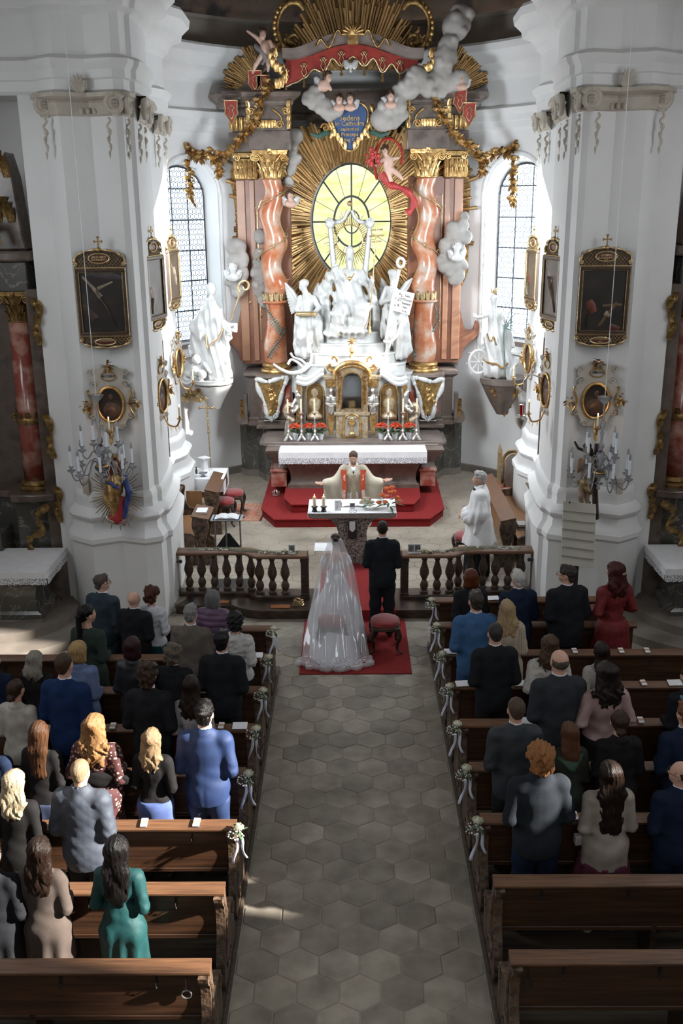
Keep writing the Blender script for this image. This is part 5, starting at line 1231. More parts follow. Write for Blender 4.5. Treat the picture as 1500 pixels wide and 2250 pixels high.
o=MB();o.add(tube([(-.028,.10,1.60),(-.034,.095,1.578),(0,.103,1.560),(.034,.095,1.578),(.028,.10,1.60)],.009,6));bo=o.build('beard',hairm((.16,.10,.07)),r,world=False);bo.rotation_euler.x=-.20;bo.location=ho.location
gl=glasses(r,0,X['goldpale']);gl.rotation_euler.x=-.20;gl.location=ho.location
# altar server: white surplice over a black cassock, in profile facing left
p=W(1054,1035,14.95);k=(p.z-.15)/1.79
sv=person('grey haired altar server in a white surplice standing in profile',p.x,14.95,.15,p.z-.15,'m',arms='front',rz=pi/2-.15,hairspec=('short',(.55,.54,.52),1.3,60),belly=.05,top=T(X['linen'],name='surplice',hem=.60,style='plain',flare=.12,grow=.04),wide=1.02)
sdf_obj('surplice_sleeves',X['linen'],[q for s in (-1,1) for q in (('c',(s*.18,-.01,1.40),(s*.25,-.03,1.16),.085,.11,.04),('c',(s*.25,-.03,1.14),(s*.15,.14,1.02),.11,.085,.05),('c',(s*.24,-.02,1.10),(s*.23,.03,.84),.07,.05,.08,.7))],.016,parent=sv,disp=lambda Q:.008*np.sin(Q[...,2]*10+Q[...,1]*60)+wob(Q,30,.004,1),grow=.01)
sdf_obj('cassock',BLK,[('c',(0,0,.6),(0,0,0),.22,.25,.05,.85)],.02,parent=sv,cuts=[((0,0,-1),-.02)],disp=lambda Q:.012*np.sin(np.arctan2(Q[...,0],Q[...,1])*12))
sdf_obj('black_collar',BLK,[('c',(-.03,-.02,1.51),(.03,-.02,1.51),.075,.075,.02),('e',(0,-.015,1.49),(.155,.115,.045),.02)],.013,parent=sv)
for o_ in sv.children:
    if o_.name.startswith('shirt_collar'):pass
# ---------------------------------------------------------------- furniture of the sanctuary
# choir stalls: prie-dieu fronts with sloping desks and benches
def desk(lab,x,y0,y1,facing,ht=1.0,nm='choir_desk',wid=.26):
    """long desk running in depth; facing=+1: slopes towards +x"""
    r=thing(nm,lab,'desk',(x,(y0+y1)/2,.15));s=facing
    pr=[(x-s*wid*.5,ht+.13),(x-s*wid*.5,ht+.16),(x+s*wid*.5,ht+.10),(x+s*wid*.5,ht+.07)]
    o=MB();o.add(prism(pr,y0,y1));o.build('desk_top',X['woodtop'],r,ang=30,bev=.006)
    a,b=sorted((x-s*.08,x-s*.11));o=MB();o.box(a,b,y0+.05,y1-.05,.19,ht+.13);o.build('front_panel',X['woodlight'],r)
    n=3
    for k in range(n):
        ya=y0+.15+(y1-y0-.3)*k/n;yb=ya+(y1-y0-.3)/n-.08;o=MB();a,b=sorted((x-s*.11,x-s*.125));o.box(a,b,ya,yb,.35,ht-.05);o.build('raised_panel',X['woodend'],r,bev=.01)
    for y in (y0,y1-.07):
        P_=spline([(x-s*.12,ht+.14,0),(x-s*.14,ht-.05,0),(x-s*.05,ht-.35,0),(x-s*.13,.42,0),(x-s*.13,.15,0)],4)+spline([(x+s*.16,.15,0),(x+s*.15,.40,0),(x+s*.06,ht-.38,0),(x+s*.14,ht-.08,0),(x+s*.12,ht+.08,0)],4)
        o=MB();o.add(prism([(q.x,q.y) for q in P_],y,y+.07));o.add(tube([(x+.07*(1-t)*cos(8*t)*s,y-.004,ht-.08+.07*(1-t)*sin(8*t)) for t in [i/20 for i in range(18)]],.01,5));o.add(tube([(x+.06*(1-t)*cos(8*t)*s,y-.004,.36+.08*(1-t)*sin(8*t)) for t in [i/20 for i in range(18)]],.01,5));o.build('carved_end',X['woodend'],r,ang=40)
    return r
def bench(lab,x,y0,y1,facing):
    r=thing('choir_bench',lab,'bench',(x,(y0+y1)/2,.15));s=facing
    o=MB();a,b=sorted((x,x+s*.42));o.box(a,b,y0,y1,.57,.60);o.build('seat',X['woodlight'],r,bev=.006)
    o=MB();a,b=sorted((x-s*.03,x+s*.0));o.box(a,b,y0,y1,.40,1.12);o.build('backrest',X['woodback'],r)
    o=MB();a,b=sorted((x-s*.05,x+s*.05));o.box(a,b,y0,y1,1.12,1.16);o.build('top_rail',X['woodtop'],r,bev=.01)
    for k in range(4):
        ya=y0+.1+(y1-y0-.2)*k/4;o=MB();a,b=sorted((x,x+s*.012));o.box(a,b,ya,ya+(y1-y0-.2)/4-.08,.68,1.06);o.build('raised_panel',X['woodlight'],r,bev=.008)
    for y in (y0-.05,y1):
        P_=spline([(x-s*.05,1.18,0),(x+s*.07,1.15,0),(x+s*.05,.95,0),(x+s*.14,.75,0),(x+s*.36,.72,0),(x+s*.47,.62,0),(x+s*.42,.48,0),(x+s*.40,.15,0)],4)+[Vector((x-s*.06,.15,0))]
        o=MB();o.add(prism([(q.x,q.y) for q in P_],y,y+.05));o.build('bench_end',X['woodend'],r,ang=40)
    return r
def gx(px,py,z):p=G(px,py,z);return p.x,p.y
# right side: desk beside the server, bench at the wall
desk('long oak choir desk behind the altar server',2.56,15.3,18.1,-1,ht=.87);bench('oak choir bench along the right wall with books on it',3.18,15.3,18.0,-1)
desk('broad oak choir desk beside the red stools on the left',-2.62,17.1,18.4,1,ht=.87)
o=MB();o.box(-3.3,-2.80,17.1,17.13,.2,1.0);o.box(-3.3,-2.80,17.13,17.5,.15,.19);tag(o.build('stall_partition',X['woodlight'],bev=.004),'plain honey oak partition panel closing the left choir stall','panel')
bench('oak choir bench along the left wall',-3.14,15.5,16.9,1)
desk('small carved oak prie-dieu lit by the sun near the left rail',-2.60,15.5,16.2,1,ht=.87,nm='prie_dieu',wid=.30)
p=G(368,1119,1.13);o=MB();o.box(-2.70,-2.52,15.72,15.98,.995,1.03);tag(o.build('hymn_book',X['paper'],bev=.004),'pale book lying on the sunlit prie-dieu','book')
for i,(dx,dz) in enumerate(((0,0),(.01,.035),(-.005,.07))):
    o=MB();o.box(2.84+dx,2.98+dx,15.9,16.13,.601+dz,.634+dz);tag(o.build('hymn_book',cloth([(.35,.35,.36),(.10,.10,.11),(.5,.5,.5)][i])),['bottom','middle','top'][i]+' hymn book of the stack on the right bench','book','hymn books stacked on the bench')
for (x,y,lb) in ((-2.50,17.75,'nearer red stool left of the sanctuary rug'),(-2.38,18.3,'farther red stool left of the sanctuary rug')):
    stool('red_stool',lb,x,y,.151,grp='red stools beside the left choir desk',wd=.21,dp=.21,ht=.50)
stool('red_stool','red seat half hidden behind the altar server',1.93,15.62,.151,wd=.22,dp=.22,ht=.50)
stool('red_stool','red stool beyond the right choir desk',2.98,18.6,.151,wd=.2,dp=.2,ht=.48)
# lectern of steel tubes with open book
r=thing('music_stand_lectern','plain steel tube lectern holding an open book, behind the left rail','lectern',(-1.9,14.62,.15))
yy=14.62;xs=[G(px,1140,1.2).x for px in (473,500,529)];xs=[-2.05,-1.86,-1.66]
xs=[W(px,1200,yy).x for px in (474,499,529)]
for i,x in enumerate(xs):
    o=MB();o.box(x-.012,x+.012,yy-.012+(-.05 if i == 1 else 0),yy+.012+(-.05 if i == 1 else 0),.16,1.27);o.build('leg',X['steel'],r,bev=.002)
o=MB();o.box(xs[0]-.05,xs[2]+.05,yy-.16,yy+.16,1.27,1.285,Matrix.Translation((0,0,0)));o.build('desk_plate',X['steel'],r,bev=.004)
o=MB();o.add(prism([(xs[0],.78),(xs[2],.78),((xs[0]+xs[2])/2+.03,1.02),((xs[0]+xs[2])/2-.03,1.02)],yy-.01,yy+.01));o.build('gusset_plate',X['blackmetal'],r)
o=MB();o.box(xs[0]-.08,xs[2]+.16,yy-.2,yy+.2,.15,.165);o.build('base_plate',X['blackmetal'],r)
c=((xs[0]+xs[2])/2,yy);r=thing('open_book','open white book on the steel lectern','book',(c[0],c[1],1.286))
o=MB();o.box(c[0]-.21,c[0]+.21,yy-.13,yy+.13,1.286,1.292);o.build('cover',cloth((.03,.05,.11)),r)
for s in (-1,1):o=MB();o.add(prism([(c[0]+s*t*.19,1.293+.03*sin(pi*min(1,t*1.1+.1))**.7) for t in [i/7 for i in range(8)]]+[(c[0]+s*.19,1.292),(c[0],1.292)],yy-.12,yy+.12));o.build('page_block',X['paper'],r)
# rug
a=G(503,1145,.152);b=G(571,1145,.152);c_=G(590,1106,.152);d_=G(518,1106,.152)
o=MB();o.add(([tuple(a),tuple(b),tuple(c_),tuple(d_)]+[(q.x,q.y,.158) for q in (a,b,c_,d_)],[(3,2,1,0),(4,5,6,7),(0,1,5,4),(1,2,6,5),(2,3,7,6),(3,0,4,7)]))
r=thing('rug','small patterned grey and terracotta rug with red edges','rug',(a.x,a.y,.15));o.build('rug_field',mk('rug_pattern',(.34,.36,.32),(.42,.17,.10),16,rough=.95,kind='voronoi',lo=.2,hi=.5),r)
for u,v_ in ((a,d_),(b,c_)):o=MB();o.add(tube([(u.x,u.y,.162),(v_.x,v_.y,.162)],.014,6));o.build('rug_edge',X['carpet'],r)
# credenza with vessels at the left pilaster
r=thing('credence_table','white draped credence table in the left apse corner','table',(-2.98,18.4,.15));
o=MB();o.box(-3.36,-2.52,17.98,18.8,.96,.985);o.box(-3.37,-2.51,17.97,17.985,.72,.985);o.box(-2.52,-2.505,17.97,18.8,.66,.985);o.build('white_cloth',X['linen'],r,bev=.004)
o=MB();o.box(-3.34,-2.56,18.0,18.78,.60,.955);o.build('table_box',X['woodlight'],r)
for x in (-3.30,-2.60):
    for y in (18.04,18.74):o=MB();o.box(x-.03,x+.03,y-.03,y+.03,.15,.60);o.build('leg',X['woodlight'],r)
o=MB();o.add(lathe([(.10,.985),(.10,1.0),(.075,1.02),(.07,1.20),(.10,1.23),(.13,1.25),(.13,1.27)],4,(-2.95,18.55,0)));tag(o.build('white_pedestal',X['linen'],ang=20),'small white pedestal on the credence table','pedestal')
o=MB();o.add(lathe([(.02,.987),(.05,.99),(.02,1.01),(.03,1.03),(.085,1.05),(.09,1.06),(.07,1.055)],18,(-2.92,18.15,0)));tag(o.build('glass_bowl',X['crystal']),'shallow glass bowl on the credence table','bowl')
o=MB();o.add(lathe([(.02,.987),(.022,1.06),(.012,1.08),(.012,1.12),(.015,1.125)],12,(-3.08,18.35,0)));tag(o.build('cruet',X['blackmetal']),'small dark bottle on the credence table','bottle')
# processional cross leaning by the apse wall
r=thing('processional_cross','gilt processional cross on a slim white pole before the left apse wall','cross',(-2.62,19.6,.15));D=19.6
q0=W(462,1046,D);q1=W(457,952,D);o=MB();xx=W(458,950,D).x;zt=W(457,955,D).z
o.add(tube([(xx+.02,D,.15),(xx,D,zt)],.012,8));o.build('pole',X['goldpale'],r)
o=MB();zc_=W(452,896,D).z;zt2=W(450,880,D).z
o.add(tube([(xx,D,zt),(xx-.01,D,zt2+.02)],[.022,.014],8));o.add(tube([(xx-.15,D,zc_),(xx+.13,D,zc_)],.016,8));o.add(tube([(xx-.01,D,zc_-.1),(xx-.01,D,zt2+.03)],.018,8))
for dx,dz in ((-.16,0),(.14,0),(-.01,zt2+.04-zc_)):
    for k in range(3):a=k*2.1;o.add(ball((xx+dx+.022*cos(a),D,zc_+dz+.022*sin(a)),.02,8,6))
for t in (.1,.35,.6,.85):o.add(ball((xx,D,zt+(zc_-zt)*t),.032-.01*t,8,6))
o.build('crucifix_head',X['goldpale'],r)
sdf_obj('corpus',X['goldpale'],[('c',(xx-.01,D-.025,zc_+.03),(xx-.005,D-.03,zc_-.1),.02,.014,.01),('c',(xx-.1,D-.02,zc_+.02),(xx-.01,D-.025,zc_-.01),.008,.01,.01),('c',(xx+.08,D-.02,zc_+.02),(xx-.01,D-.025,zc_-.01),.008,.01,.01),('e',(xx-.01,D-.03,zc_+.03),(.015,.015,.018),.005)],.006,parent=r,world=True)
# ---------------------------------------------------------------- greenery along the rails, photos
for s,side in ((1,'left'),(-1,'right')):
    r=thing('rail_garland',f'thin leafy garland with white roses on the {side} rail','garland',(s*-1.6,14.1,.89));q=random.Random(3+s);o=MB();L2=[]
    path=spline([(s*-2.6,14.18,.90),(s*-2.1,14.22,.90),(s*-1.7,14.16,.90),(s*-1.3,14.05,.90),(s*-.85,14.06,.90)],16)
    o.add(tube([(x+q.uniform(-.01,.01),y+q.uniform(-.02,.02),z+.008) for x,y,z in path],.004,5));o.build('stem',X['leaf'],r)
    o=MB()
    for P_ in path:
        for k in range(3):a=q.random()*6.28;leaf_mb(o,(P_.x+q.uniform(-.02,.02),P_.y+q.uniform(-.05,.05),.905),(cos(a),sin(a)*.8,q.uniform(0,.5)),q.uniform(.03,.06),.010)
    f=o.build('foliage',X['leaf'],r,ang=180);f['kind']='stuff'
    for x,y in ((-.98,14.0),(-1.07,14.05),(-1.16,13.99)):o=rose_mb((s*x,y,.925),.036);o.build('rose',X['ivory'],r,ang=60)
    o=MB()
    for k in range(40):x=q.choice((q.uniform(-2.5,-1.9),q.uniform(-1.5,-.95)));o.add(ball((s*x,14.18+q.uniform(-.05,.05) if x < -1.7 else 14.02+q.uniform(-.05,.05),.905),q.uniform(.006,.014),5,3))
    f=o.build('white_petals',X['whiteflower'],r,ang=180);f['kind']='stuff'
def frame(lab,pxs,s):
    r=thing('framed_photo',lab,'photo',(W(pxs[0],1210,14.0).x,14.0,.89))
    for px in pxs:
        p=W(px,1222,13.98);M=Matrix.Translation((p.x,13.98,.892)) @ Matrix.Rotation(-.22,4,'X') @ Matrix.Rotation(.0,4,'Z')
        o=MB();o.box(-.052,.052,0,.008,0,.15,M);o.build('print_border',X['paper'],r);o=MB();o.box(-.042,.042,-.002,.004,.03,.135,M);o.build('print',X['photo'],r)
frame('white framed photo standing on the left rail',(641,),1);frame('pair of white bordered photos standing on the right rail',(903,917),-1)
# ---------------------------------------------------------------- high altar retable
RD=21.2                                         # depth of its front plane
def wx(px,D,py=600):return W(px,py,D).x
def wz(py,D,px=768):return W(px,py,D).z
def mpp(px,py,D):
    a=W(px,py,D);return (W(px+10,py,D)-a).length/10
ret=thing('retable','towering gilt and marble retable of the high altar with twisted columns and golden rays','altarpiece',(0,21.4,.15))
def scroll(c,r0,turns,s=1,a0=0,n=26,y=0,z0=None,ret_y=0):
    return [(c[0]+s*r0*(1-t*.86)*cos(a0+turns*2*pi*t),y,c[1]+r0*(1-t*.86)*sin(a0+turns*2*pi*t)) for t in [i/n for i in range(n+1)]]
def acanthus(o,x,y,z,h,wd,ang,out=.35,M=None):
    # tongue-shaped leaf standing on (x,y,z), bending outwards towards ang
    d=Vector((cos(ang),sin(ang),0));sd=Vector((-sin(ang),cos(ang),0));pts=[]
    for t,w_ in ((0,.7),(.3,1),(.6,.95),(.85,.7),(1,.35)):
        p=Vector((x,y,z+h*(t if t < .9 else .9-(t-.9)*.6)))+d*(out*h*t**2.5)
        pts += [p-sd*wd*w_*.5,p-sd*wd*w_*.2+d*.12*wd,p+d*.05*wd,p+sd*wd*w_*.2+d*.12*wd,p+sd*wd*w_*.5]
    o.add((pts,[(5*i+k,5*i+k+1,5*i+k+6,5*i+k+5) for i in range(4) for k in range(4)]),M)
def capital(x,y,z0,z1,r,par,m=None,half=True):
    m=m or X['gold'];h=z1-z0;par0=par;o=MB();o.add(lathe([(r*.98,0),(r*1.06,.02*h),(r*1.06,.05*h),(r*.96,.07*h),(r*.98,.45*h),(r*1.1,.72*h),(r*1.35,.86*h)],20,(x,y,z0)));par=o.build('capital_bell',m,par,ang=50)
    o=MB()
    for row,(zz,hh,oo) in enumerate(((.06,.34,.45),(.28,.36,.5))):
        for k in range(10):a=2*pi*(k+.5*row)/10;acanthus(o,x+r*.98*cos(a),y+r*.98*sin(a),z0+zz*h,hh*h,r*.58,a,oo)
    o.build('acanthus',m,par,ang=35)
    for sx in (-1,1):
        for sy in (-1,) if half else (-1,1):
            o=MB();cx,cz=x+sx*r*1.22,z0+.74*h;P_=[(cx+.0*t,y+sy*r*1.05-.02,cz) for t in (0,)]
            pts=[(cx-sx*.15*h*(1-t*.88)*cos(.4+2.1*2*pi*t),y+sy*r*1.1-.03*t,cz+.15*h*(1-t*.88)*sin(.4+2.1*2*pi*t)) for t in [i/24 for i in range(25)]]
            o.add(tube([(x+sx*r*.5,y+sy*r*1.0,z0+.60*h)]+pts,[.02]+[.045*h*(1-.5*i/25) for i in range(25)],7));o.add(ball((cx,y+sy*r*1.1-.03,cz),.035*h,8,5));o.build('volute',m,par,ang=60)
    o=MB();n=8;ab=[]
    R_=r*1.55
    for (ax,ay),(bx_,by_) in (((-R_,-R_),(R_,-R_)),((R_,-R_),(R_,R_)),((R_,R_),(-R_,R_)),((-R_,R_),(-R_,-R_))):
        for i in range(n):
            t=i/n;px_=ax+(bx_-ax)*t;py_=ay+(by_-ay)*t;k=1-.20*sin(pi*t);ab.append((x+px_*k,y+py_*k))
    o.add(prism(ab,z0+.86*h,z0+.94*h,'z'));o.add(prism([(x+(a-x)*1.04,y+(b-y)*1.04) for a,b in ab],z0+.94*h,z1,'z'));o.build('abacus',m,par,ang=30)
    o=MB();o.add(ball((x,y-R_*.82,z0+.92*h),(.09*h,.05*h,.09*h),8,6));
    for k in range(5):a=pi*k/4;acanthus(o,x+.04*h*cos(a),y-R_*.86,z0+.92*h,.16*h,.07*h,-pi/2,.2)
    o.build('fleuron',m,par,ang=60)
stripm=mk('strip_marble',(.42,.22,.13),(.36,.18,.11),3,rough=.4)
sides=((-1,602),(1,933))
Zc0,Zc1,Zk1=wz(800,20.9),wz(392,20.9),wz(330,20.9)
COLY=20.95
for s,pcx in sides:
    cx=wx(pcx,COLY)
    # --- back pilaster of salmon marble with framed panel
    xo,xi=wx(526 if s < 0 else 1012,21.3),wx(640 if s < 0 else 896,21.3);a,b=sorted((xo,xi))
    o=MB();o.box(a,b,21.32,22.3,2.68,6.55);o.build('pilaster',X['salmonflat'],ret)
    for q0,q1 in ((0,.16),(.24,.34)) if s < 0 else ((.84,1),(.66,.76)):
        o=MB();o.box(a+(b-a)*q0,a+(b-a)*q1,21.27,21.33,2.75,6.5);o.build('pilaster_strip',stripm,ret,bev=.01)
    px0,px1=(a+(b-a)*.38,a+(b-a)*.66) if s < 0 else (a+(b-a)*.34,a+(b-a)*.62)
    o=MB();o.add(tube([(px0,21.31,3.2),(px0,21.31,5.9),(px0+(px1-px0)*.3,21.31,6.1),(px1,21.31,6.2),(px1,21.31,3.2)],.014,5,closed=True));o.build('panel_moulding',X['goldpale'],ret)
    # console scroll at the foot of the pilaster
    o=MB();P_=spline([(xo-s*.02,2.75,0),(xo-s*.02,4.1,0),(xo+s*.03,3.75,0),(xo+s*.13,3.42,0),(xo+s*.30,3.38,0),(xo+s*.36,3.56,0),(xo+s*.43,3.50,0),(xo+s*.42,3.28,0),(xo+s*.26,3.12,0),(xo+s*.10,2.95,0),(xo+s*.06,2.75,0)][1:],5)
    o.add(prism([(p.x,p.y) for p in P_]+[(xo-s*.02,2.75)],21.34,21.5));o.add(tube([(xo+s*.36,21.34,3.45),(xo+s*.36,21.30,3.45)],.055,10));o.build('side_scroll',X['salmonflat'],ret,ang=30)
    # --- twisted column
    H=Zc1-Zc0
    def off(z,s=s):t=(z)/H;k=min(1,t*3);return (.055*k*sin(t*2*pi*2.6*1+1.2)*-s,-.05*k*cos(t*2*pi*2.6+1.2))
    prof=[]
    z0=.36*H
    for i in range(41):
        t=i/40;z=.05+t*(z0-.08);prof.append((.235+.022*sin(t*5.5+.5)-.02*t,z))
    lo=MB();lo.add(lathe(prof,28,(cx,COLY,Zc0),off=lambda z:(.02*sin(z*5)*s,0)));lsh=lo.build('lower_shaft',X['salmon'],ret,ang=180)
    prof=[(.245*(1-.12*t)+.024*sin(t*2*pi*3.0-.6),z0+t*(H-z0)) for t in [i/70 for i in range(71)]]
    up=MB();up.add(lathe(prof,30,(cx,COLY,Zc0),off=lambda z:(.055*sin((z-z0)/(H-z0)*2*pi*2.5)*-s*min(1,(z-z0)*4)*min(1,(H-z)*4+.2),.03*cos((z-z0)/(H-z0)*2*pi*2.5))));ush=up.build('twisted_shaft',X['salmon'],ret,ang=180)
    o=MB();o.add(lathe([(.26,z0-.06),(.285,z0-.045),(.285,z0-.02),(.26,z0)],28,(cx,COLY,Zc0)));o.build('shaft_ring',X['salmon'],ret)
    o=MB()
    for k in range(14):a=2*pi*k/14;acanthus(o,cx+.245*cos(a),COLY+.245*sin(a),Zc0+z0,.16+.05*(k % 2),.10,a,.12)
    o.build('gold_collar',X['goldpale'],ret,ang=180)
    o=MB();o.add(lathe([(.34,-.16),(.35,-.12),(.33,-.085),(.28,-.07),(.27,-.05),(.31,-.03),(.315,0),(.29,.03),(.25,.05)],28,(cx,COLY,Zc0)));o.build('column_base',X['gold'],ret)
    # verdigris sprays on the lower shaft and vine on the upper
    for q,(za,aa) in enumerate(((.10,-2.3),(.62,-.9))):
        o=MB();path=[]
        for i in range(15):
            t=i/14;a=aa+(1 if q == 0 else -1)*1.7*t*(1 if s < 0 else -1);path.append((cx+.27*cos(a),COLY+.27*sin(a),Zc0+.08+za+.62*t))
        o.add(tube(path,[.018*(1-.7*i/14) for i in range(15)],6))
        for i in range(1,14):
            p_=Vector(path[i]);dn=(Vector(path[i])-Vector(path[i-1])).normalized();nr=Vector((p_.x-cx,p_.y-COLY,0)).normalized();sd=dn.cross(nr)
            for g in (-1,1):leaf_mb(o,p_,dn*.5+sd*g*.9+nr*.45,.15-.006*i,.022,.35)
        o.build('leaf_spray',X['leafgrey'],lsh,ang=180)
    o=MB();path=[]
    for i in range(60):
        t=i/59;a=-pi/2+(t*2*pi*2.3+.4)*-s;zz=z0+.25+t*(H-z0-.3);ox=.055*sin((zz-z0)/(H-z0)*2*pi*2.5)*-s;path.append((cx+ox+.262*cos(a),COLY+.262*sin(a),Zc0+zz))
    o.add(tube(path,.013,5))
    for i in range(4,58,4):
        p_=Vector(path[i]);nr=Vector((p_.x-cx,p_.y-COLY,0)).normalized();o.add(tube([p_,p_+nr*.03+Vector((.03,0,.05)),p_+nr*.04+Vector((.07*s,0,.03)),p_+nr*.03+Vector((.05*s,0,-.02))],.008,4));leaf_mb(o,p_,nr*.4+Vector((s*.6,0,-.5)),.07,.03)
    o.build('gold_vine',X['goldpale'],ush,ang=180)
    capital(cx,COLY,Zc1,Zk1,.225,ret)
    # gilded pilaster capital beside it
    xa=wx(548 if s < 0 else 995,21.2);o=MB();o.box(xa-.24,xa+.24,21.2,21.9,Zc1,Zc1+.42);o.box(xa-.28,xa+.28,21.16,21.9,Zc1+.42,Zk1);o.build('pilaster_capital',X['golddark'],ret,bev=.02)
    o=MB()
    for k in range(5):
        for row in (0,1):acanthus(o,xa-.2+.1*k,21.19,Zc1+.03+.16*row,.2,.10,-pi/2,.5)
    for k in (-1,1):o.add(tube([(xa+k*.17+q[0],21.15,Zc1+.42+q[2]) for q in scroll((0,0),.07,1.8,k)],.018,5))
    o.build('pilaster_acanthus',X['gold'],ret,ang=35)
    # --- entablature blocks above
    z1,z2,z3,z4=wz(330,20.8),wz(286,20.8),wz(232,20.7),wz(205,20.6)
    o=MB();w_=.42
    o.add(prism([(cx-w_,20.66),(cx+w_,20.66),(cx+w_+.1,21.9),(cx-w_-.1,21.9)],z1,z2,'z'));o.box(min(cx,cx+s*.85),max(cx,cx+s*.85),21.05,21.9,z1,z2);o.build('frieze_block',X['brownmarble'],ret,bev=.015)
    o=MB();o.add(prism([(cx-.36,z2),(cx+.36,z2),(cx+.42,z2+.12),(cx+.38,z2+.3),(cx+.46,z3),(cx-.46,z3),(cx-.38,z2+.3),(cx-.42,z2+.12)],20.68,21.9));o.add(prism([(cx+s*.36,z2),(cx+s*.78,z2),(cx+s*.86,z3),(cx+s*.36,z3)],21.05,21.9));o.build('ornament_block',X['brownmarble'],ret,ang=30)
    o=MB()
    for g in (-1,1):
        o.add(tube([(cx+g*(.12+.14*sin(t*3.4)),20.65,z2+.04+t*(z3-z2-.1)) for t in [i/10 for i in range(11)]],.022,6))
        o.add(tube([(cx+g*.22+q[0],20.64,z2+.10+q[2]) for q in scroll((0,0),.08,1.6,g)],.018,5));o.add(tube([(cx+g*.34+q[0],20.64,z3-.1+q[2]) for q in scroll((0,0),.07,1.6,-g)],.02,5))
        for k in range(4):acanthus(o,cx+g*.40,20.66,z2+.02+.13*k,.16,.10,-pi/2+g*.5,.4)
    for k in range(5):acanthus(o,cx-.12+.06*k,20.66,z2+.05,.16,.07,-pi/2,.4)
    for k in range(4):acanthus(o,cx+s*(.48+.1*k),21.04,z2+.02,.3,.11,-pi/2,.3)
    o.build('gilt_strapwork',X['gold'],ret,ang=40)['kind']='stuff'
    # cornice: moulded slab whose outer wing sweeps up as a broken pediment
    pr=[(.0,0),(.03,.05),(.03,.09),(.10,.14),(.16,.17),(.19,.24),(.17,.27)]
    pl=[(cx-s*.42,21.6),(cx-s*.46,20.72),(cx+s*.40,20.66),(cx+s*.50,20.85),(cx+s*1.02,20.95),(cx+s*1.10,21.4)]
    o=MB();pts_=pl if s > 0 else [(-p[0],p[1]) for p in pl]
    o.add(sweep_plan(pts_,[(p[0],z3+p[1]) for p in pr],s if s > 0 else -1));o.add(prism(pl,z3+.26,z3+.28,'z'));o.build('cornice',X['brownmarble'],ret,ang=30)
    PP={-1:[(487,212),(512,212),(535,203),(553,182),(568,158),(584,143)],1:[(1053,212),(1030,212),(1008,203),(992,185),(976,160),(960,146)]}[s]
    path=spline([W(px_,py_,20.75) for px_,py_ in PP],5);v=[];f=[]
    prf=[(-.13,-.10),(-.10,-.10),(-.10,-.05),(-.05,0),(.0,.10),(.05,.12),(.30,.12),(.30,-.10)]
    for i,p_ in enumerate(path):
        t=(path[min(i+1,len(path)-1)]-path[max(i-1,0)]).normalized();nn=Vector((-t.z*s,0,t.x*s));nn=nn if nn.z > 0 else -nn
        for a_,b_ in prf:v.append(p_+Vector((0,-a_*-1,0))*1.0*(1)+nn*b_)
    k_=len(prf)
    for i in range(len(path)-1):
        for j in range(k_):f.append((i*k_+j,i*k_+(j+1) % k_,(i+1)*k_+(j+1) % k_,(i+1)*k_+j))
    f.append(tuple(range(k_)));f.append(tuple((len(path)-1)*k_+j for j in range(k_))[::-1]);o=MB();o.add((v,f));o.build('broken_pediment',X['greymarble'],ret,ang=35)
    # --- pedestal below the column
    zp1=Zc0-.16;zb=wz(925,20.8)
    xa,xb=sorted((wx(533 if s < 0 else 1005,20.9),wx(640 if s < 0 else 898,20.9)));cxp=(xa+xb)/2
    o=MB();o.box(xa+.04,xb-.04,20.9,22.2,zb,zp1-.14);o.box(cx-.36,cx+.36,20.55,21,zb+.1,zp1-.14);o.build('pedestal_die',X['brownmarble'],ret,bev=.01)
    o=MB();pts_=[(xa-.02,22.0),(xa-.02,20.85),(cx-.40,20.8),(cx-.38,20.5),(cx+.38,20.5),(cx+.40,20.8),(xb+.02,20.85),(xb+.02,22.0)]
    o.add(sweep_plan(pts_,[(-.06,zp1-.18),(-.05,zp1-.13),(0,zp1-.10),(.04,zp1-.06),(.04,zp1-.01),(0,zp1)],1));o.add(prism(pts_,zp1-.02,zp1,'z'));o.build('pedestal_cornice',X['greymarble'],ret,ang=30)
    o=MB();o.box(cx-.31,cx+.31,20.53,20.56,zb+.25,zp1-.22);o.build('pedestal_panel',X['redmarble'],ret,bev=.01)
    o=MB();o.add(sweep_plan(pts_,[(0,zb+.10),(.03,zb+.07),(.02,zb),(.06,zb-.03),(.06,zb-.08)],1));o.build('pedestal_base',X['brownmarble'],ret,ang=30)
    # small volute pier at the outer side
    xo2=wx(536 if s < 0 else 1005,20.8,900);o=MB()
    P_=spline([(xo2,zb+.62,0),(xo2+s*.02,zb+.35,0),(xo2+s*.13,zb+.18,0),(xo2+s*.15,zb+.02,0),(xo2+s*.06,zb-.05,0),(xo2-s*.04,zb-.03,0)],5);o.add(prism([(p.x,p.y) for p in P_]+[(xo2-s*.08,zb-.03),(xo2-s*.08,zb+.62)],20.72,20.9));o.build('volute_pier',X['brownmarble'],ret,ang=30)
    o=MB();
    for k in range(3):acanthus(o,xo2+s*.03,20.71,zb+.10+.12*k,.2,.09,-pi/2,.3)
    o.build('volute_gilding',X['golddark'],ret,ang=180)
    # plinth of dark marble down to the floor
    x_in,x_out=wx(660 if s < 0 else 880,20.9,980),wx(524 if s < 0 else 1018,20.9,980);a,b=sorted((x_in,x_out))
    o=MB();pl=[(x_out,22.2),(x_out,21.35),(x_out-s*.16,21.2),(x_out-s*.40,21.2),(x_out-s*.62,20.75),(x_in,20.55),(x_in,22.2)]
    o.add(prism(pl,.30,zb-.06,'z'));o.build('plinth',X['darkmarble'],ret,ang=30)
    o=MB();o.add(prism([(p[0]*1.002,p[1]-.008) for p in pl],.14,.30,'z'));o.build('plinth_foot',X['concrete'],ret,ang=30)
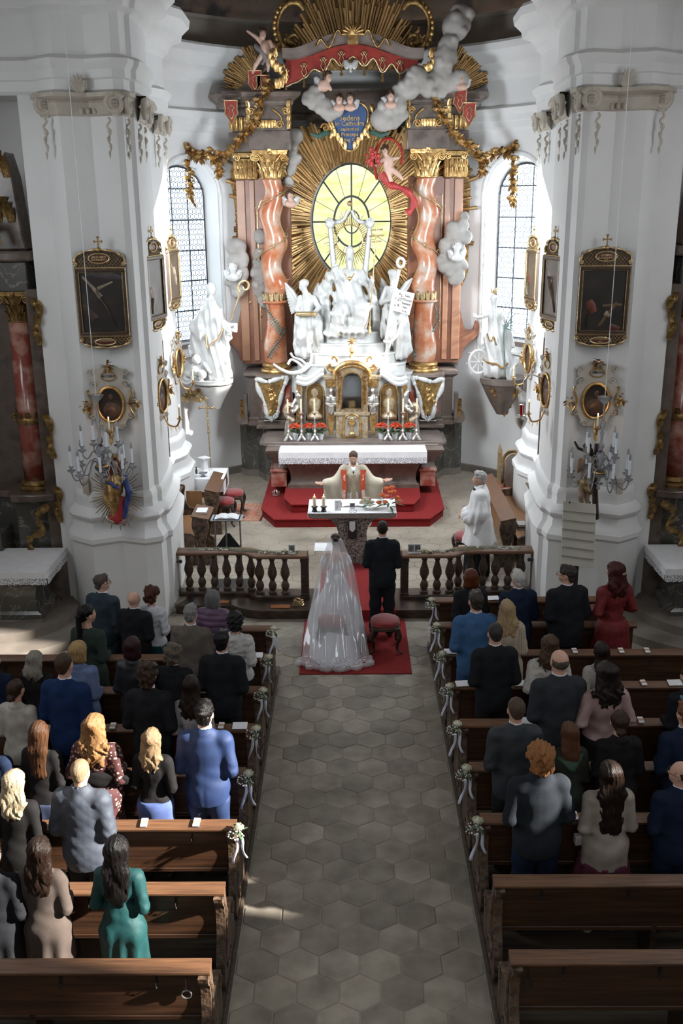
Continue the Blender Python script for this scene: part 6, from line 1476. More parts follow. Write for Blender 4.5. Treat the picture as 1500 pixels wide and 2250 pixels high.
    # cartouche: gilded relief in a white rocaille frame
    c0=W(596 if s < 0 else 941,877,20.45);sh=[(-.30,.42),(-.1,.37),(.05,.40),(.26,.46),(.34,.44),(.25,.2),(.17,-.1),(.12,-.32),(.0,-.42),(-.1,-.33),(-.16,-.05),(-.27,.2)]
    sh=[(c0.x+x*(1 if s < 0 else -1),c0.z+z) for x,z in sh]
    M_=None;o=MB();o.add(prism(sh,c0.y,c0.y+.1));o.build('cartouche_field',X['golddark'],ret,ang=30)
    P_=spline([(x,c0.y,z) for x,z in sh],4,True);o=MB()
    o.add(tube(P_,[.042+.016*sin(i*.9) for i in range(len(P_))],8,closed=True,flat=.8))
    for i in range(0,len(P_),3):o.add(ball((P_[i].x,c0.y-.01,P_[i].z),(.045,.03,.05),8,6))
    cf=o.build('cartouche_frame',X['statue'],ret,ang=60)
    o=MB()
    for k in range(7):
        a=pi+pi*k/6;acanthus(o,c0.x+.02,c0.y-.02,c0.z-.42,.20,.09,0,0,Matrix.Translation((c0.x,c0.y-.02,c0.z-.46)) @ Matrix.Rotation(a+pi/2,4,'Y') @ Matrix.Translation((-c0.x-.02,-c0.y+.02,-c0.z+.42)))
    o.add(ball((c0.x,c0.y-.04,c0.z-.45),.035,8,6));o.build('cartouche_shell',X['statue'],cf,ang=60)
    V_,F_=sdf([('e',(.0,-.0,.05),(.07,.04,.1),.03),('c',(-.1,0,-.1),(.08,-.02,.1),.03,.02,.03),('c',(.1,0,-.05),(.02,-.03,.2),.03,.02,.03),('c',(-.05,0,-.2),(.02,0,-.05),.04,.03,.03),('e',(0,-.02,.19),(.03,.03,.035),.01),('c',(-.12,0,.0),(-.05,0,.16),.02,.02,.03)],.012,disp=lambda Q:wob(Q,60,.012,3))
    me=bpy.data.meshes.new('cartouche_relief');me.from_pydata([(c0.x+v[0]*1.3,c0.y+v[1]-.0,c0.z-.05+v[2]*1.3) for v in V_.tolist()],[],F_.tolist());me.transform(chain(ret).inverted());finish('cartouche_relief',me,X['gold'],ret,180)
# --- entablature arc between the columns, with the fresco-coloured hollow under the canopy
zA,zB=wz(262,21.6),wz(192,21.6);o=MB()
arc=[(2.0*sin(R(a)),21.2+.75*cos(R(a))) for a in range(-70,71,10)]
o.add(sweep_plan(arc,[(.0,zA),(.04,zA+.05),(.04,zA+.12),(0,zA+.16),(0,zB-.2),(.06,zB-.1),(.12,zB-.04),(.12,zB),(-.3,zB)],1));o.build('inner_entablature',X['brownmarble'],ret,ang=30)
# --- canopy: curved mauve moulding with lambrequin
CP=[(620,122),(648,122),(680,112),(712,98),(745,88),(775,84),(805,88),(838,98),(870,111),(900,121),(930,122)]
path=spline([W(a,b,20.55) for a,b in CP],3);v=[];f=[];prf=[(0,-.07),(-.05,-.05),(-.06,.02),(-.12,.07),(-.12,.12),(0,.14),(.55,.14),(.55,-.07)]
for i,p_ in enumerate(path):
    t=(path[min(i+1,len(path)-1)]-path[max(i-1,0)]).normalized();nn=Vector((-t.z,0,t.x))
    for a_,b_ in prf:v.append(p_+Vector((0,a_,0))+nn*b_)
k_=len(prf)
for i in range(len(path)-1):
    for j in range(k_):f.append((i*k_+j,i*k_+(j+1) % k_,(i+1)*k_+(j+1) % k_,(i+1)*k_+j))
f.append(tuple(range(k_)));f.append(tuple((len(path)-1)*k_+j for j in range(k_))[::-1]);o=MB();o.add((v,f));o.build('canopy_moulding',X['greymarble'],ret,ang=35)
LB=[(628,130,190),(648,128,182),(668,126,172),(690,120,152),(710,112,160),(730,105,128),(750,100,146),(775,97,124),(800,100,146),(820,105,128),(840,112,160),(860,119,140),(878,124,162),(900,130,150),(918,132,185)]
v=[];top=spline([W(a,b,20.6) for a,b,c in LB],4);bot=[]
for i in range(len(LB)-1):
    a,b=W(LB[i][0],LB[i][2],20.6),W(LB[i+1][0],LB[i+1][2],20.6)
    for k in range(4):t=k/4;t2=t*t*(3-2*t);bot.append(Vector((a.x+(b.x-a.x)*t,20.6,a.z+(b.z-a.z)*t2)))
bot.append(W(LB[-1][0],LB[-1][2],20.6));n_=len(top)
for y_,nm_,mt,lift in ((0,'lambrequin',X['redpaint'],0),):
    vv_=[p_ for p_ in top]+[p_ for p_ in bot]+[p_+Vector((0,.04,0)) for p_ in top]+[p_+Vector((0,.04,0)) for p_ in bot];ff=[]
    for i in range(n_-1):ff += [(i,n_+i,n_+i+1,i+1),(2*n_+i+1,3*n_+i+1,3*n_+i,2*n_+i),(n_+i,3*n_+i,3*n_+i+1,n_+i+1)]
    o=MB();o.add((vv_,ff));o.build('lambrequin',X['redpaint'],ret,ang=30)
o=MB();o.add(tube([p_+Vector((0,-.01,0)) for p_ in bot],.016,5));o.build('lambrequin_trim',X['goldpale'],ret)
for a,b,c in LB[::2]:
    p_=W(a,c,20.58);o=MB();o.add(lathe([(.01,0),(.02,-.03),(.028,-.06),(.015,-.075),(.035,-.16),(.02,-.165)],8,tuple(p_)));o.build('tassel',X['gold'],ret)
    q_=W(a,(b+c)/2+3,20.58);o=MB()
    for g in (-1,1):o.add(tube([(q_.x+g*x_,20.57,q_.z+z_) for x_,z_ in ((0,-.14),(.05,-.05),(.02,.02),(.06,.07),(.03,.10),(.0,.04))],.011,5))
    o.add(ball((q_.x,20.57,q_.z+.10),.018,6,5));o.build('fleur',X['goldpale'],ret,ang=60)
for px_,py_ in ((508,245),(560,180),(1030,250),(1010,222),(578,190)):
    p_=W(px_,py_,20.55);sh=[(p_.x+a*.13,p_.z+b*.2) for a,b in ((-1,1),(1,1),(.9,.2),(1,-.2),(.6,-.5),(0,-1.2),(-.6,-.5),(-1,-.2),(-.9,.2))]
    o=MB();o.add(prism(sh,20.54,20.57));o.build('hanging_lappet',X['redpaint'],ret);o=MB();o.add(tube([(x_,20.535,z_) for x_,z_ in sh],.014,5,closed=True))
    for g in (-1,1):o.add(tube([(p_.x+g*x_,20.53,p_.z+z_) for x_,z_ in ((0,-.14),(.05,-.05),(.02,.02),(.06,.07),(.0,.12))],.010,5))
    o.build('lappet_trim',X['goldpale'],ret,ang=60)
# shell and keystone on the canopy, C-scroll frames
p_=W(775,78,20.42);o=MB();o.box(p_.x-.10,p_.x+.10,20.38,20.5,p_.z-.16,p_.z+.05);
for k in range(9):a=pi*k/8;o.add(tube([(p_.x,20.38,p_.z+.02),(p_.x+.12*cos(a),20.34,p_.z+.02+.12*sin(a)),(p_.x+.2*cos(a),20.38,p_.z+.02+.2*sin(a))],[.015,.028,.03],6))
for g in (-1,1):o.add(tube([(p_.x+g*(.2+.5*t),20.42,p_.z-.02+.12*sin(t*9)-.22*t*t) for t in [i/24 for i in range(25)]],.025,6))
o.build('crowning_shell',X['gold'],ret,ang=60)
for s in (-1,1):
    mir=(lambda a:a) if s < 0 else (lambda a:1552-a)
    P_=[W(mir(a),b,20.7) for a,b in ((668,22),(655,6),(632,8),(615,30),(610,60),(618,92),(640,112),(655,104),(657,88),(648,76),(636,80),(636,92),(645,95))]
    P_=spline(P_,5);o=MB();o.add(tube(P_,[.05+.02*sin(i*.25) for i in range(len(P_))],8));o.build('c_scroll',X['golddark'],ret,ang=60)
    o=MB()
    for i in range(10,36,2):o.add(ball(P_[i]+Vector((s*.07,0,0)),(.045,.045,.06),7,5))
    o.build('scroll_beading',X['gold'],ret,ang=60)
    # acanthus consoles at the canopy ends
    P_=spline([W(mir(a),b,20.5) for a,b in ((607,118),(598,130),(606,150),(622,160),(624,178),(612,190),(604,180))],5);o=MB();o.add(tube(P_,[.07-.001*i for i in range(len(P_))],8))
    for i in range(2,len(P_)-2,3):acanthus(o,P_[i].x,P_[i].y-.05,P_[i].z-.05,.2,.13,-pi/2,.5)
    o.build('acanthus_console',X['gold'],ret,ang=60)
# --- rays
def rays(name,cen,a0,a1,n,rin,rout,depth0,slope,wd=.036,seed=1,jit=.3,layers=2):
    q=random.Random(seed);v=[(0,-.5,0),(0,.5,0),(1,.62,0),(1,-.62,0),(0,-.25,.5),(0,.25,.5),(1,.3,.55),(1,-.3,.55)]
    me=bpy.data.meshes.new(name);me.from_pydata(v,[],[(4,7,6,5),(0,4,5,1),(3,2,6,7),(0,3,7,4),(1,5,6,2),(2,3,7,6)[:4]]);me.materials.append(X['goldray'])
    inv=chain(ret).inverted()
    for i in range(n):
        t=(i+q.uniform(-.3,.3))/n;a=a0+(a1-a0)*t;ly=i % layers;ri,ro=rin(a),rout(a)
        if ro <= ri:continue
        L=(ro-ri);st=ri if ly == 0 else ri+L*q.uniform(.0,.35);en=ro-L*q.uniform(0,jit)*(1 if ly else .6)-.10*L*abs(sin(i*.55))
        if en-st < .08:continue
        d=Vector((sin(a),0,cos(a)));p0=Vector((cen[0],depth0,cen[1]))+d*st;p1=Vector((cen[0],depth0,cen[1]))+d*en;p0.y += slope*st-.03*ly;p1.y += slope*en-.03*ly-.02
        X_=p1-p0;N_=Vector((0,-1,0));Y_=N_.cross(X_).normalized()*wd*q.uniform(.75,1.25)*(1+.5*st);Z_=X_.cross(Y_).normalized();Z_=Z_ if Z_.y < 0 else -Z_
        Z_=Z_*.045;M_=Matrix(((X_.x,Y_.x,Z_.x,p0.x),(X_.y,Y_.y,Z_.y,p0.y),(X_.z,Y_.z,Z_.z,p0.z),(0,0,0,1)))
        o=bpy.data.objects.new(name,me);COL.objects.link(o);o.parent=ret;o.matrix_basis=inv @ M_
cz=5.64
def rin1(a):return 1/sqrt((sin(a)/.885)**2+(cos(a)/1.215)**2)
def rout1(a):
    # box-ish limits of the glory
    x,z=abs(sin(a)),cos(a);r_=1e9
    if x > .01:r_=min(r_,2.72/x)
    if z > .01:r_=min(r_,2.05/z)
    if z < -.01:r_=min(r_,2.35/-z)
    return min(r_,2.95)
rays('ray',(-.02,cz),0,2*pi,292,rin1,rout1,22.2,-.30,wd=.042,seed=4,jit=.35)
o=MB();o.add(([( -.02+1.0*r_*sin(a),22.25-.28*r_*1.0,cz+r_*cos(a)) for r_,a in [((rin1(2*pi*i/48))*f_,2*pi*i/48) for f_ in (1.0,1.55) for i in range(48)]],[(i,(i+1) % 48,48+(i+1) % 48,48+i) for i in range(48)]));o.build('glory_backing',X['golddark'],ret,ang=180)
o=MB();v=[]
for i in range(48):a=2*pi*i/48;v.append((rout1(a)*.93,a))
o.add(([(-.02+rin1(2*pi*i/48)*1.3*sin(2*pi*i/48),21.98,cz+rin1(2*pi*i/48)*1.3*cos(2*pi*i/48)) for i in range(48)]+[(-.02+r_*sin(a),22.3-.27*r_,cz+r_*cos(a)) for r_,a in v],[(i,(i+1) % 48,48+(i+1) % 48,48+i) for i in range(48)]));o.build('glory_field',X['golddark'],ret,ang=180)
zt=wz(150,21.3)
rays('upper_ray',(.05,wz(232,21.3)),-.95,.95,110,lambda a:.62/max(.5,cos(a))+.05,lambda a:2.35 if abs(a) < .5 else 2.0,21.35,-.06,wd=.04,seed=7,jit=.3)
for s,c0,a0,a1 in ((-1,(600,215),-1.35,-.35),(1,(960,215),.35,1.35)):
    c_=W(c0[0],c0[1],21.1);rays('side_ray',(c_.x,c_.z),a0,a1,44,lambda a:.35,lambda a:1.15,21.25,-.02,wd=.035,seed=9,jit=.4)
# --- blue shield with its gilt frame and text
shc=W(768,280,20.5);SH=[(0,.40),(.18,.44),(.33,.32),(.34,.12),(.24,-.12),(.14,-.34),(.0,-.42),(-.14,-.34),(-.24,-.12),(-.34,.12),(-.33,.32),(-.18,.40)]
shp=[(p_.x,p_.y) for p_ in spline([(a,b,0) for a,b in SH],4,True)]
r=thing('inscribed_shield','blue shield with gilt Latin inscription above the oval window','shield',(shc.x,20.5,shc.z));o=MB();o.add(prism(shp,0,.06));o.build('field',X['blue'],r,world=False,bev=.02)
o=MB();P_=[(a*1.04,-.01,b*1.04) for a,b in shp];o.add(tube(P_,[.022+.008*sin(i*1.3) for i in range(len(P_))],7,closed=True))
for g in (-1,1):
    o.add(tube([(g*(.40+.06*sin(t*6)),0,.42-.62*t) for t in [i/16 for i in range(17)]],[.03+.022*abs(sin(i*.8)) for i in range(17)],7));o.add(tube([(g*.48+q_[0],0,.0+q_[2]) for q_ in scroll((0,0),.09,1.3,g)],.022,6))
    for k in range(4):acanthus(o,g*(.30-.07*k),-.02,-.16-.08*k,.16,.08,-pi/2+g*.3,.3)
o.build('gilt_frame',X['gold'],r,world=False,ang=60)
o=MB()
for g in (-1,1):o.add(tube([(g*.3,.03,-.14),(g*.45,.02,-.08),(g*.62,.03,-.16),(g*.78,.04,-.10)],[.03,.06,.05,.02],8,flat=.4))
o.build('green_wings',mk('dark_green',(.02,.07,.05),rough=.5),r,world=False)
def text(body,size,loc,m,par=None,name='lettering',rot=(pi/2,0,0),align='CENTER',ext=.002,sx=1):
    c=bpy.data.curves.new(name,'FONT');c.body=body;c.size=size;c.align_x=align;c.align_y='CENTER';c.extrude=ext;c.resolution_u=2;c.offset=size*.012
    t=bpy.data.objects.new(name,c);COL.objects.link(t);bpy.context.view_layer.update();dg=bpy.context.evaluated_depsgraph_get();me=bpy.data.meshes.new_from_object(t.evaluated_get(dg));bpy.data.objects.remove(t)
    me.materials.clear();me.materials.append(m);o=bpy.data.objects.new(name,me);COL.objects.link(o);o.parent=par
    M_=Matrix.Translation(loc) @ Euler(rot).to_matrix().to_4x4() @ Matrix.Diagonal((sx,1,1,1));o.matrix_basis=M_;return o
for i,(tx,sz) in enumerate((('Sedens',.145),('in Cathedra',.12),('sapientissi',.09),('Princeps',.10),('Reg. C.',.08))):text(tx,sz,(0,-.012,.17-.10*i),X['goldpale'],r)
# ---------------------------------------------------------------- clouds (parts of the retable)
def blobs(name,L,D,m=None,h=.028,par=None):
    P_=[]
    for px_,py_,rp,*dd in L:
        k_=mpp(px_,py_,D);dz=dd[0] if dd else 0;c=W(px_,py_,D+dz);P_.append(('e',tuple(c),(rp*k_,rp*k_*.8,rp*k_),.03));q=random.Random(int(px_*7+py_))
        for i in range(5):
            a=q.random()*6.28;e=q.uniform(-.9,.1);c2=c+Vector((cos(a)*.75,e*.7,sin(a)*.75))*rp*k_*.8;P_.append(('e',tuple(c2),tuple([rp*k_*q.uniform(.38,.6)]*3),.018))
    return sdf_obj(name,m or X['cloud'],P_,h,parent=par or ret,world=True,disp=lambda Q:wob(Q,9,.014,5))
blobs('cloud',[(1000,60,30,.1),(985,95,22),(978,125,26),(972,152,22),(985,180,24),(955,175,20),(940,195,20),(965,200,20),(1008,178,22),(915,170,26),(900,195,24),(880,200,20),(870,225,24),(850,240,20),(840,262,26),(862,255,24),(1012,35,26,.2),(880,250,16)],20.45)
blobs('cloud',[(678,215,15),(692,225,18),(712,235,20),(725,248,18),(700,215,14),(740,245,14),(690,200,12)],20.4)
blobs('cloud',[(650,300,18,.3),(640,325,16,.3),(648,350,14,.3),(640,372,14,.3),(635,400,12,.3)],20.9)
blobs('cloud',[(520,545,20),(515,575,18),(525,600,22),(512,615,18),(522,640,14),(530,570,18)],20.95)
blobs('cloud',[(572,520,16,.1),(570,560,14),(568,600,18),(575,630,20),(582,660,16),(565,575,12)],21.15)
blobs('cloud',[(1000,510,22),(985,545,24),(1005,555,20),(990,585,24),(1000,605,20),(1020,520,14),(1020,475,10),(1018,495,12),(975,575,18),(1010,580,16)],20.95)
blobs('cloud',[(905,290,14,.2),(912,310,14,.2),(900,325,12,.2)],21.1)
# ---------------------------------------------------------------- throne of white steps
th=thing('throne_steps','white marble stepped base under the seated pope statue','pedestal',(0,20.5,2.3))
for i,(hw,y0_,z0_,z1_) in enumerate(((1.30,19.95,2.2,2.62),(1.16,20.02,2.62,2.83),(.98,20.12,2.83,3.05),(.82,20.24,3.05,3.24),(.62,20.38,3.24,3.46))):
    pl=[(-.02+hw*cos(a)*(1 if abs(cos(a)) < 2 else 1),20.75-(20.75-y0_)*sin(a)**.7) for a in [pi*k/16 for k in range(17)]];pl=[(-.02-hw,21.3)]+pl[::-1]+[(-.02+hw,21.3)]
    o=MB();o.add(prism(pl,z0_,z1_-.03,'z'));o.add(prism([(x_*1.015,y_-.015) for x_,y_ in pl],z1_-.035,z1_,'z'));o.build('step',X['statue'],th,ang=30)
# ---------------------------------------------------------------- statues
def SP(D,L):
    out=[]
    for p in L:
        if p[0][-1] == 'c':
            a,b=p[1],p[2];A=W(a[0],a[1],D+(a[2] if len(a) > 2 else 0));B=W(b[0],b[1],D+(b[2] if len(b) > 2 else 0));k_=mpp(a[0],a[1],D)
            out.append((p[0],tuple(A),tuple(B),p[3]*k_,p[4]*k_,(p[5] if len(p) > 5 else 5)*k_))
        else:
            a=p[1];A=W(a[0],a[1],D+(a[2] if len(a) > 2 else 0));k_=mpp(a[0],a[1],D);r_=p[2]
            out.append((p[0],tuple(A),(r_[0]*k_,r_[1]*k_,r_[2]*k_),(p[3] if len(p) > 3 else 5)*k_,p[4] if len(p) > 4 else None))
    return out
def folds(cx,cy,amp=.018,n=60,tilt=.6,seed=0):
    def f(Q):
        x=Q[...,0]-cx;z=Q[...,2];y=Q[...,1]
        ph=x*n*(1+.0*z)+tilt*z*9+2.2*np.sin(z*3.1+seed)+1.6*np.sin(x*7+z*2.3+seed)
        return amp*1.5*(np.abs(np.sin(ph*.5))**.8-.6)+wob(Q,19,amp*.7,seed+1)
    return f
def statue(lab,name,px_,D,base_py,robe,body,extra=None,m=None,hrobe=.017,amp=.02,n=60,group=None):
    b=W(px_,base_py,D);r=thing(name,lab,'statue',tuple(b),0,group);m=m or X['statue']
    if robe:sdf_obj('robe',m,SP(D,robe),hrobe,parent=r,world=True,disp=folds(b.x,D,amp,n,seed=px_ % 7))
    if body:sdf_obj('figure',m,SP(D,body),.0125,parent=r,world=True,disp=lambda Q:wob(Q,60,.002,1),split='carved_detail')
    if extra:extra(r,D)
    return r
def face(x,y,r_,dx=0):
    return [('e',(x,y),(r_*.8,r_*.9,r_),3),('e',(x+dx,y+r_*.45,-.02),(r_*.55,r_*.6,r_*.6),3),('c',(x+dx*1.2,y,-.085*r_/9),(x+dx*1.4,y+r_*.28,-.10*r_/9),r_*.12,r_*.17,1.5),('se',(x-r_*.33+dx,y-.0,-.088*r_/9),(r_*.2,r_*.2,r_*.12),1),('se',(x+r_*.33+dx,y,-.088*r_/9),(r_*.2,r_*.2,r_*.12),1),('c',(x-r_*.2+dx,y+r_*.52,-.075*r_/9),(x+r_*.2+dx,y+r_*.52,-.075*r_/9),r_*.09,r_*.09,1)]
def hand(x,y,s=1,up=-1,d=0):
    return [('e',(x,y,d),(3.4,2.4,4),2)]+[('c',(x-2.4+1.6*i,y+up*2,d),(x-3.4+2.3*i,y+up*(8-abs(i-1.5)),d),1.0,.8,.6) for i in range(4)]+[('c',(x+s*2.5,y,d),(x+s*6,y+up*3,d),1.1,.9,.8)]
def pope_x(r,D):
    def TB(pts,rr,nm,m,dd=0,**k):o=MB();o.add(tube([W(a[0],a[1],D+dd+(a[2] if len(a) > 2 else 0)) for a in pts],rr,8,**k));return o.build(nm,m,r,ang=60)
    TB([(823,560),(816,650),(810,735)],.014,'staff',X['goldpale'],-.45)
    TB([(828,490),(823,560)],.014,'staff_head',X['goldpale'],-.45)
    for y,w_ in ((505,14),(518,17),(531,11)):TB([(827-w_,y+1),(827+w_,y-1)],.013,'cross_bar',X['goldpale'],-.45)
    # throne back
    for s in (-1,1):
        mx=lambda a:a if s < 0 else 1537-a
        TB([(mx(738),625),(mx(731),560),(mx(725),500)],[.07,.06,.05],'throne_post',X['statue'],.25);TB([(mx(725),500),(mx(735),488),(mx(748),487),(mx(758),478),(mx(764),462)],[.06,.05,.045,.04,.035],'throne_arch',X['statue'],.25)
        o=MB();p_=W(mx(724),492,D+.15);o.add(ball(p_,(.085,.07,.09),10,8));
        for k in range(7):a=k*.9;o.add(ball(p_+Vector((.07*cos(a),-.03,.07*sin(a)+.03)),.032,6,5))
        o.build('cherub_finial',X['statue'],r,ang=60)
    o=MB();o.add(ball(W(768,447,D+.25),.055,10,8));o.build('golden_orb',X['goldpale'],r)
    c=W(768,527,D+.22);o=MB()
    for k in range(56):
        a=2*pi*k/56;d=Vector((sin(a),0,cos(a)*1.1));L_=.44+.05*(k % 3);o.add(tube([c+d*.27,c+d*L_],[.010,.004],4))
    o.add(tube([c+Vector((sin(2*pi*k/30),0,cos(2*pi*k/30)*1.1))*.27 for k in range(30)],.012,5,closed=True));f=o.build('halo_rays',X['goldpale'],r)
    TB([(757,600),(768,618),(778,600)],.016,'cope_border',X['goldpale'],-.33);o=MB();o.add(ball(W(768,612,D-.36),.04,8,6));o.build('cope_clasp',X['gold'],r)
    for q_ in ((735,692),(812,722),(745,728)):o=MB();p_=W(q_[0],q_[1],D-.42);o.add(lathe([(.012,.06),(.03,.03),(.022,0),(.04,-.08),(.03,-.09)],8,tuple(p_)));o.build('tassel',X['goldpale'],r)
statue('white marble statue of a seated pope blessing on the high altar','pope_statue',768,20.7,735,
  [('e',(768,620),(30,22,30),8),('c',(745,605),(725,605),13,11,8),('c',(725,605),(736,590),10,7,5),('c',(792,605),(812,628,-.2),13,12,8),('c',(812,628,-.2),(818,618,-.4),10,6,5),
   ('c',(725,612),(705,650),12,16,10),('c',(705,650),(712,690),18,14,10),('c',(712,690),(722,728,-.2),14,16,10),('e',(768,660),(38,30,34),12),
   ('c',(755,668,-.1),(744,690,-.45),20,17,10),('c',(744,690,-.45),(738,728,-.35),16,14,8),('c',(782,664,-.1),(797,680,-.45),20,18,10),('c',(797,680,-.45),(790,725,-.3),17,17,8),
   ('c',(815,630),(828,700),9,16,8),('c',(828,700),(830,722),14,9,8),('c',(768,680,-.2),(768,725,-.15),24,26,10),('c',(705,655),(700,640),6,3,6),('e',(778,727,-.4),(32,16,8),3)],
  face(768,568,11)+[('e',(768,553),(9.5,9.5,12),2),('e',(768,541),(3,3,3),1),('c',(768,576,-.06),(768,590,-.1),7,4,4),('c',(768,572),(768,592),6.5,9,4)]+hand(737,583,1,-1,-.05)+hand(819,610,-1,-1,-.42),pope_x,amp=.03,n=42)
def wing(r,D,pts,dd=.15,nm='wing',m=None):
    o=MB();base=W(pts[0][0],pts[0][1],D+dd);tip=W(pts[1][0],pts[1][1],D+dd+.1);low=W(pts[2][0],pts[2][1],D+dd+.05);n=12
    for i in range(n):
        t=i/(n-1);e=tip.lerp(low,t);e=e+(e-base)*.12*sin(pi*t);a=base.lerp(e,.08);o.add(tube([a,a.lerp(e,.4),a.lerp(e,.8),e],[.02,.045,.045,.012],6,flat=.45))
    o.add(tube([base,base.lerp(tip,.5)+Vector((0,-.02,.03)),tip],[.05,.05,.02],8));return o.build(nm,m or X['statue'],r,ang=60)
def ang_l(r,D):
    wing(r,D,((655,660),(626,622),(640,690)));wing(r,D,((690,655),(700,622),(706,655)),.2)
    o=MB();c=W(673,690,D-.28);o.box(c.x-.22,c.x+.22,c.y-.14,c.y+.1,c.z-.03,c.z+.05,Matrix.Translation((0,0,0)));o.build('gilt_cushion',X['goldpale'],r,bev=.03)
    o=MB();P_=[W(a,b,D-.3) for a,b in ((632,800),(640,790),(655,797),(668,808),(680,800),(684,780),(678,765))];o.add(tube(spline(P_,5),.028,8));P_=[W(a,b,D-.3) for a,b in ((600,800),(618,812),(640,820),(662,815),(680,800))];o.add(tube(spline(P_,5),[.02+.002*i for i in range(21)],8));P_=[W(a,b,D-.3) for a,b in ((638,775),(645,785),(660,790),(672,800))];o.add(tube(spline(P_,5),.025,8));o.build('serpent_scroll',X['statue'],r)
statue('white angel statue looking down with a gilt cushion, left of the pope','angel_statue',676,20.5,775,
  [('e',(675,665),(19,15,22),6),('e',(678,700),(27,20,20),8),('c',(668,705,-.15),(668,735,-.35),20,16,8),('c',(668,735,-.35),(666,770,-.2),16,18,8),('c',(692,705,-.1),(702,760),16,10,8),('c',(658,700),(650,765),10,9,6),('c',(668,740),(690,772),18,14,8)],
  face(665,628,10,-3)+[('e',(668,622),(11,11,9),3),('c',(668,635),(674,652),6,8,4),('c',(688,655),(700,676,-.1),7,6,4),('c',(700,676,-.1),(688,690,-.3),5.5,3.5,3),('c',(660,655),(652,680,-.1),7,5,4),('c',(652,680,-.1),(665,692,-.3),5,3.5,3)]+hand(685,690,1,1,-.32),ang_l,amp=.024,n=50)
def ang_r(r,D):
    wing(r,D,((850,640),(838,612),(826,690)),.2);wing(r,D,((880,640),(905,612),(892,640)),.2)
    a,b,c,d=[W(*q,D-.32) for q in ((872,636),(911,645),(899,693),(860,681))];t=Vector((0,.05,0));o=MB();o.add(([a,b,c,d,a+t,b+t,c+t,d+t],[(0,3,2,1),(4,5,6,7),(0,1,5,4),(1,2,6,5),(2,3,7,6),(3,0,4,7)]));o.build('open_tablet',X['statue'],r,bev=.008)
    ang=-math.atan2((b-a).z,(b-a).x)
    for tx,px_,py_,sz in (('Ps.',881,648,.085),('27.',879,658,.09),('v.9.',872,671,.085),('Salv.',896,651,.075),('Domin',895,660,.07),('bened',892,668,.07),('hær',890,676,.065),('tuæ',888,684,.065)):
        p_=W(px_,py_,D-.335);text(tx,sz,chain(r).inverted() @ p_,X['blackmetal'],r,rot=(pi/2,ang,0),ext=.001)
    o=MB();P_=[W(877,592,D-.38),W(862,660,D-.38),W(848,745,D-.38)];o.add(tube(P_,.035,8));c_=W(880,577,D-.38);o.add(tube([c_+Vector((.07*cos(q),0,.09*sin(q))) for q in [i*pi/8 for i in range(16)]],.03,7,closed=True))
    P_=spline([W(*q,D-.38) for q in ((842,748),(855,752),(870,738),(880,718),(883,704))],4);o.add(tube(P_,.032,8));t_=W(884,697,D-.38);o.add(tube([t_+Vector((-.12,0,-.16)),t_,t_+Vector((.05,0,-.18))],[.012,.03,.012],6));o.build('anchor',X['statue'],r)
statue('white angel statue with anchor and open tablet, right of the pope','angel_statue',868,20.5,780,
  [('e',(866,655),(17,14,24),6),('e',(870,695),(22,18,20),8),('c',(880,700,-.1),(892,770),17,15,8),('c',(862,700,-.15),(856,735,-.3),13,10,6),('c',(850,660),(842,735),7,9,6),('c',(875,735),(880,775),14,16,8)],
  face(862,606,9.5,-1)+[('e',(862,599),(10.5,10,8),3),('c',(862,612),(864,630),5.5,7,4),('c',(850,635),(838,664),7.5,6.5,4),('c',(838,664),(868,655,-.34),5.5,3.5,3),('c',(856,735,-.3),(851,772,-.1),8,5,3),('c',(851,772,-.1),(846,778,-.25),5,3.5,2)]+hand(873,652,1,-1,-.38),ang_r,amp=.022,n=55)
def shelf(r,D,x,y0,w_,h_,m1,dep=.5,yb=None):
    c=W(x,y0,D);k_=mpp(x,y0,D);o=MB();R_=w_*k_;H_=h_*k_
    o.add(lathe([(R_*.95,-H_*.4),(R_,-H_*.3),(R_,-.02),(R_*1.03,0)],24,tuple(c)));o.build('bracket_slab',m1,r,ang=40);return c,R_,H_
def bish(r,D):
    c,R_,H_=shelf(r,D,468,832,44,24,X['statue']);o=MB();o.add(lathe([(R_*.3,-.62),(R_*.55,-.40),(R_*.95,-.12)],20,tuple(c)));o.build('bracket_corbel',X['statue'],r)
    o=MB();P_=[W(a,b,D-.30) for a,b in ((508,702),(516,680),(524,655),(527,645),(524,632),(528,622),(538,617),(546,623),(545,634),(537,637),(533,630))];o.add(tube(P_[:3],.016,8));o.add(tube(spline(P_[2:],5),.022,8));o.build('crosier',X['goldpale'],r)
    p_=W(511,716,D-.3);o=MB();o.box(p_.x-.09,p_.x+.09,p_.y-.05,p_.y+.05,p_.z-.09,p_.z+.05);o.build('gospel_book',X['statue'],r,bev=.01);text('VI',.09,chain(r).inverted() @ (p_+Vector((0,-.056,-.02))),X['blackmetal'],r)
    o=MB();P_=spline([W(a,b,D-.34) for a,b in ((452,735),(455,765),(466,752),(478,745),(490,720))],5);o.add(tube(P_,.018,6));o.build('cope_border',X['goldpale'],r)
    o=MB();q=random.Random(3)
    for i in range(26):p_=W(q.uniform(402,445),q.uniform(862,885),D-.25);acanthus(o,p_.x,p_.y,p_.z,.14,.09,q.uniform(-2.6,-.5),.6)
    o.build('gilt_foliage',X['goldpale'],r,ang=40)
    o=MB();o.add(tube(scroll_w((405,800),12,D-.1),.04,7));o.add(tube(scroll_w((412,830),14,D-.15,-1),.04,7));o.build('rocaille_scroll',X['statue'],r)
def scroll_w(c,rp,D,s=1):return [W(c[0]+s*rp*(1-t*.8)*cos(9*t),c[1]+rp*(1-t*.8)*sin(9*t),D) for t in [i/22 for i in range(23)]]
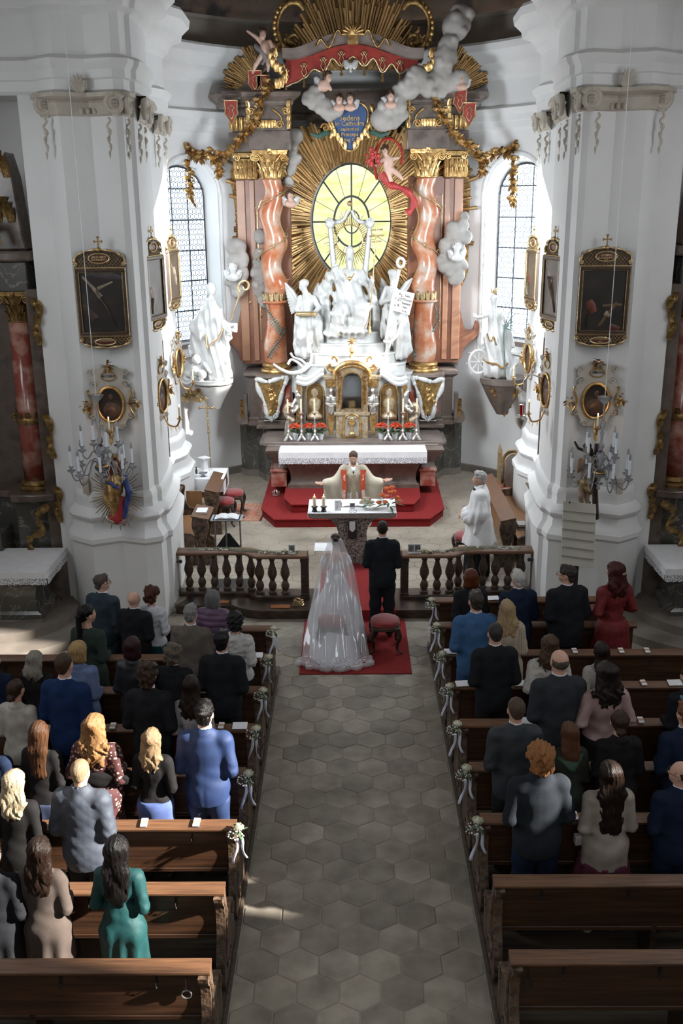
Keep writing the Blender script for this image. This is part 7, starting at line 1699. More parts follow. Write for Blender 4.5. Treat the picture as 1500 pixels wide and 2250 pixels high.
statue('white statue of a bishop with mitre and crosier by the left window','bishop_statue',465,20.0,832,
  [('c',(462,668),(440,720),14,22,8),('c',(440,720),(425,775),20,14,10),('c',(470,680),(490,712,-.15),15,10,6),('c',(472,700),(478,760,-.05),22,24,10),('c',(478,760,-.05),(482,818,-.1),24,27,10),('c',(450,740),(445,810),16,20,10),('c',(490,712,-.15),(503,728,-.3),9,6,4),('c',(462,712),(500,742,-.2),14,9,8)],
  face(464,657,9,2)+[('e',(464,636),(11,8,16),3),('c',(464,662),(466,676),6,8,4),('e',(432,790,-.2),(11,11,11),3),('e',(430,812,-.15),(14,12,14),4),('e',(445,822,-.25),(10,10,10),4),('c',(450,800,-.2),(462,818,-.3),6,4,3),('c',(440,830,-.2),(450,846,-.3),5,3.5,3),('e',(415,820,-.1),(12,12,10),4)]+hand(518,727,-1,-1,-.32)+[('c',(503,722,-.3),(516,727,-.32),4,3,2)],bish,amp=.026,n=45)
def cath(r,D):
    c,R_,H_=shelf(r,D,1104,828,50,34,X['greymarble']);o=MB();o.add(lathe([(.10,-.78),(.22,-.58),(.34,-.36),(R_*.94,-.14)],20,tuple(c)));o.build('bracket_corbel',X['brownmarble'],r)
    o=MB();q=random.Random(5)
    for i in range(34):t=q.random();w_=(1-t)*28+3;p_=W(1108+q.uniform(-w_,w_),862+50*t,D-.35*(1-t));acanthus(o,p_.x,p_.y,p_.z,.13,.09,q.uniform(-2.6,-.5),.6)
    p_=W(1108,906,D-.05);o.add(lathe([(.01,-.1),(.03,-.05),(.02,0),(.045,.05),(.02,.1)],8,tuple(p_)));o.build('gilt_foliage',X['gold'],r,ang=40)
    # wheel
    w_=W(1051,795,D-.05);o=MB();o.add(tube([w_+Vector((.19*cos(a),0,.24*sin(a))) for a in [i*pi/12 for i in range(24)]],.035,6,closed=True))
    for k in range(8):a=k*pi/4;o.add(tube([w_,w_+Vector((.19*cos(a),0,.24*sin(a)))],.016,5));o.add(tube([w_+Vector((.20*cos(a),0,.25*sin(a))),w_+Vector((.27*cos(a+.15),0,.33*sin(a+.15)))],[.018,.004],5))
    o.add(ball(w_,.04,8,6));o.build('broken_wheel',X['statue'],r)
    o=MB();st=spline([W(a,b,D-.4) for a,b in ((1109,822),(1108,780),(1106,740),(1109,715))],4);o.add(tube(st,.014,6))
    for dx,dy in ((36,-35),(32,-20),(26,-10),(22,-42),(14,-38),(-4,-30),(30,2)):
        P_=[W(1109+dx*t,722+dy*sin(min(1,t*1.15)*pi/2)*1.1+8*t*t,D-.4) for t in [i/8 for i in range(9)]];o.add(tube(P_,[.016*(1-.9*i/8) for i in range(9)],5,flat=.35))
    o.build('palm_frond',X['leafgrey'],r,ang=60)
    v=[];P_=spline([W(a,b,D-.35) for a,b in ((1140,785),(1136,800),(1124,815),(1122,832),(1132,850),(1146,862),(1150,885))],4)
    for p_ in P_:v += [p_+Vector((-.09,.03,.02)),p_+Vector((.09,-.03,-.02))]
    o=MB();o.add((v,[(2*i,2*i+1,2*i+3,2*i+2) for i in range(len(P_)-1)]));b_=o.build('inscribed_banner',X['statue'],r,ang=180);sm=b_.modifiers.new('t','SOLIDIFY');sm.thickness=.02
    for i,ch in enumerate('VOX SOLOMB'):
        if ch == ' ':continue
        t=4+i*1.9;k_=int(t);p_=P_[min(k_,len(P_)-1)];text(ch,.07,chain(r).inverted() @ (p_+Vector((0,-.045,0))),X['goldpale'],r,rot=(pi/2,.9,0),ext=.002,name='banner_letter')
    c_=W(1086,640,D);o=MB()
    for k in range(7):a=2*pi*k/7;o.add(tube([c_+Vector((.05*cos(a),.05*sin(a),-.03)),c_+Vector((.07*cos(a),.07*sin(a),.06))],[.016,.008],5))
    o.add(tube([c_+Vector((.05*cos(a),.05*sin(a),-.03)) for a in [i*pi/6 for i in range(12)]],.015,5,closed=True));o.build('crown',X['goldpale'],r)
    o=MB();P_=spline([W(a,b,D-.36) for a,b in ((1062,790),(1075,798),(1090,800),(1103,808),(1116,798))],5);o.add(tube(P_,.022,6));P_=spline([W(a,b,D-.28) for a,b in ((1070,733),(1076,750),(1084,740),(1090,758))],5);o.add(tube(P_,.014,6));o.build('hem_border',X['gold'],r)
statue('white crowned saint statue with wheel and palm on a bracket by the right window','crowned_saint_statue',1088,20.1,828,
  [('e',(1087,700),(18,14,20),6),('c',(1088,715),(1085,745),15,18,8),('c',(1085,745),(1075,815),20,17,10),('c',(1090,745),(1110,812,-.1),18,22,10),('c',(1086,760,-.15),(1090,815,-.2),14,18,8),('c',(1108,720),(1118,760),9,12,8),('c',(1076,690),(1102,735,-.1),9,10,6)],
  face(1085,661,8.5,-1)+[('e',(1085,655),(9,9,8),3),('c',(1085,668),(1086,682),5,7,4),('c',(1072,690),(1056,697,-.1),6,4.5,3),('c',(1056,697,-.1),(1046,696,-.2),4,3,2),('c',(1102,690),(1110,705,-.2),6,5,3)]+hand(1042,695,1,-1,-.2),cath,amp=.022,n=55)
# ---------------------------------------------------------------- putti and cherubs
def putto(lab,D,L,px_,py_,hair_c,m=None,extra=None,nm='putto'):
    b=W(px_,py_,D);r=thing(nm,lab,'putto',tuple(b));sdf_obj('figure',m or X['putto'],SP(D,L),.013,parent=r,world=True,disp=lambda Q:wob(Q,40,.002,1))
    hx,hy,hr=hair_c;sdf_obj('curls',hairm((.10,.06,.035)) if m is None else m,SP(D,[('e',(hx,hy-hr*.35,.03),(hr*.95,hr*.95,hr*.8),2)]),.013,parent=r,world=True,disp=lambda Q:wob(Q,85,.018,2))
    if extra:extra(r,D)
    return r
def drape(px_list,rr,m,nm='drapery'):
    def f(r,D):
        o=MB();P_=spline([W(a[0],a[1],D+(a[2] if len(a) > 2 else -.05)) for a in px_list],5);o.add(tube(P_,[rr*(1+.25*sin(i*.8)) for i in range(len(P_))],8,flat=.5));o.build(nm,m,r,ang=60)
    return f
putto('flesh coloured putto with raised arm on the left broken pediment',20.55,face(577,76,9)+[('e',(583,105),(12,10,16),4),('c',(573,92),(558,78),5,4,3),('c',(558,78),(543,68),3.8,2.6,2),('c',(592,92),(600,104),5,4,3),('c',(578,118),(562,142),7,5,4),('c',(562,142),(555,160),4.6,3,3),('c',(588,118),(590,140),7,5.5,4),('c',(590,140),(589,156),5,3,2)],580,150,(577,72,9.5),extra=drape([(560,100,.1),(572,112),(582,128),(575,142)],.045,mk('grey_drape',(.22,.2,.19),rough=.6)))
putto('winged putto in white leaning on the cloud below the canopy',20.35,face(722,170,8.5,2)+[('e',(712,188),(12,10,13),4),('c',(716,180),(726,196),5,4,3),('c',(704,182),(700,200),5,4,3)],712,200,(720,166,9),extra=lambda r,D:wing(r,D,((704,180),(690,172),(694,196)),.05))
for i,(x,y,lb,D_) in enumerate(((745,219,'dark haired singing cherub head left above the blue shield',20.3),(769,218,'cherub head with red flower right above the blue shield',20.3),(1014,172,'small cherub with red ribbon at the right end of the clouds',20.35),(858,212,'cherub peering over the white cloud right of the shield',20.25),(638,430,'cherub between the left column and the rays',20.75),(512,592,'pale cherub on the grey cloud left of the left column',20.6),(1003,548,'white cherub pair on the cloud right of the right column',20.6))):
    putto(lb,D_,face(x,y,8.5,0)+[('c',(x,y+8),(x+1,y+18),4.5,8,4),('c',(x-6,y+18),(x+6,y+18),7,7,4)],x,y+15,(x,y-3,9),m=X['statue'] if i >= 5 else None,nm='cherub',
          extra=(lambda r,D,x=x,y=y:(wing(r,D,((x-8,y+12),(x-20,y+4),(x-16,y+20)),.05),wing(r,D,((x+8,y+12),(x+20,y+4),(x+16,y+20)),.05))))
redm=mk('red_drapery',(.42,.035,.03),(.30,.02,.02),8,rough=.5)
def pr_x(r,D):
    drape([(828,395),(822,360),(826,330),(842,308),(862,306),(878,322),(884,345),(880,362)],.05,redm)(r,D+.1);drape([(838,380),(850,402),(862,408),(885,415),(902,428),(910,445),(902,462),(893,468)],.06,redm,'trailing_drapery')(r,D)
    o=MB();q=random.Random(2)
    for i in range(22):o.add(ball(W(q.uniform(806,832),q.uniform(322,362),D-.1),q.uniform(.03,.055),7,5))
    o.build('red_blossoms',redm,r)
putto('flying putto with red drapery and red flowers right of the window top',20.6,face(845,333,8.5)+[('e',(852,358),(12,10,17),4),('c',(842,350),(825,362),5,3.6,3),('c',(860,350),(876,347),5,3,3),('c',(850,374),(858,398),7.5,5.5,4),('c',(858,398),(860,415),5,3,2),('c',(860,372),(876,384),7,5.5,4),('c',(876,384),(884,394),5,3,2)],852,370,(845,329,9),extra=pr_x)
p=W(770,148,20.5);r=thing('dove','white dove with spread wings below the canopy','dove',tuple(p));sdf_obj('body',X['statue'],SP(20.5,[('c',(770,154),(770,142),3,4.5,2),('e',(770,157),(3,3,3),1)]),.012,parent=r,world=True)
wing(r,20.5,((772,146),(786,134),(783,148)),0);wing(r,20.5,((768,146),(755,134),(757,148)),0)
# ---------------------------------------------------------------- tabernacle
TD=19.95
tab=thing('tabernacle','gilt and silver tabernacle with glazed niche behind the high altar table','tabernacle',(0,20.1,1.345))
def PXL(L,D):return [(W(a,b,D).x,W(a,b,D).z) for a,b in L]
def pp(L,D,d0,d1,nm,m,bev=0,ang=30):o=MB();o.add(prism(PXL(L,D),D+d0,D+d1));return o.build(nm,m,tab,ang=ang,bev=bev)
def sym(L):return L+[(1546-a,b) for a,b in L[::-1]]
silv=mk('silvered_panel',(.52,.47,.40),(.36,.32,.27),6,rough=.35,metal=.5)
def archL(x0,x1,yb,yt,n=12):r_=(x1-x0)/2;c=(x0+x1)/2;return [(x0,yb),(x1,yb)]+[(c+r_*cos(pi*i/n),yt+r_-r_*sin(pi*i/n)) for i in range(n+1)]
pp(sym([(640,968),(640,952),(655,945),(700,945)]),TD,-.05,.6,'base_step',silv,.01)
# wings with arched niches
for s in (-1,1):
    mx=(lambda L:L) if s < 0 else (lambda L:[(1546-a,b) for a,b in L])
    pp(mx([(655,948),(715,948),(715,838),(700,836),(685,842),(668,848),(655,846)]),TD,.12,.6,'wing_body',silv,.01)
    pp(mx(archL(675,708,922,845)),TD,.06,.13,'wing_niche',X['goldray'],.01)
    o=MB();P_=[W(a,b,TD+.05) for a,b in mx(archL(673,710,924,843))];o.add(tube(P_,.022,6,closed=True));o.build('niche_frame',X['gold'],tab)
    c=W(mx([(692,918)])[0][0],918,TD-.02);o=MB();o.add(lathe([(.15,0),(.16,.04),(.10,.10),(.07,.14),(.10,.20),(.13,.30),(.12,.38),(.05,.42),(.045,.46),(.075,.50),(.07,.58),(.02,.62)],16,tuple(c),sy=.7));o.build('bust_reliquary',X['silvergilt'],tab)
    P_=[W(a,b,TD+.0) for a,b in mx([(650,838),(662,843),(676,843),(690,835),(702,826),(712,822)])];P_=spline(P_,4);o=MB();o.add(tube(P_,.05,8));o.add(tube([p_+Vector((0,.1,.07)) for p_ in P_],.06,8));o.build('wing_cornice',X['statue'],tab)
    pp(mx([(650,945),(662,945),(664,848),(650,846)]),TD,.02,.3,'outer_pilaster',X['silvergilt'],.01)
    o=MB()
    for k in range(9):p_=W(mx([(657,0)])[0][0],850+10*k,TD);acanthus(o,p_.x,TD,p_.z-.05,.1,.09,-pi/2,.5)
    o.build('outer_foliage',X['gold'],tab,ang=40)
    # kneeling silver angel at the outer end on a volute
    P_=[W(a,b,TD) for a,b in mx([(645,925),(632,915),(628,900),(636,890),(645,896),(641,905)])];o=MB();o.add(tube(spline(P_,5),.06,8));o.build('base_volute',X['silvergilt'],tab)
    pp(mx([(622,968),(656,968),(656,930),(640,920),(626,930)]),TD,.05,.5,'side_plinth',silv,.02)
    sdf_obj('kneeling_angel',X['silver'],SP(TD,[('e',(mx([(652,0)])[0][0],862),(5,5,6),2)]+[('c',(mx([(655,0)])[0][0],870),(mx([(655,0)])[0][0],892),7,6,3),('c',(mx([(655,0)])[0][0],892),(mx([(644,0)])[0][0],905,-.1),7,5,3),('c',(mx([(651,0)])[0][0],876),(mx([(641,0)])[0][0],892,-.1),3.5,2.5,2),('e',(mx([(641,0)])[0][0],893,-.1),(4,4,4),1)]),.014,parent=tab,world=True,disp=lambda Q:wob(Q,60,.005,2))
    # herm angel pilasters flanking the niche
    pp(mx([(716,960),(738,960),(740,830),(714,828)]),TD,.0,.5,'herm_pilaster',silv,.01)
    xh=mx([(727,0)])[0][0];sdf_obj('herm_angel',X['silver'],SP(TD-.05,face(xh,858,6.5)+[('c',(xh,864),(xh,872),3,5,2),('e',(xh,880),(10,7,11),3),('c',(xh-8,874),(xh-11,888),4,3,2),('c',(xh+8,874),(xh+11,888),4,3,2),('c',(xh-11,888),(xh-2,893,-.1),3,2.4,2),('c',(xh+11,888),(xh+2,893,-.1),3,2.4,2),('c',(xh,892),(xh,905),8,8,3)]),.013,parent=tab,world=True,disp=lambda Q:wob(Q,50,.005,2))
    o=MB();a_,b_=W(xh,905,TD-.03),W(xh,955,TD-.03);o.add(([(a_.x-.09,TD-.06,a_.z),(a_.x+.09,TD-.06,a_.z),(b_.x+.045,TD-.06,b_.z),(b_.x-.045,TD-.06,b_.z),(a_.x-.09,TD,a_.z),(a_.x+.09,TD,a_.z),(b_.x+.045,TD,b_.z),(b_.x-.045,TD,b_.z)],[(0,3,2,1),(0,1,5,4),(1,2,6,5),(2,3,7,6),(3,0,4,7)]));o.build('herm_shaft',X['gold'],tab,bev=.01)
    o=MB()
    for k in range(6):p_=W(xh-8+k*3.2,850,TD-.03);acanthus(o,p_.x,TD-.03,p_.z,.2,.08,-pi/2,.3)
    o.build('herm_capital',X['gold'],tab,ang=40)
    pp(mx([(710,832),(744,832),(744,824),(710,824)]),TD,-.1,.5,'herm_abacus',X['silvergilt'],.01)
    P_=[W(a,b,TD) for a,b in mx([(742,806),(735,812),(726,814),(720,808),(724,802),(730,806)])];o=MB();o.add(tube(spline(P_,5),.035,7));P_=[W(a,b,TD) for a,b in mx([(740,796),(738,786),(731,784),(730,790)])];o.add(tube(spline(P_,5),.022,6));o.build('cornice_volute',X['gold'],tab)
# central body: frame around the niche, cornice arch, glass, crucifix, lower door
fr=archL(738,808,905,800,16);inn=archL(751,795,898,818,16);A_=PXL(fr,TD-.08);B_=PXL(inn,TD-.08);n=len(A_)
o=MB();v=[(x,TD-.08,z) for x,z in A_]+[(x,TD-.08,z) for x,z in B_]+[(x,TD+.4,z) for x,z in B_]+[(x,TD+.4,z) for x,z in A_]
o.add((v,[(i,(i+1) % n,n+(i+1) % n,n+i) for i in range(n)]+[(n+i,n+(i+1) % n,2*n+(i+1) % n,2*n+i) for i in range(n)]+[(3*n+i,3*n+(i+1) % n,(i+1) % n,i) for i in range(n)]));o.build('niche_surround',X['silvergilt'],tab,ang=30)
o=MB();o.add(([(x,TD+.34,z) for x,z in B_],[tuple(range(n))]));o.build('niche_back',mk('niche_silver',(.30,.28,.25),(.22,.2,.18),5,rough=.4,metal=.3),tab)
o=MB();o.add(([(x,TD-.02,z) for x,z in B_],[tuple(range(n))]));o.build('niche_glass',X['crystal'],tab)
o=MB();P_=[W(a,b,TD-.12) for a,b in inn];o.add(tube(P_,.016,6,closed=True));P_=[W(773+39*cos(pi*i/16),826-30*sin(pi*i/16),TD-.12) for i in range(17)];o.add(tube(P_,.045,8));o.add(tube([p_+Vector((0,.02,-.07)) for p_ in P_],.03,8));o.build('arched_cornice',X['gold'],tab)
o=MB();q=random.Random(4)
for i in range(30):
    t=i/29;a,b=(745,895-75*t*2) if t < .5 else (801,895-75*(t-.5)*2);p_=W(a,b,TD-.12);acanthus(o,p_.x,p_.y,p_.z,.08,.07,-pi/2+q.uniform(-.6,.6),.5)
o.build('niche_foliage',X['gold'],tab,ang=40)
o=MB();a_,b_,c_=W(773,885,TD+.12),W(773,830,TD+.12),W(773,838,TD+.12);o.add(tube([a_,b_],.010,6));o.add(tube([c_+Vector((-.13,0,0)),c_+Vector((.13,0,0))],.010,6));o.build('altar_crucifix',X['silvergilt'],tab)
sdf_obj('corpus',X['statue'],SP(TD+.09,[('e',(773,836),(2,2,2.3),1),('c',(773,840),(773,852),2.6,2.0,1),('c',(773,852),(773,866),1.8,1.2,1),('c',(773,841),(762,833),1.2,.8,.8),('c',(773,841),(784,833),1.2,.8,.8)]),.007,parent=tab,world=True)
pp([(765,897),(781,897),(781,880),(765,880)],TD,.0,.15,'reliquary_box',X['gold'],.01)
pp([(738,968),(808,968),(808,905),(738,905)],TD,-.12,.4,'door_block',X['silvergilt'],.01)
pp(archL(752,794,962,908,14),TD-.14,-.03,.05,'door_arch',X['gold'],.01);pp(archL(758,788,958,914,14),TD-.18,-.01,.05,'tabernacle_door',silv,.005)
c=W(773,955,TD-.22);o=MB();o.add(lathe([(.07,0),(.075,.02),(.03,.05),(.015,.09),(.03,.11),(.015,.14),(.02,.17),(.07,.20),(.085,.27),(.08,.28)],14,tuple(c),sy=.5));o.add(ball(c+Vector((0,0,.32)),(.05,.02,.05),12,6));o.build('chalice_relief',X['gold'],tab)
for s in (-1,1):o=MB();cc=c+Vector((0,0,.33));[o.add(tube([cc,cc+Vector((.12*cos(a),0,.12*sin(a)))],[.008,.003],4)) for a in [(-1+s)*.5*pi+pi*k/8 for k in range(9)]];o.build('host_rays',X['silver'],tab)
pp([(734,910),(812,910),(812,903),(734,903)],TD,-.16,.1,'sill_moulding',X['silvergilt'],.01)
o=MB();c=W(773,786,TD-.05);o.add(lathe([(.06,0),(.05,.04),(.025,.08),(.055,.13),(.05,.18),(.02,.22),(.015,.27)],12,tuple(c)))
cc=c+Vector((0,0,.33))
for k in range(8):a=k*pi/4;o.add(tube([cc,cc+Vector((.11*cos(a),0,.11*sin(a)))],[.022,.006],5))
o.build('star_finial',X['gold'],tab)
# ---------------------------------------------------------------- gilt festoons
def festoon(lab,path,D,dd,seed,m=None):
    P_=spline([W(a[0],a[1],D+(a[2] if len(a) > 2 else 0)) for a in path],8);r=thing('festoon',lab,'garland',tuple(P_[0]),0);q=random.Random(seed);m=m or X['gold']
    o=MB();o.add(tube(P_,.018,5));o.build('stem',m,r)
    L_=0;nxt=0
    for i in range(len(P_)-1):
        L_ += (P_[i+1]-P_[i]).length
        if L_ > nxt:nxt=L_+.11;o=rose_mb(tuple(P_[i]+Vector((q.uniform(-.07,.07),-.04,q.uniform(-.07,.07)))),q.uniform(.055,.085));o.build('gilt_rose',m,r,ang=40)
    o=MB()
    for p_ in P_:
        for k in range(3):a=q.uniform(0,6.28);leaf_mb(o,p_+Vector((q.uniform(-.04,.04),-.02,q.uniform(-.04,.04))),(cos(a),-.5,sin(a)),q.uniform(.08,.15),.04)
    f=o.build('gilt_leaves',m,r,ang=40);f['kind']='stuff';return r
festoon('gold rose festoon falling across the left entablature to the left window',[(592,185),(575,215),(565,245),(550,275),(535,295),(515,318),(490,342),(472,345),(455,335)],20.45,0,1)
festoon('gold festoon ending over the left window arch',[(455,335),(440,345),(425,335),(410,322),(395,335)],20.9,0,2)
festoon('gold drop of flowers hanging before the left window',[(415,325),(414,350),(416,385),(418,410),(420,440)],20.95,0,3)
festoon('gold rose festoon falling across the right entablature to the right window',[(950,175),(958,205),(965,245),(985,275),(1005,300),(1030,318),(1055,345),(1065,350),(1085,335)],20.45,0,4)
festoon('gold festoon ending over the right window arch',[(1085,335),(1105,335),(1125,325),(1140,318),(1155,330)],20.9,0,5)
festoon('gold drop of flowers hanging before the right window',[(1132,325),(1128,355),(1127,390),(1126,420),(1125,445)],20.95,0,6)
for px_ in (480,1060):festoon(f'gold bunch hanging from the {"left" if px_ < 768 else "right"} festoon',[(px_,345),(px_+1,365),(px_,382)],20.5,0,px_)
# ---------------------------------------------------------------- pier capitals in beige stucco
for s,side in ((1,'left'),(-1,'right')):
    for i,(lab,pts_,z0,z1,vol,drops) in enumerate(((f'beige stucco capital of the {side} pier facing the nave',PLAN[1:9],7.14,7.42,((-4.10,13.80,0),(-3.14,13.66,0),(-3.0,13.80,1)),((-4.03,13.66),(-3.18,13.60),(-2.98,13.86))),
                                   (f'beige stucco capital on the inner face of the {side} pier',PLAN[9:13],7.10,7.42,((-2.86,14.2,1),(-2.92,14.85,1)),((-2.90,14.2),(-2.95,14.8))),
                                   (f'small beige capital of the {side} apse pilaster',PLAN[14:19],7.14,7.42,((-3.17,17.1,1),(-3.14,17.6,1)),((-3.2,17.15),(-3.18,17.7))))):
        r=thing('capital',lab,'capital',(s*pts_[0][0],pts_[0][1],z0));o=MB();h=z1-z0
        o.add(sweep_plan(pts_,[(0,z0),(.03,z0+.02),(.04,z0+.08),(.05,z0+.16),(.03,z0+.19),(.10,z1-.07),(.14,z1-.05),(.14,z1),(0,z1)],s));o.build('capital_band',X['stucco'],r,ang=30)
        for x,y,ax in vol:
            o=MB();P_=[]
            for t in [k/30 for k in range(31)]:
                a=.5+2.3*2*pi*t;R_=.13*(1-t*.85);P_.append((s*(x-(.05 if not ax else -.10)*0-(0 if ax else 0)),y-.08,0) if 0 else ((s*(x+.06+(0 if ax else R_*cos(a))),y-.10+(R_*cos(a) if ax else 0),z0+.14+R_*sin(a))))
            o.add(tube(P_,[.045*(1-.5*k/30) for k in range(31)],7));o.add(ball(P_[-1],.03,8,6))
            for k in range(3):acanthus(o,s*(x+.06),y-.10,z0-.02+.04*k,.14,.10,-pi/2 if not ax else (0 if s > 0 else pi),.5)
            o.build('volute',X['stucco'],r,ang=60)
        for x,y in drops:
            o=MB();zz=z0-.03
            P_=[(s*x+.025*sin(t*9),y-.05,zz-.20*t) for t in [k/10 for k in range(11)]];o.add(tube(P_,.016,6))
            for k in range(4):o.add(lathe([(.004,.05),(.03,.02),(.026,-.01),(.004,-.06)],7,(s*x+.01*(-1)**k,y-.06,zz-.18-.09*k),sx=1-.15*k,sy=1-.15*k))
            o.build('husk_drop',X['stucco'],r,ang=50)
        if i == 0:
            o=MB();
            for k in range(7):a=pi*k/6;o.add(tube([(s*-3.55,13.66,z1-.02),(s*-3.55+.07*cos(a),13.62,z1+.05+.07*sin(a)),(s*-3.55+.10*cos(a),13.60,z1+.06+.17*sin(a))],[.02,.03,.008],6))
            o.build('palmette',X['stucco'],r)
            o=MB()
            for k in range(9):o.add(ball((s*(-3.9+.085*k),13.70+.012*abs(k-4),z0+.06),(.03,.03,.045),8,5))
            o.build('egg_moulding',X['stucco'],r)
# ---------------------------------------------------------------- paintings and oval portraits
fdark=mk('dark_frame',(.05,.028,.018),rough=.35);PNT=[]
def canvasmat(seed,cols):
    m=mk('painting',cols[0],cols[1],3.2,rough=.35,c3=cols[2],lo=.3,hi=.75,detail=6);nt=m.node_tree
    for n_ in nt.nodes:
        if n_.type == 'MAPPING':n_.inputs['Location'].default_value=(seed*3.1,seed,seed*1.7)
    return m
def local(name,lab,cat,loc,yaw,grp=None):r=thing(name,lab,cat,loc,yaw,grp);return r
def painting(lab,loc,yaw,w_,h_,seed,figs,cols,lines):
    r=local('station_painting',lab,'painting',loc,yaw)
    def bx(nm,m,*a,**k):o=MB();o.box(*a);return o.build(nm,m,r,world=False,**k)
    W2,H2=w_/2,h_/2;cv=bx('canvas',canvasmat(seed,cols),-W2+.05,W2-.05,-.025,-.01,-H2+.05,H2-.05)
    for nm,a in (('frame_rail',(-W2,W2,-.05,0,H2-.05,H2)),('frame_rail',(-W2,W2,-.05,0,-H2,-H2+.05)),('frame_stile',(-W2,-W2+.05,-.05,0,-H2+.05,H2-.05)),('frame_stile',(W2-.05,W2,-.05,0,-H2+.05,H2-.05))):bx(nm,fdark,*a,bev=.008)
    o=MB();o.add(tube([(x,-.045,z) for x,z in ((-W2+.055,-H2+.055),(W2-.055,-H2+.055),(W2-.055,H2-.055),(-W2+.055,H2-.055))],.009,4,closed=True));o.add(tube([(x,-.05,z) for x,z in ((-W2+.01,-H2+.01),(W2-.01,-H2+.01),(W2-.01,H2-.01),(-W2+.01,H2-.01))],.008,4,closed=True));o.build('gilt_fillet',X['goldpale'],r,world=False)
    for f in figs:
        o=MB();o.add(tube([(x*W2,-.027,z*H2) for x,z in f[0]],[q*w_ for q in f[1]],8,flat=.12));o.build('painted_figure',mk('paint',f[2],tuple(c*.5 for c in f[2]),12,rough=.4),cv,world=False)
    for sg,z0,hh in ((1,H2,.24),(-1,-H2,.16)):
        top=[(-W2,z0)]+[(-W2*cos(pi*i/12)*(.98 if 1 else 1),z0+sg*hh*(.25+.75*sin(pi*i/12)**.8)) for i in range(13)]+[(W2,z0)]
        o=MB()
        for k in range(-9,10):
            for d in (-1,1):
                x=k*w_/14;pts_=[(x+d*t*hh*.9,z0+sg*t*hh) for t in (0,.25,.5,.75,1)];pts_=[p_ for p_ in pts_ if abs(p_[0]) < W2*.97 and abs(p_[1]-z0) < hh*(.22+.75*max(0,1-(p_[0]/W2)**2)**.5)]
                if len(pts_) > 1:o.add(tube([(p_[0],-.012,p_[1]) for p_ in pts_],.004,4))
        q_=o.build('lattice',X['goldpale'],r,world=False);q_['kind']='stuff'
        o=MB();o.add(prism(top if sg > 0 else top[::-1],-.006,0));cp=o.build('crest_panel',fdark,r,world=False);q_.parent=cp
        o=MB();P_=[(x,-.02,z) for x,z in top[1:-1]];o.add(tube(spline(P_,3),[.016+.008*sin(i*.9) for i in range(len(spline(P_,3)))],7));o.add(tube([(-W2,-.03,z0),(W2,-.03,z0)],.014,6))
        for g in (-1,1):o.add(tube([(g*W2*.93+q_[0]*.6,-.03,z0+sg*.05+q_[2]*.6) for q_ in scroll((0,0),.05,1.4,g)],.010,5))
        o.build('crest_scroll',X['goldpale'],cp,world=False,ang=60)
        cz_=z0+sg*hh*.52;o=MB();o.add(ball((0,-.02,cz_),(w_*.19,.012,hh*.24),18,6));ct=o.build('cartouche',mk('plaque',(.10,.025,.015),rough=.4),r,world=False)
        o=MB();o.add(tube([(w_*.20*cos(a),-.03,cz_+hh*.27*sin(a)) for a in [i*pi/12 for i in range(24)]],.012,6,closed=True));o.build('cartouche_rim',X['goldpale'],ct,world=False)
        for i,tx in enumerate(lines[0 if sg > 0 else 1]):text(tx,.036,(0,-.036,cz_+.018-.036*i),X['goldpale'],ct,ext=.001)
    o=MB();zt_=H2+.24;o.add(ball((0,-.02,zt_),(.035,.025,.035),8,6));o.box(-.008,.008,-.02,-.008,zt_,zt_+.16);o.box(-.05,.05,-.02,-.008,zt_+.10,zt_+.116)
    for x,z,a_,b_ in ((0,zt_+.165,.02,.008),(-.052,zt_+.108,.008,.018),(.052,zt_+.108,.008,.018)):o.box(x-a_,x+a_,-.02,-.008,z-b_,z+b_)
    o.build('crest_cross',X['golddark'],r,world=False);return r
dark=((.012,.010,.008),(.045,.032,.022),(.025,.018,.014));warm=((.07,.045,.03),(.16,.12,.09),(.10,.07,.05))
pale=(.34,.27,.19)
figA=[(((-.7,.75),(-.35,.45),(-.05,.15)),(.018,.03,.05),pale),(((-.2,.35),(-.05,.1),(.15,-.15),(.3,-.4)),(.075,.07,.06,.03),pale),(((.3,-.4),(.5,-.75)),(.03,.03),(.14,.08,.04)),(((-.15,.4),(.45,.6)),(.03,.015),pale),(((-.8,-.1),(-.3,-.5)),(.06,.08),(.06,.03,.02)),(((-.6,.85),(.2,.8),(.8,.7)),(.05,.09,.04),(.07,.06,.06))]
figB=[(((-.55,.0),(-.45,-.15),(-.35,-.35)),(.06,.09,.07),(.20,.045,.025)),(((-.5,-.3),(-.6,-.6),(-.55,-.8)),(.06,.05,.04),(.09,.08,.04)),(((-.1,-.75),(.25,-.35),(.55,-.05)),(.03,.03,.03),(.14,.07,.03)),(((.0,-.15),(.75,-.12)),(.025,.025),(.14,.08,.04)),(((.1,-.35),(.3,-.45)),(.05,.04),pale),(((.3,-.75),(.7,-.85)),(.06,.05),(.12,.03,.02))]
def onwall(px_,py_,D):return W(px_,py_,D)
p=W(226,664,13.60);painting('dark crucifixion painting with pierced gilt crest on the left pier front',tuple(p),.06,.70,.92,1,figA,dark,(('JESUS WIRD','GEKREUZIGT'),('XI STATION',)))
p=W(1324,660,13.60);painting('dark painting with a red-clad figure and beam, right pier front',tuple(p),-.06,.70,.92,2,figB,dark,(('DOMINI','FLAGELLATIO','EST'),('V STATION','JESU')))
p=W(320,632,14.5);painting('gilt framed painting seen edge-on, inner face of the left pier',(-2.915,14.48,p.z),1.38,.68,.90,3,figB[:3],warm,(('X',),('X STATION',)))
p=W(1233,632,14.5);painting('gilt framed painting seen edge-on, inner face of the right pier',(2.915,14.48,p.z),-1.38,.68,.90,4,figA[:3],warm,(('VI',),('VI STATION',)))
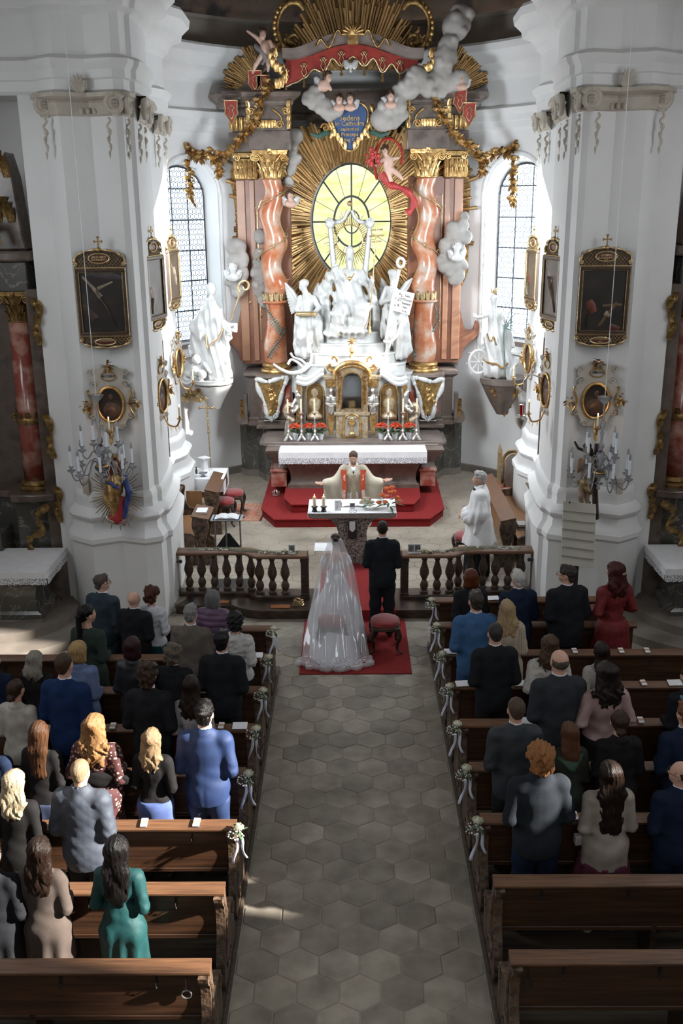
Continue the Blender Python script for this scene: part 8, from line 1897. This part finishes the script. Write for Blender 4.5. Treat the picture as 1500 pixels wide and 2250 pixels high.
p=W(366,606,17.4);painting('narrow looking gilt painting on the left apse pilaster',(-3.17,17.5,p.z),1.45,.66,.86,5,figA[:2],warm,(('IX',),('IX STATION',)))
p=W(1178,606,17.4);painting('narrow looking gilt painting on the right apse pilaster',(3.17,17.5,p.z),-1.45,.66,.86,6,figB[:2],warm,(('VII',),('VII STATION',)))
rocm=mk('rocaille_cream',(.50,.46,.40),(.42,.38,.32),6,rough=.6)
def oval(lab,loc,yaw,tx,seed,sconce=True,k=1.0,lit=True):
    r=local('apostle_portrait',lab,'painting',loc,yaw);
    sh=[(-.20,.28),(-.27,.33),(-.22,.42),(-.12,.47),(0,.50),(.13,.46),(.24,.42),(.19,.33),(.22,.24),(.30,.12),(.34,0),(.30,-.14),(.22,-.26),(.16,-.38),(.0,-.42),(-.16,-.38),(-.22,-.26),(-.30,-.14),(-.34,0),(-.30,.12),(-.22,.22)]
    P_=spline([(x*k,0,z*k) for x,z in sh],4,True);o=MB();o.add(prism([(p_.x,p_.z) for p_ in P_],-.02,0));o.build('rocaille_board',rocm,r,world=False,ang=30)
    o=MB();o.add(tube(P_,[.014+.010*sin(i*1.1) for i in range(len(P_))],7,closed=True));
    for g in (-1,1):
        for cx_,cz_,rr in ((.24,.40,.05),(.22,.24,.06),(.27,-.22,.06),(.14,-.38,.05)):o.add(tube([(g*cx_*k+q_[0],-.025,cz_*k+q_[2]) for q_ in scroll((0,0),rr,1.4,g)],.011,5))
    o.build('rocaille_edge',rocm,r,world=False,ang=60)
    o=MB();o.add(([(.175*k*cos(a),-.022,-.05*k+.24*k*sin(a)) for a in [i*pi/16 for i in range(32)]],[tuple(range(31,-1,-1))]));o.build('canvas',canvasmat(seed+20,dark),r,world=False)
    o=MB();o.add(ball((.01,-.022,.05*k),(.035*k,.010,.045*k),10,6));o.add(ball((.0,-.022,-.14*k),(.11*k,.008,.12*k),10,6));o.build('painted_figure',mk('paint',(.11,.05,.03),(.04,.02,.015),9,rough=.4),r,world=False)
    o=MB();o.add(tube([(.185*k*cos(a),-.035,-.05*k+.25*k*sin(a)) for a in [i*pi/18 for i in range(36)]],.022,8,closed=True));o.build('oval_frame',X['gold'],r,world=False)
    o=MB();
    for g in (-1,1):o.add(tube([(g*(.29*k+.03*sin(t*3)),-.03,-.05*k+.20*k*cos(t)) for t in [i*pi/12 for i in range(13)]],.012,6))
    o.add(tube([(.10*k*cos(a)*1.0,-.03,.35*k+.065*k*sin(a)) for a in [i*pi/9 for i in range(18)]],.009,5,closed=True));o.build('gilt_bands',X['gold'],r,world=False)
    if tx:text(tx,.048,(0,-.026,.35*k),X['blackmetal'],r,ext=.001)
    q=random.Random(seed)
    for cx_,cz_ in ((0,.50),(-.35,-.06),(.35,-.02)):
        o=MB()
        for i in range(16):a=q.random()*6.28;t=.06*sqrt(q.random());leaf_mb(o,(cx_*k+t*cos(a),-.035,cz_*k+t*sin(a)),(cos(a),-.6,sin(a)),.06,.022)
        o.add(ball((cx_*k,-.04,cz_*k),.028,7,5));o.build('gilt_rosette',X['gold'],r,world=False,ang=40)
    if sconce:
        # candle arm below
        o=MB();P2=spline([(0,-.03,-.36*k),(.0,-.10,-.50*k),(0,-.22,-.52*k),(0,-.28,-.42*k)],5);o.add(tube(P2,.014,7));o.add(lathe([(.01,0),(.045,.015),(.05,.025),(.02,.03),(.018,.06)],12,(0,-.28,-.42*k)))
        for i in range(3,15,3):leaf_mb(o,P2[i],(0,-.3,-1),.07,.02)
        o.build('candle_arm',X['gold'],r,world=False,ang=60)
        o=MB();o.add(lathe([(.014,-.36*k),(.014,-.36*k+.14),(.004,-.36*k+.142)],10,(0,-.28,0)));cd=o.build('candle',X['candle'],r,world=False)
        if lit:o=MB();o.add(ball((0,-.28,-.36*k+.165),(.008,.008,.02),8,6));o.build('flame',X['flame'],cd,world=False)
        light('candle_light','POINT',chain(r) @ Vector((0,-.30,-.36*k+.18)),(0,0,-1),.35 if lit else 0,(1,.6,.3))
    return r
p=W(243,880,13.62);oval('oval apostle portrait lettered JACOBUS in a rocaille frame, left pier',tuple(p),.06,'JACOBUS',1)
p=W(1308,872,13.62);oval('oval apostle portrait lettered SIMON in a rocaille frame, right pier',tuple(p),-.06,'SIMON',2)
p=W(338,862,14.55);oval('oval rocaille portrait seen edge-on, inner face of the left pier',(-2.93,14.55,p.z),1.4,'',3)
p=W(1215,850,14.55);oval('oval rocaille portrait seen edge-on, inner face of the right pier',(2.93,14.55,p.z),-1.4,'',4)
p=W(376,790,17.5);oval('small oval portrait on the left apse pilaster',(-3.17,17.45,p.z),1.45,'',5)
p=W(1166,780,17.5);oval('small oval portrait on the right apse pilaster',(3.17,17.45,p.z),-1.45,'',6)
# sanctuary lamp
p=W(1146,905,14.2);r=thing('sanctuary_lamp','red sanctuary lamp in a silver bowl hanging by the right pier','lamp',tuple(p));o=MB();o.add(lathe([(.01,-.26),(.05,-.22),(.085,-.14),(.09,-.10),(.05,-.07),(.06,-.05),(.03,-.04)],14,tuple(p)));o.build('lamp_bowl',X['silver'],r)
o=MB();o.add(lathe([(.028,-.05),(.034,.10),(.038,.11)],14,tuple(p)));o.build('red_glass',X['red'],r)
for k in range(3):a=k*2.1+.5;o=MB();o.add(tube([p+Vector((.08*cos(a),.08*sin(a),-.08)),p+Vector((.02*cos(a),.02*sin(a),.45))],.004,4));o.build('chain',X['silver'],r)
o=MB();o.add(tube(spline([p+Vector((0,0,.45)),p+Vector((.1,0,.55)),p+Vector((.25,.1,.5)),p+Vector((.33,.25,.45))],5),.012,6));o.build('bracket',X['silver'],r)
# ---------------------------------------------------------------- chandeliers
def chandelier(px_,py_top,py_bot,D,lab,lit):
    c=W(px_,(py_top+py_bot)/2,D);zt_,zb_=W(px_,py_top,D).z,W(px_,py_bot,D).z;x=W(px_,py_bot-60,D).x;H_=zt_-zb_
    r=thing('chandelier',lab,'chandelier',(x,D,zb_),0,'crystal chandeliers before the piers')
    o=MB();o.add(lathe([(.01,0),(.03,.02),(.02,.06),(.06,.09),(.02,.12),(.02,.16),(.09,.20),(.10,.24),(.04,.27),(.02,.32),(.055,.40),(.075,.46),(.055,.52),(.02,.56),(.045,.62),(.018,.68),(.018,.76),(.03,.80),(.015,.84),(.04,.90),(.018,.96),(.018,H_-.10),(.03,H_-.09),(.09,H_-.03),(.11,H_),(.10,H_)],14));o.build('stem',X['crystal'],r,world=False,ang=60)
    o=MB();o.add(lathe([(.085,.235),(.09,.25),(.085,.265)],14));o.build('gilt_ring',X['gold'],r,world=False)
    o=MB();o.add(tube([(0,0,H_-.05),(0,0,10.6-zb_)],.0045,5));o.build('hanging_cord',X['cord'],r,world=False)
    P_=spline([(.03,0,.26),(.12,0,.34),(.20,0,.26),(.27,0,.10),(.36,0,.06),(.405,0,.14),(.41,0,.20)],5)
    P2=spline([(.03,0,.40),(.10,0,.47),(.15,0,.42),(.20,0,.38),(.25,0,.43),(.255,0,.50)],5)
    proto_=[]
    for nm,pts_,m,kk in (('lower_arm',P_,8,.41),('upper_arm',P2,4,.255)):
        e=pts_[-1];z_=e.z;a0=None
        for k in range(m):
            a=2*pi*k/m+(.2 if m == 8 else .6)
            if a0 is None:
                o=MB();o.add(tube(pts_,.009,7));o.add(lathe([(.008,-.03),(.05,0),(.06,.012),(.02,.014),(.02,.05),(.035,.06),(.035,.065),(.012,.07)],12,(kk,0,z_)));a0=o.build(nm,X['crystal'],r,world=False,ang=60)
                o=MB();o.add(lathe([(.017,z_+.065),(.017,z_+.275)],10,(kk,0,0)));t0_=o.build('candle_tube',X['whiteplastic'],a0,world=False)
                o=MB();o.add(lathe([(.011,z_+.275),(.018,z_+.30),(.013,z_+.335),(.002,z_+.365)],10,(kk,0,0)));b0_=o.build('bulb',X['crystal'],a0,world=False);q=a0
            else:
                q=a0.copy();COL.objects.link(q);q.parent=r
                for ch in (t0_,b0_):c2=ch.copy();COL.objects.link(c2);c2.parent=q
            q.rotation_euler.z=a
    return r
chandelier(222,868,1062,12.9,'crystal chandelier with white electric candles before the left pier',0)
chandelier(1318,872,1076,12.9,'crystal chandelier with white electric candles before the right pier',0)
# ---------------------------------------------------------------- figures on the piers
p=W(262,1060,13.45)
def mad(r,D):
    c=W(255,1085,D+.08);o=MB();q=random.Random(8)
    for k in range(54):
        a=2*pi*k/54;d=Vector((cos(a)*.72,0,sin(a)));L_=.42+.07*(k % 3);o.add(tube([c+d*.2,c+d*L_],[.010,.004],4))
    f=o.build('ray_glory',X['golddark'],r)
    def g(nm,m,L,h=.014):sdf_obj(nm,m,SP(D,L),h,parent=r,world=True,disp=folds(c.x,D,.012,70))
    g('gold_dress',X['gold'],[('c',(255,1062),(248,1095),17,20,6),('c',(248,1095),(254,1135),17,10,6),('e',(256,1052),(15,9,12),5)])
    g('blue_mantle',mk('blue_mantle',(.035,.06,.20),rough=.45),[('c',(274,1045),(283,1080),8,8,5),('c',(283,1080),(272,1135),7,7,5),('c',(240,1060,-.1),(258,1072,-.15),5,4,3)])
    g('red_cloak',redm,[('c',(266,1095),(258,1140),8,14,5),('c',(248,1138),(270,1145),8,8,5)])
    sdf_obj('figure',X['putto'],SP(D,face(253,1018,8)+[('c',(253,1026),(254,1038),4,6,3),('c',(242,1050),(228,1060,-.05),4,3,2),('e',(270,1050,-.14),(5,5,6),2),('e',(270,1041,-.14),(4,4,4),1)]),.011,parent=r,world=True)
    sdf_obj('long_hair',hairm((.20,.05,.02)),SP(D,[('e',(253,1014,.02),(9,8,8),2),('c',(246,1018,.02),(244,1040),4,4,2),('c',(261,1018,.02),(263,1040),4,4,2)]),.011,parent=r,world=True)
    o=MB();P_=[W(258+27*cos(a),1128+22*sin(a),D-.05) for a in [pi*.08+pi*.84*i/16 for i in range(17)]];o.add(tube(P_,[.01+.022*sin(pi*i/16) for i in range(17)],7));o.build('crescent_moon',X['silver'],r)
    o=MB();P_=[W(253+6*cos(2*pi*i/8),1005,D+.03*sin(2*pi*i/8)) for i in range(8)];o.add(tube(P_,.012,5,closed=True));[o.add(tube([q_,q_+Vector((0,0,.06))],[.012,.006],5)) for q_ in P_];o.build('crown',X['gold'],r)
    o=MB();o.add(tube([W(208,1040,D-.1),W(250,1068,D-.12)],.009,6));o.build('sceptre',X['golddark'],r)
statue('painted crowned Madonna statue on a crescent before a halo of dark rays, left pier','madonna_statue',255,13.42,1148,None,None,mad)
def seb(r,D):
    sk_=mk('old_flesh',(.30,.21,.14),(.22,.15,.10),6,rough=.5)
    sdf_obj('figure',sk_,SP(D,face(1290,985,8)+[('c',(1290,993),(1288,1003),4.5,6,3),('e',(1286,1020),(15,10,18),5),('e',(1286,1045),(13,9,14),5),('c',(1273,1010),(1270,1035),5,4,3),('c',(1300,1008),(1302,1050,.05),5,4,3),('c',(1302,1050,.05),(1298,1072),4,3,2),('c',(1279,1060),(1275,1090,-.05),8.5,6,4),('c',(1275,1090,-.05),(1280,1125),6,4,3),('c',(1292,1060),(1288,1090),8.5,6,4),('c',(1288,1090),(1293,1125),6,4,3)]),.0125,parent=r,world=True)
    sdf_obj('loincloth',X['golddark'],SP(D,[('e',(1286,1060),(16,11,10),4),('c',(1272,1058),(1292,1078,-.08),5,6,4),('c',(1294,1062),(1298,1082),7,5,4)]),.013,parent=r,world=True,disp=folds(3.6,D,.014,80))
    sdf_obj('dark_hair',hairm((.04,.025,.02)),SP(D,[('e',(1290,980,.03),(9,9,8),2),('c',(1298,990,.03),(1302,1010,.05),5,5,2)]),.0125,parent=r,world=True,disp=lambda Q:wob(Q,70,.006,1))
    o=MB();o.add(tube([W(1310,975,D+.12),W(1306,1060,D+.12),W(1308,1140,D+.12)],[.03,.04,.05],7));o.add(tube([W(1308,1000,D+.12),W(1270,985,D+.08),W(1262,970,D+.08)],[.03,.02,.015],6));o.build('tree_trunk',X['wood'],r)
statue('carved wooden saint with loincloth bound to a tree, behind the right chandelier','saint_statue',1288,13.40,1140,None,None,seb)
# ---------------------------------------------------------------- song board on its post, control box
r=thing('slatted_screen','beige roller screen with horizontal seams on a black post before the right pier','screen',tuple(W(1272,1250,13.2)))
D=13.15
q4=[W(a,b,D) for a,b in ((1237,1101),(1309,1108),(1304,1248),(1232,1238))]
n=7
for i in range(n):
    t0_,t1_=i/n+.004,(i+1)/n-.004;a,b=q4[0].lerp(q4[3],t0_),q4[1].lerp(q4[2],t0_);c,d=q4[1].lerp(q4[2],t1_),q4[0].lerp(q4[3],t1_);y=Vector((0,-.03,0));e=Vector((0,.015,0))
    o=MB();o.add(([a+e*.3,b+e*.3,c+y,d+y,a+e,b+e,c+e,d+e],[(0,3,2,1),(4,5,6,7),(0,1,5,4),(1,2,6,5),(2,3,7,6),(3,0,4,7)]));o.build('panel',X['board'],r)
p=(q4[2]+q4[3])/2;o=MB();o.box(p.x-.03+.0,p.x+.03,13.18,13.24,0,p.z+.3);o.box(p.x-.2,p.x+.2,13.05,13.35,0,.03);o.build('post',X['blackmetal'],r)
for a in (1251,1296):q=W(a,1104,D-.02);o=MB();o.add(ball(q,.014,7,5));o.build('bolt',X['blackmetal'],r)
for px_,nm in ((190,'left'),(1360,'right')):
    p=W(px_,1066,13.62);o=MB();o.box(p.x-.045,p.x+.045,p.y-.05,p.y+.2,p.z-.12,p.z+.10);tag(o.build('wall_box',X['stucco'],bev=.006),f'flat grey box fixed to the {nm} pier under the chandelier','box')
# ---------------------------------------------------------------- side altars
for s,side in ((-1,'left'),(1,'right')):
    r=thing('side_altar',f'dark marble side altar with red column, {side} of the choir arch','altarpiece',(s*5.2,14.4,0));cx=s*4.86;CY=14.25
    Z={k:v for k,v in (('b',2.02),('t',4.42),('k',4.86),('e',5.35),('c',5.50))}
    o=MB();a,b=sorted((s*4.50,s*6.4));o.box(a,b,14.6,15.0,0,5.4);o.build('back_wall_panel',X['brownmarble'],r)
    o=MB();P_=[(s*4.47,13.98),(s*4.62,13.9),(s*4.72,14.3),(s*4.9,14.7),(s*4.5,14.9)];o.add(prism(P_,.3,4.9,'z'));o.build('outer_pilaster',X['brownmarble'],r,ang=30)
    o=MB();P_=[(s*4.40,13.86),(s*4.95,13.80),(s*5.1,13.95),(s*6.3,14.3),(s*6.3,14.9),(s*4.45,14.9)];o.add(prism(P_,.0,.95,'z'));o.build('plinth',X['brownmarble'],r,ang=30)
    o=MB();P_=[(s*4.55,13.98),(s*5.1,13.92),(s*5.15,14.2),(s*6.3,14.4),(s*6.3,14.9),(s*4.5,14.9)];o.add(prism(P_,.95,1.78,'z'));o.build('pedestal',X['darkmarble'],r,ang=30)
    o=MB();P_=[(s*4.50,13.92),(s*4.7,13.84),(s*5.15,13.84),(s*5.25,14.1),(s*6.3,14.3),(s*6.3,14.9),(s*4.46,14.9)];o.add(prism(P_,1.78,1.90,'z'));o.build('pedestal_cornice',X['brownmarble'],r,bev=.02)
    o=MB();o.add(lathe([(.25,-.12),(.26,-.08),(.22,-.05),(.235,-.02),(.21,.01),(.19,.03)],24,(cx,CY,Z['b'])));o.build('column_base',X['golddark'],r)
    o=MB();o.add(lathe([(.175,Z['b']),(.18,2.7),(.155,Z['t'])],24,(cx,CY,0)));o.build('column_shaft',X['redmarble'],r,ang=180)
    o=MB();o.add(lathe([(.19,2.92),(.20,2.95),(.20,3.0),(.18,3.03)],24,(cx,CY,0)))
    for k in range(9):a=k*2*pi/9;acanthus(o,cx+.18*cos(a),CY+.18*sin(a),2.98,.16,.09,a,.4)
    for g in (-1,1):o.add(tube([(cx+g*.18+q_[0],CY-.08,3.02+q_[2]) for q_ in scroll((0,0),.07,1.3,g)],.018,5))
    o.build('gilt_collar',X['golddark'],r,ang=50)
    capital(cx,CY,Z['t'],Z['k'],.15,r,X['golddark'])
    o=MB();o.add(prism([(cx-.25,CY-.22),(cx+.25,CY-.22),(cx+.25,14.9),(cx-.25,14.9)],Z['k'],5.28,'z'));o.build('impost_block',X['darkmarble'],r,bev=.02)
    o=MB();P_=[(s*4.52,14.9),(s*4.52,14.05),(cx-s*-.05,13.93),(s*6.3,14.1),(s*6.3,14.9)];o.add(prism([(s*4.46,14.9),(s*4.5,13.98),(s*4.9,13.88),(s*6.3,14.2),(s*6.3,14.9)],5.28,5.42,'z'));o.build('cornice',X['brownmarble'],r,bev=.03)
    for pp_,m,nm in (([(s*4.56,1.75),(s*4.75,1.6),(s*4.70,1.35),(s*4.92,1.2),(s*4.86,.9),(s*5.0,.95)],X['golddark'],'pedestal_scroll'),([(s*4.50,3.1),(s*4.44,2.9),(s*4.48,2.6),(s*4.42,2.5)],X['golddark'],'pilaster_scroll'),([(s*4.5,4.75),(s*4.42,4.6),(s*4.5,4.35),(s*4.46,4.15)],X['golddark'],'upper_scroll'),([(s*4.45,2.0),(s*4.40,1.85),(s*4.46,1.65),(s*4.42,1.5)],X['golddark'],'lower_scroll'),([(s*4.9,5.5),(s*5.0,5.75),(s*5.15,5.7),(s*5.12,6.0),(s*5.3,6.1)],X['golddark'],'crest_scroll')):
        P_=spline([(x,13.82 if nm == 'pedestal_scroll' else 13.88,z) for x,z in pp_],6);o=MB();o.add(tube(P_,[.045+.02*sin(i*.6) for i in range(len(P_))],7))
        for i in range(1,len(P_)-1,4):acanthus(o,P_[i].x,P_[i].y-.04,P_[i].z-.05,.15,.10,-pi/2,.5)
        o.build(nm,m,r,ang=50)
    o=MB();P_=[(s*4.62,5.42),(s*5.1,5.42),(s*5.05,5.6),(s*4.95,6.5),(s*4.80,6.75),(s*4.72,6.4),(s*4.66,5.6)];o.add(prism(P_,14.2,14.6));o.build('attic_scroll',X['brownmarble'],r,bev=.03) if s < 0 else o.build('attic_scroll',X['brownmarble'],r,bev=.03)
    for z in (5.9,6.5):o=MB();[acanthus(o,s*(4.80+.05*k),14.18,z-.1+.07*(k % 3),.25,.12,-pi/2+.3*k,.5) for k in range(5)];o.build('attic_gilding',X['golddark'],r,ang=40)
    o=MB();a,b=sorted((s*5.3,s*6.4));o.box(a,b,13.7,14.3,.95,1.35);o.build('predella',X['darkmarble'],r,bev=.02)
    # table with cloth
    r2=thing('side_altar_table',f'green-brown marble table of the {side} side altar','altar',(s*5.3,13.3,.25));v=[];f=[]
    pr_=[(.26,.62,.0),(.34,.60,.02),(.38,.54,.06),(.60,.52,.09),(.80,.56,.06),(.92,.64,0),(.98,.70,-.04),(1.04,.70,-.04)]
    for z,hw,yf in pr_:xi_,xo_=s*(5.25-hw*1.15),s*6.4;v += [(xi_,12.95+yf,z),(xo_,12.95+yf,z),(xo_,13.75,z),(xi_,13.75,z)]
    for i in range(len(pr_)-1):
        for k in range(4):q_=(i*4+k,i*4+(k+1) % 4,i*4+4+(k+1) % 4,i*4+4+k);f.append(q_ if s < 0 else q_[::-1])
    o=MB();o.add((v,f));o.build('table_body',X['darkmarble'],r2,ang=30);o=MB();a,b=sorted((s*4.50,s*6.4));o.box(a,b,12.9,13.8,.13,.28);o.build('table_foot',X['brownmarble'],r2,bev=.01)
    r3=thing('altar_cloth',f'white lace-edged cloth on the {side} side altar','cloth',(s*5.3,13.3,1.05));a,b=sorted((s*4.38,s*6.4));o=MB();o.box(a,b,12.82,13.85,1.05,1.065);o.box(a,b,12.81,12.82,.97,1.065);xx=s*4.38;o.box(xx-.004,xx+.004,12.82,13.85,.97,1.065);o.build('linen',X['linen'],r3)
    lace_strip(a,b,12.808,.87,.975,24,r3);lace_strip(0,1.0,0,-.10,0,12,r3,Matrix.Translation((xx-s*.006,12.82,.975)) @ Matrix.Rotation(pi/2,4,'Z'))
    # platform steps, rounded towards the nave
    for i,(z0,z1,x1,y0) in enumerate(((0,.13,3.72,12.05),(.0,.26,4.15,12.4))):
        P_=[(s*6.45,y0-.35+.25*i),(s*5.2,y0-.15),(s*4.5,y0+.15),(s*(x1+.25),y0+.6),(s*x1,y0+1.15),(s*(x1+.35),13.9),(s*4.38,13.95),(s*6.45,13.95)]
        if i:P_=[(s*6.45,12.3),(s*5.2,12.4),(s*4.55,12.65),(s*4.25,13.1),(s*4.2,13.6),(s*4.38,13.9),(s*6.45,13.9)]
        Q_=[(p_.x,p_.y) for p_ in spline([(a_,b_,0) for a_,b_ in P_[:-2]],4)]+P_[-2:];o=MB();o.add(prism(Q_,z0,z1,'z'));tag(o.build('altar_step',X['concrete'],ang=25),f'{"lower" if i == 0 else "upper"} rounded grey step of the {side} side altar','step')
# brown notice panels on the inner walls, small shrine on a console at the right
for s,side in ((-1,'left'),(1,'right')):
    r=thing('inlaid_door_panel',f'tall brown framed panel on the inner {side} choir wall','panel',(s*3.30,16.3,1.5));o=MB();a,b=sorted((s*3.34,s*3.28));o.box(a,b,15.75,16.8,1.35,3.9);o.build('board',mk('faded_panel',(.34,.26,.19),rough=.6),r)
    for z0,z1 in ((1.45,2.6),(2.7,3.8)):o=MB();o.add(tube([(s*3.275,y,z) for y,z in ((15.85,z0),(16.7,z0),(16.7,z1),(15.85,z1))],.02,5,closed=True));o.build('panel_frame',X['woodback'],r)
r=thing('reliquary_shrine','small gilt glazed shrine on a carved console by the right pilaster','shrine',(2.9,18.6,.15));cx=W(1124,1060,18.6).x;zt_=W(1124,1068,18.5).z
o=MB();o.add(prism([(cx-.32,18.35),(cx+.32,18.35),(cx+.28,18.85),(cx-.28,18.85)],zt_-.06,zt_,'z'));o.build('console_top',X['redmarble'],r,bev=.01)
for g in (-1,1):o=MB();o.add(tube(spline([(cx+g*.25,18.45,zt_-.06),(cx+g*.22,18.5,zt_-.25),(cx+g*.1,18.6,zt_-.45),(cx+g*.16,18.6,zt_-.65),(cx+g*.05,18.6,.17)],5),.05,8));o.build('console_leg',X['goldpale'],r)
A_=[(cx-.17,zt_),(cx+.17,zt_)]+[(cx+.17*cos(pi*i/10),zt_+.50+.17*sin(pi*i/10)) for i in range(11)]
o=MB();o.add(tube([(x,18.45,z) for x,z in A_],.022,6,closed=True));o.add(tube([(x,18.75,z) for x,z in A_],.022,6,closed=True));o.build('shrine_frame',X['goldpale'],r)
o=MB();o.add(([(x,18.46,z) for x,z in A_],[tuple(range(len(A_)))]));o.build('shrine_glass',X['crystal'],r);o=MB();o.add(([(x,18.76,z) for x,z in A_],[tuple(range(len(A_)))]));o.build('shrine_back',X['brownmarble'],r)
sdf_obj('shrine_figure',X['golddark'],[('c',(cx,18.6,zt_+.03),(cx,18.6,zt_+.32),.08,.05,.03),('e',(cx,18.6,zt_+.41),(.035,.035,.045),.02),('c',(cx-.05,18.6,zt_+.28),(cx-.1,18.55,zt_+.38),.025,.02,.02)],.012,parent=r,world=True,disp=lambda Q:wob(Q,60,.006,3))
o=MB();o.add(prism([(cx-.30,zt_),(cx-.22,zt_),(cx-.22,zt_+.7),(cx-.26,zt_+.85),(cx-.30,zt_+.7)],18.55,18.62));o.build('side_wing',X['goldpale'],r,bev=.01)
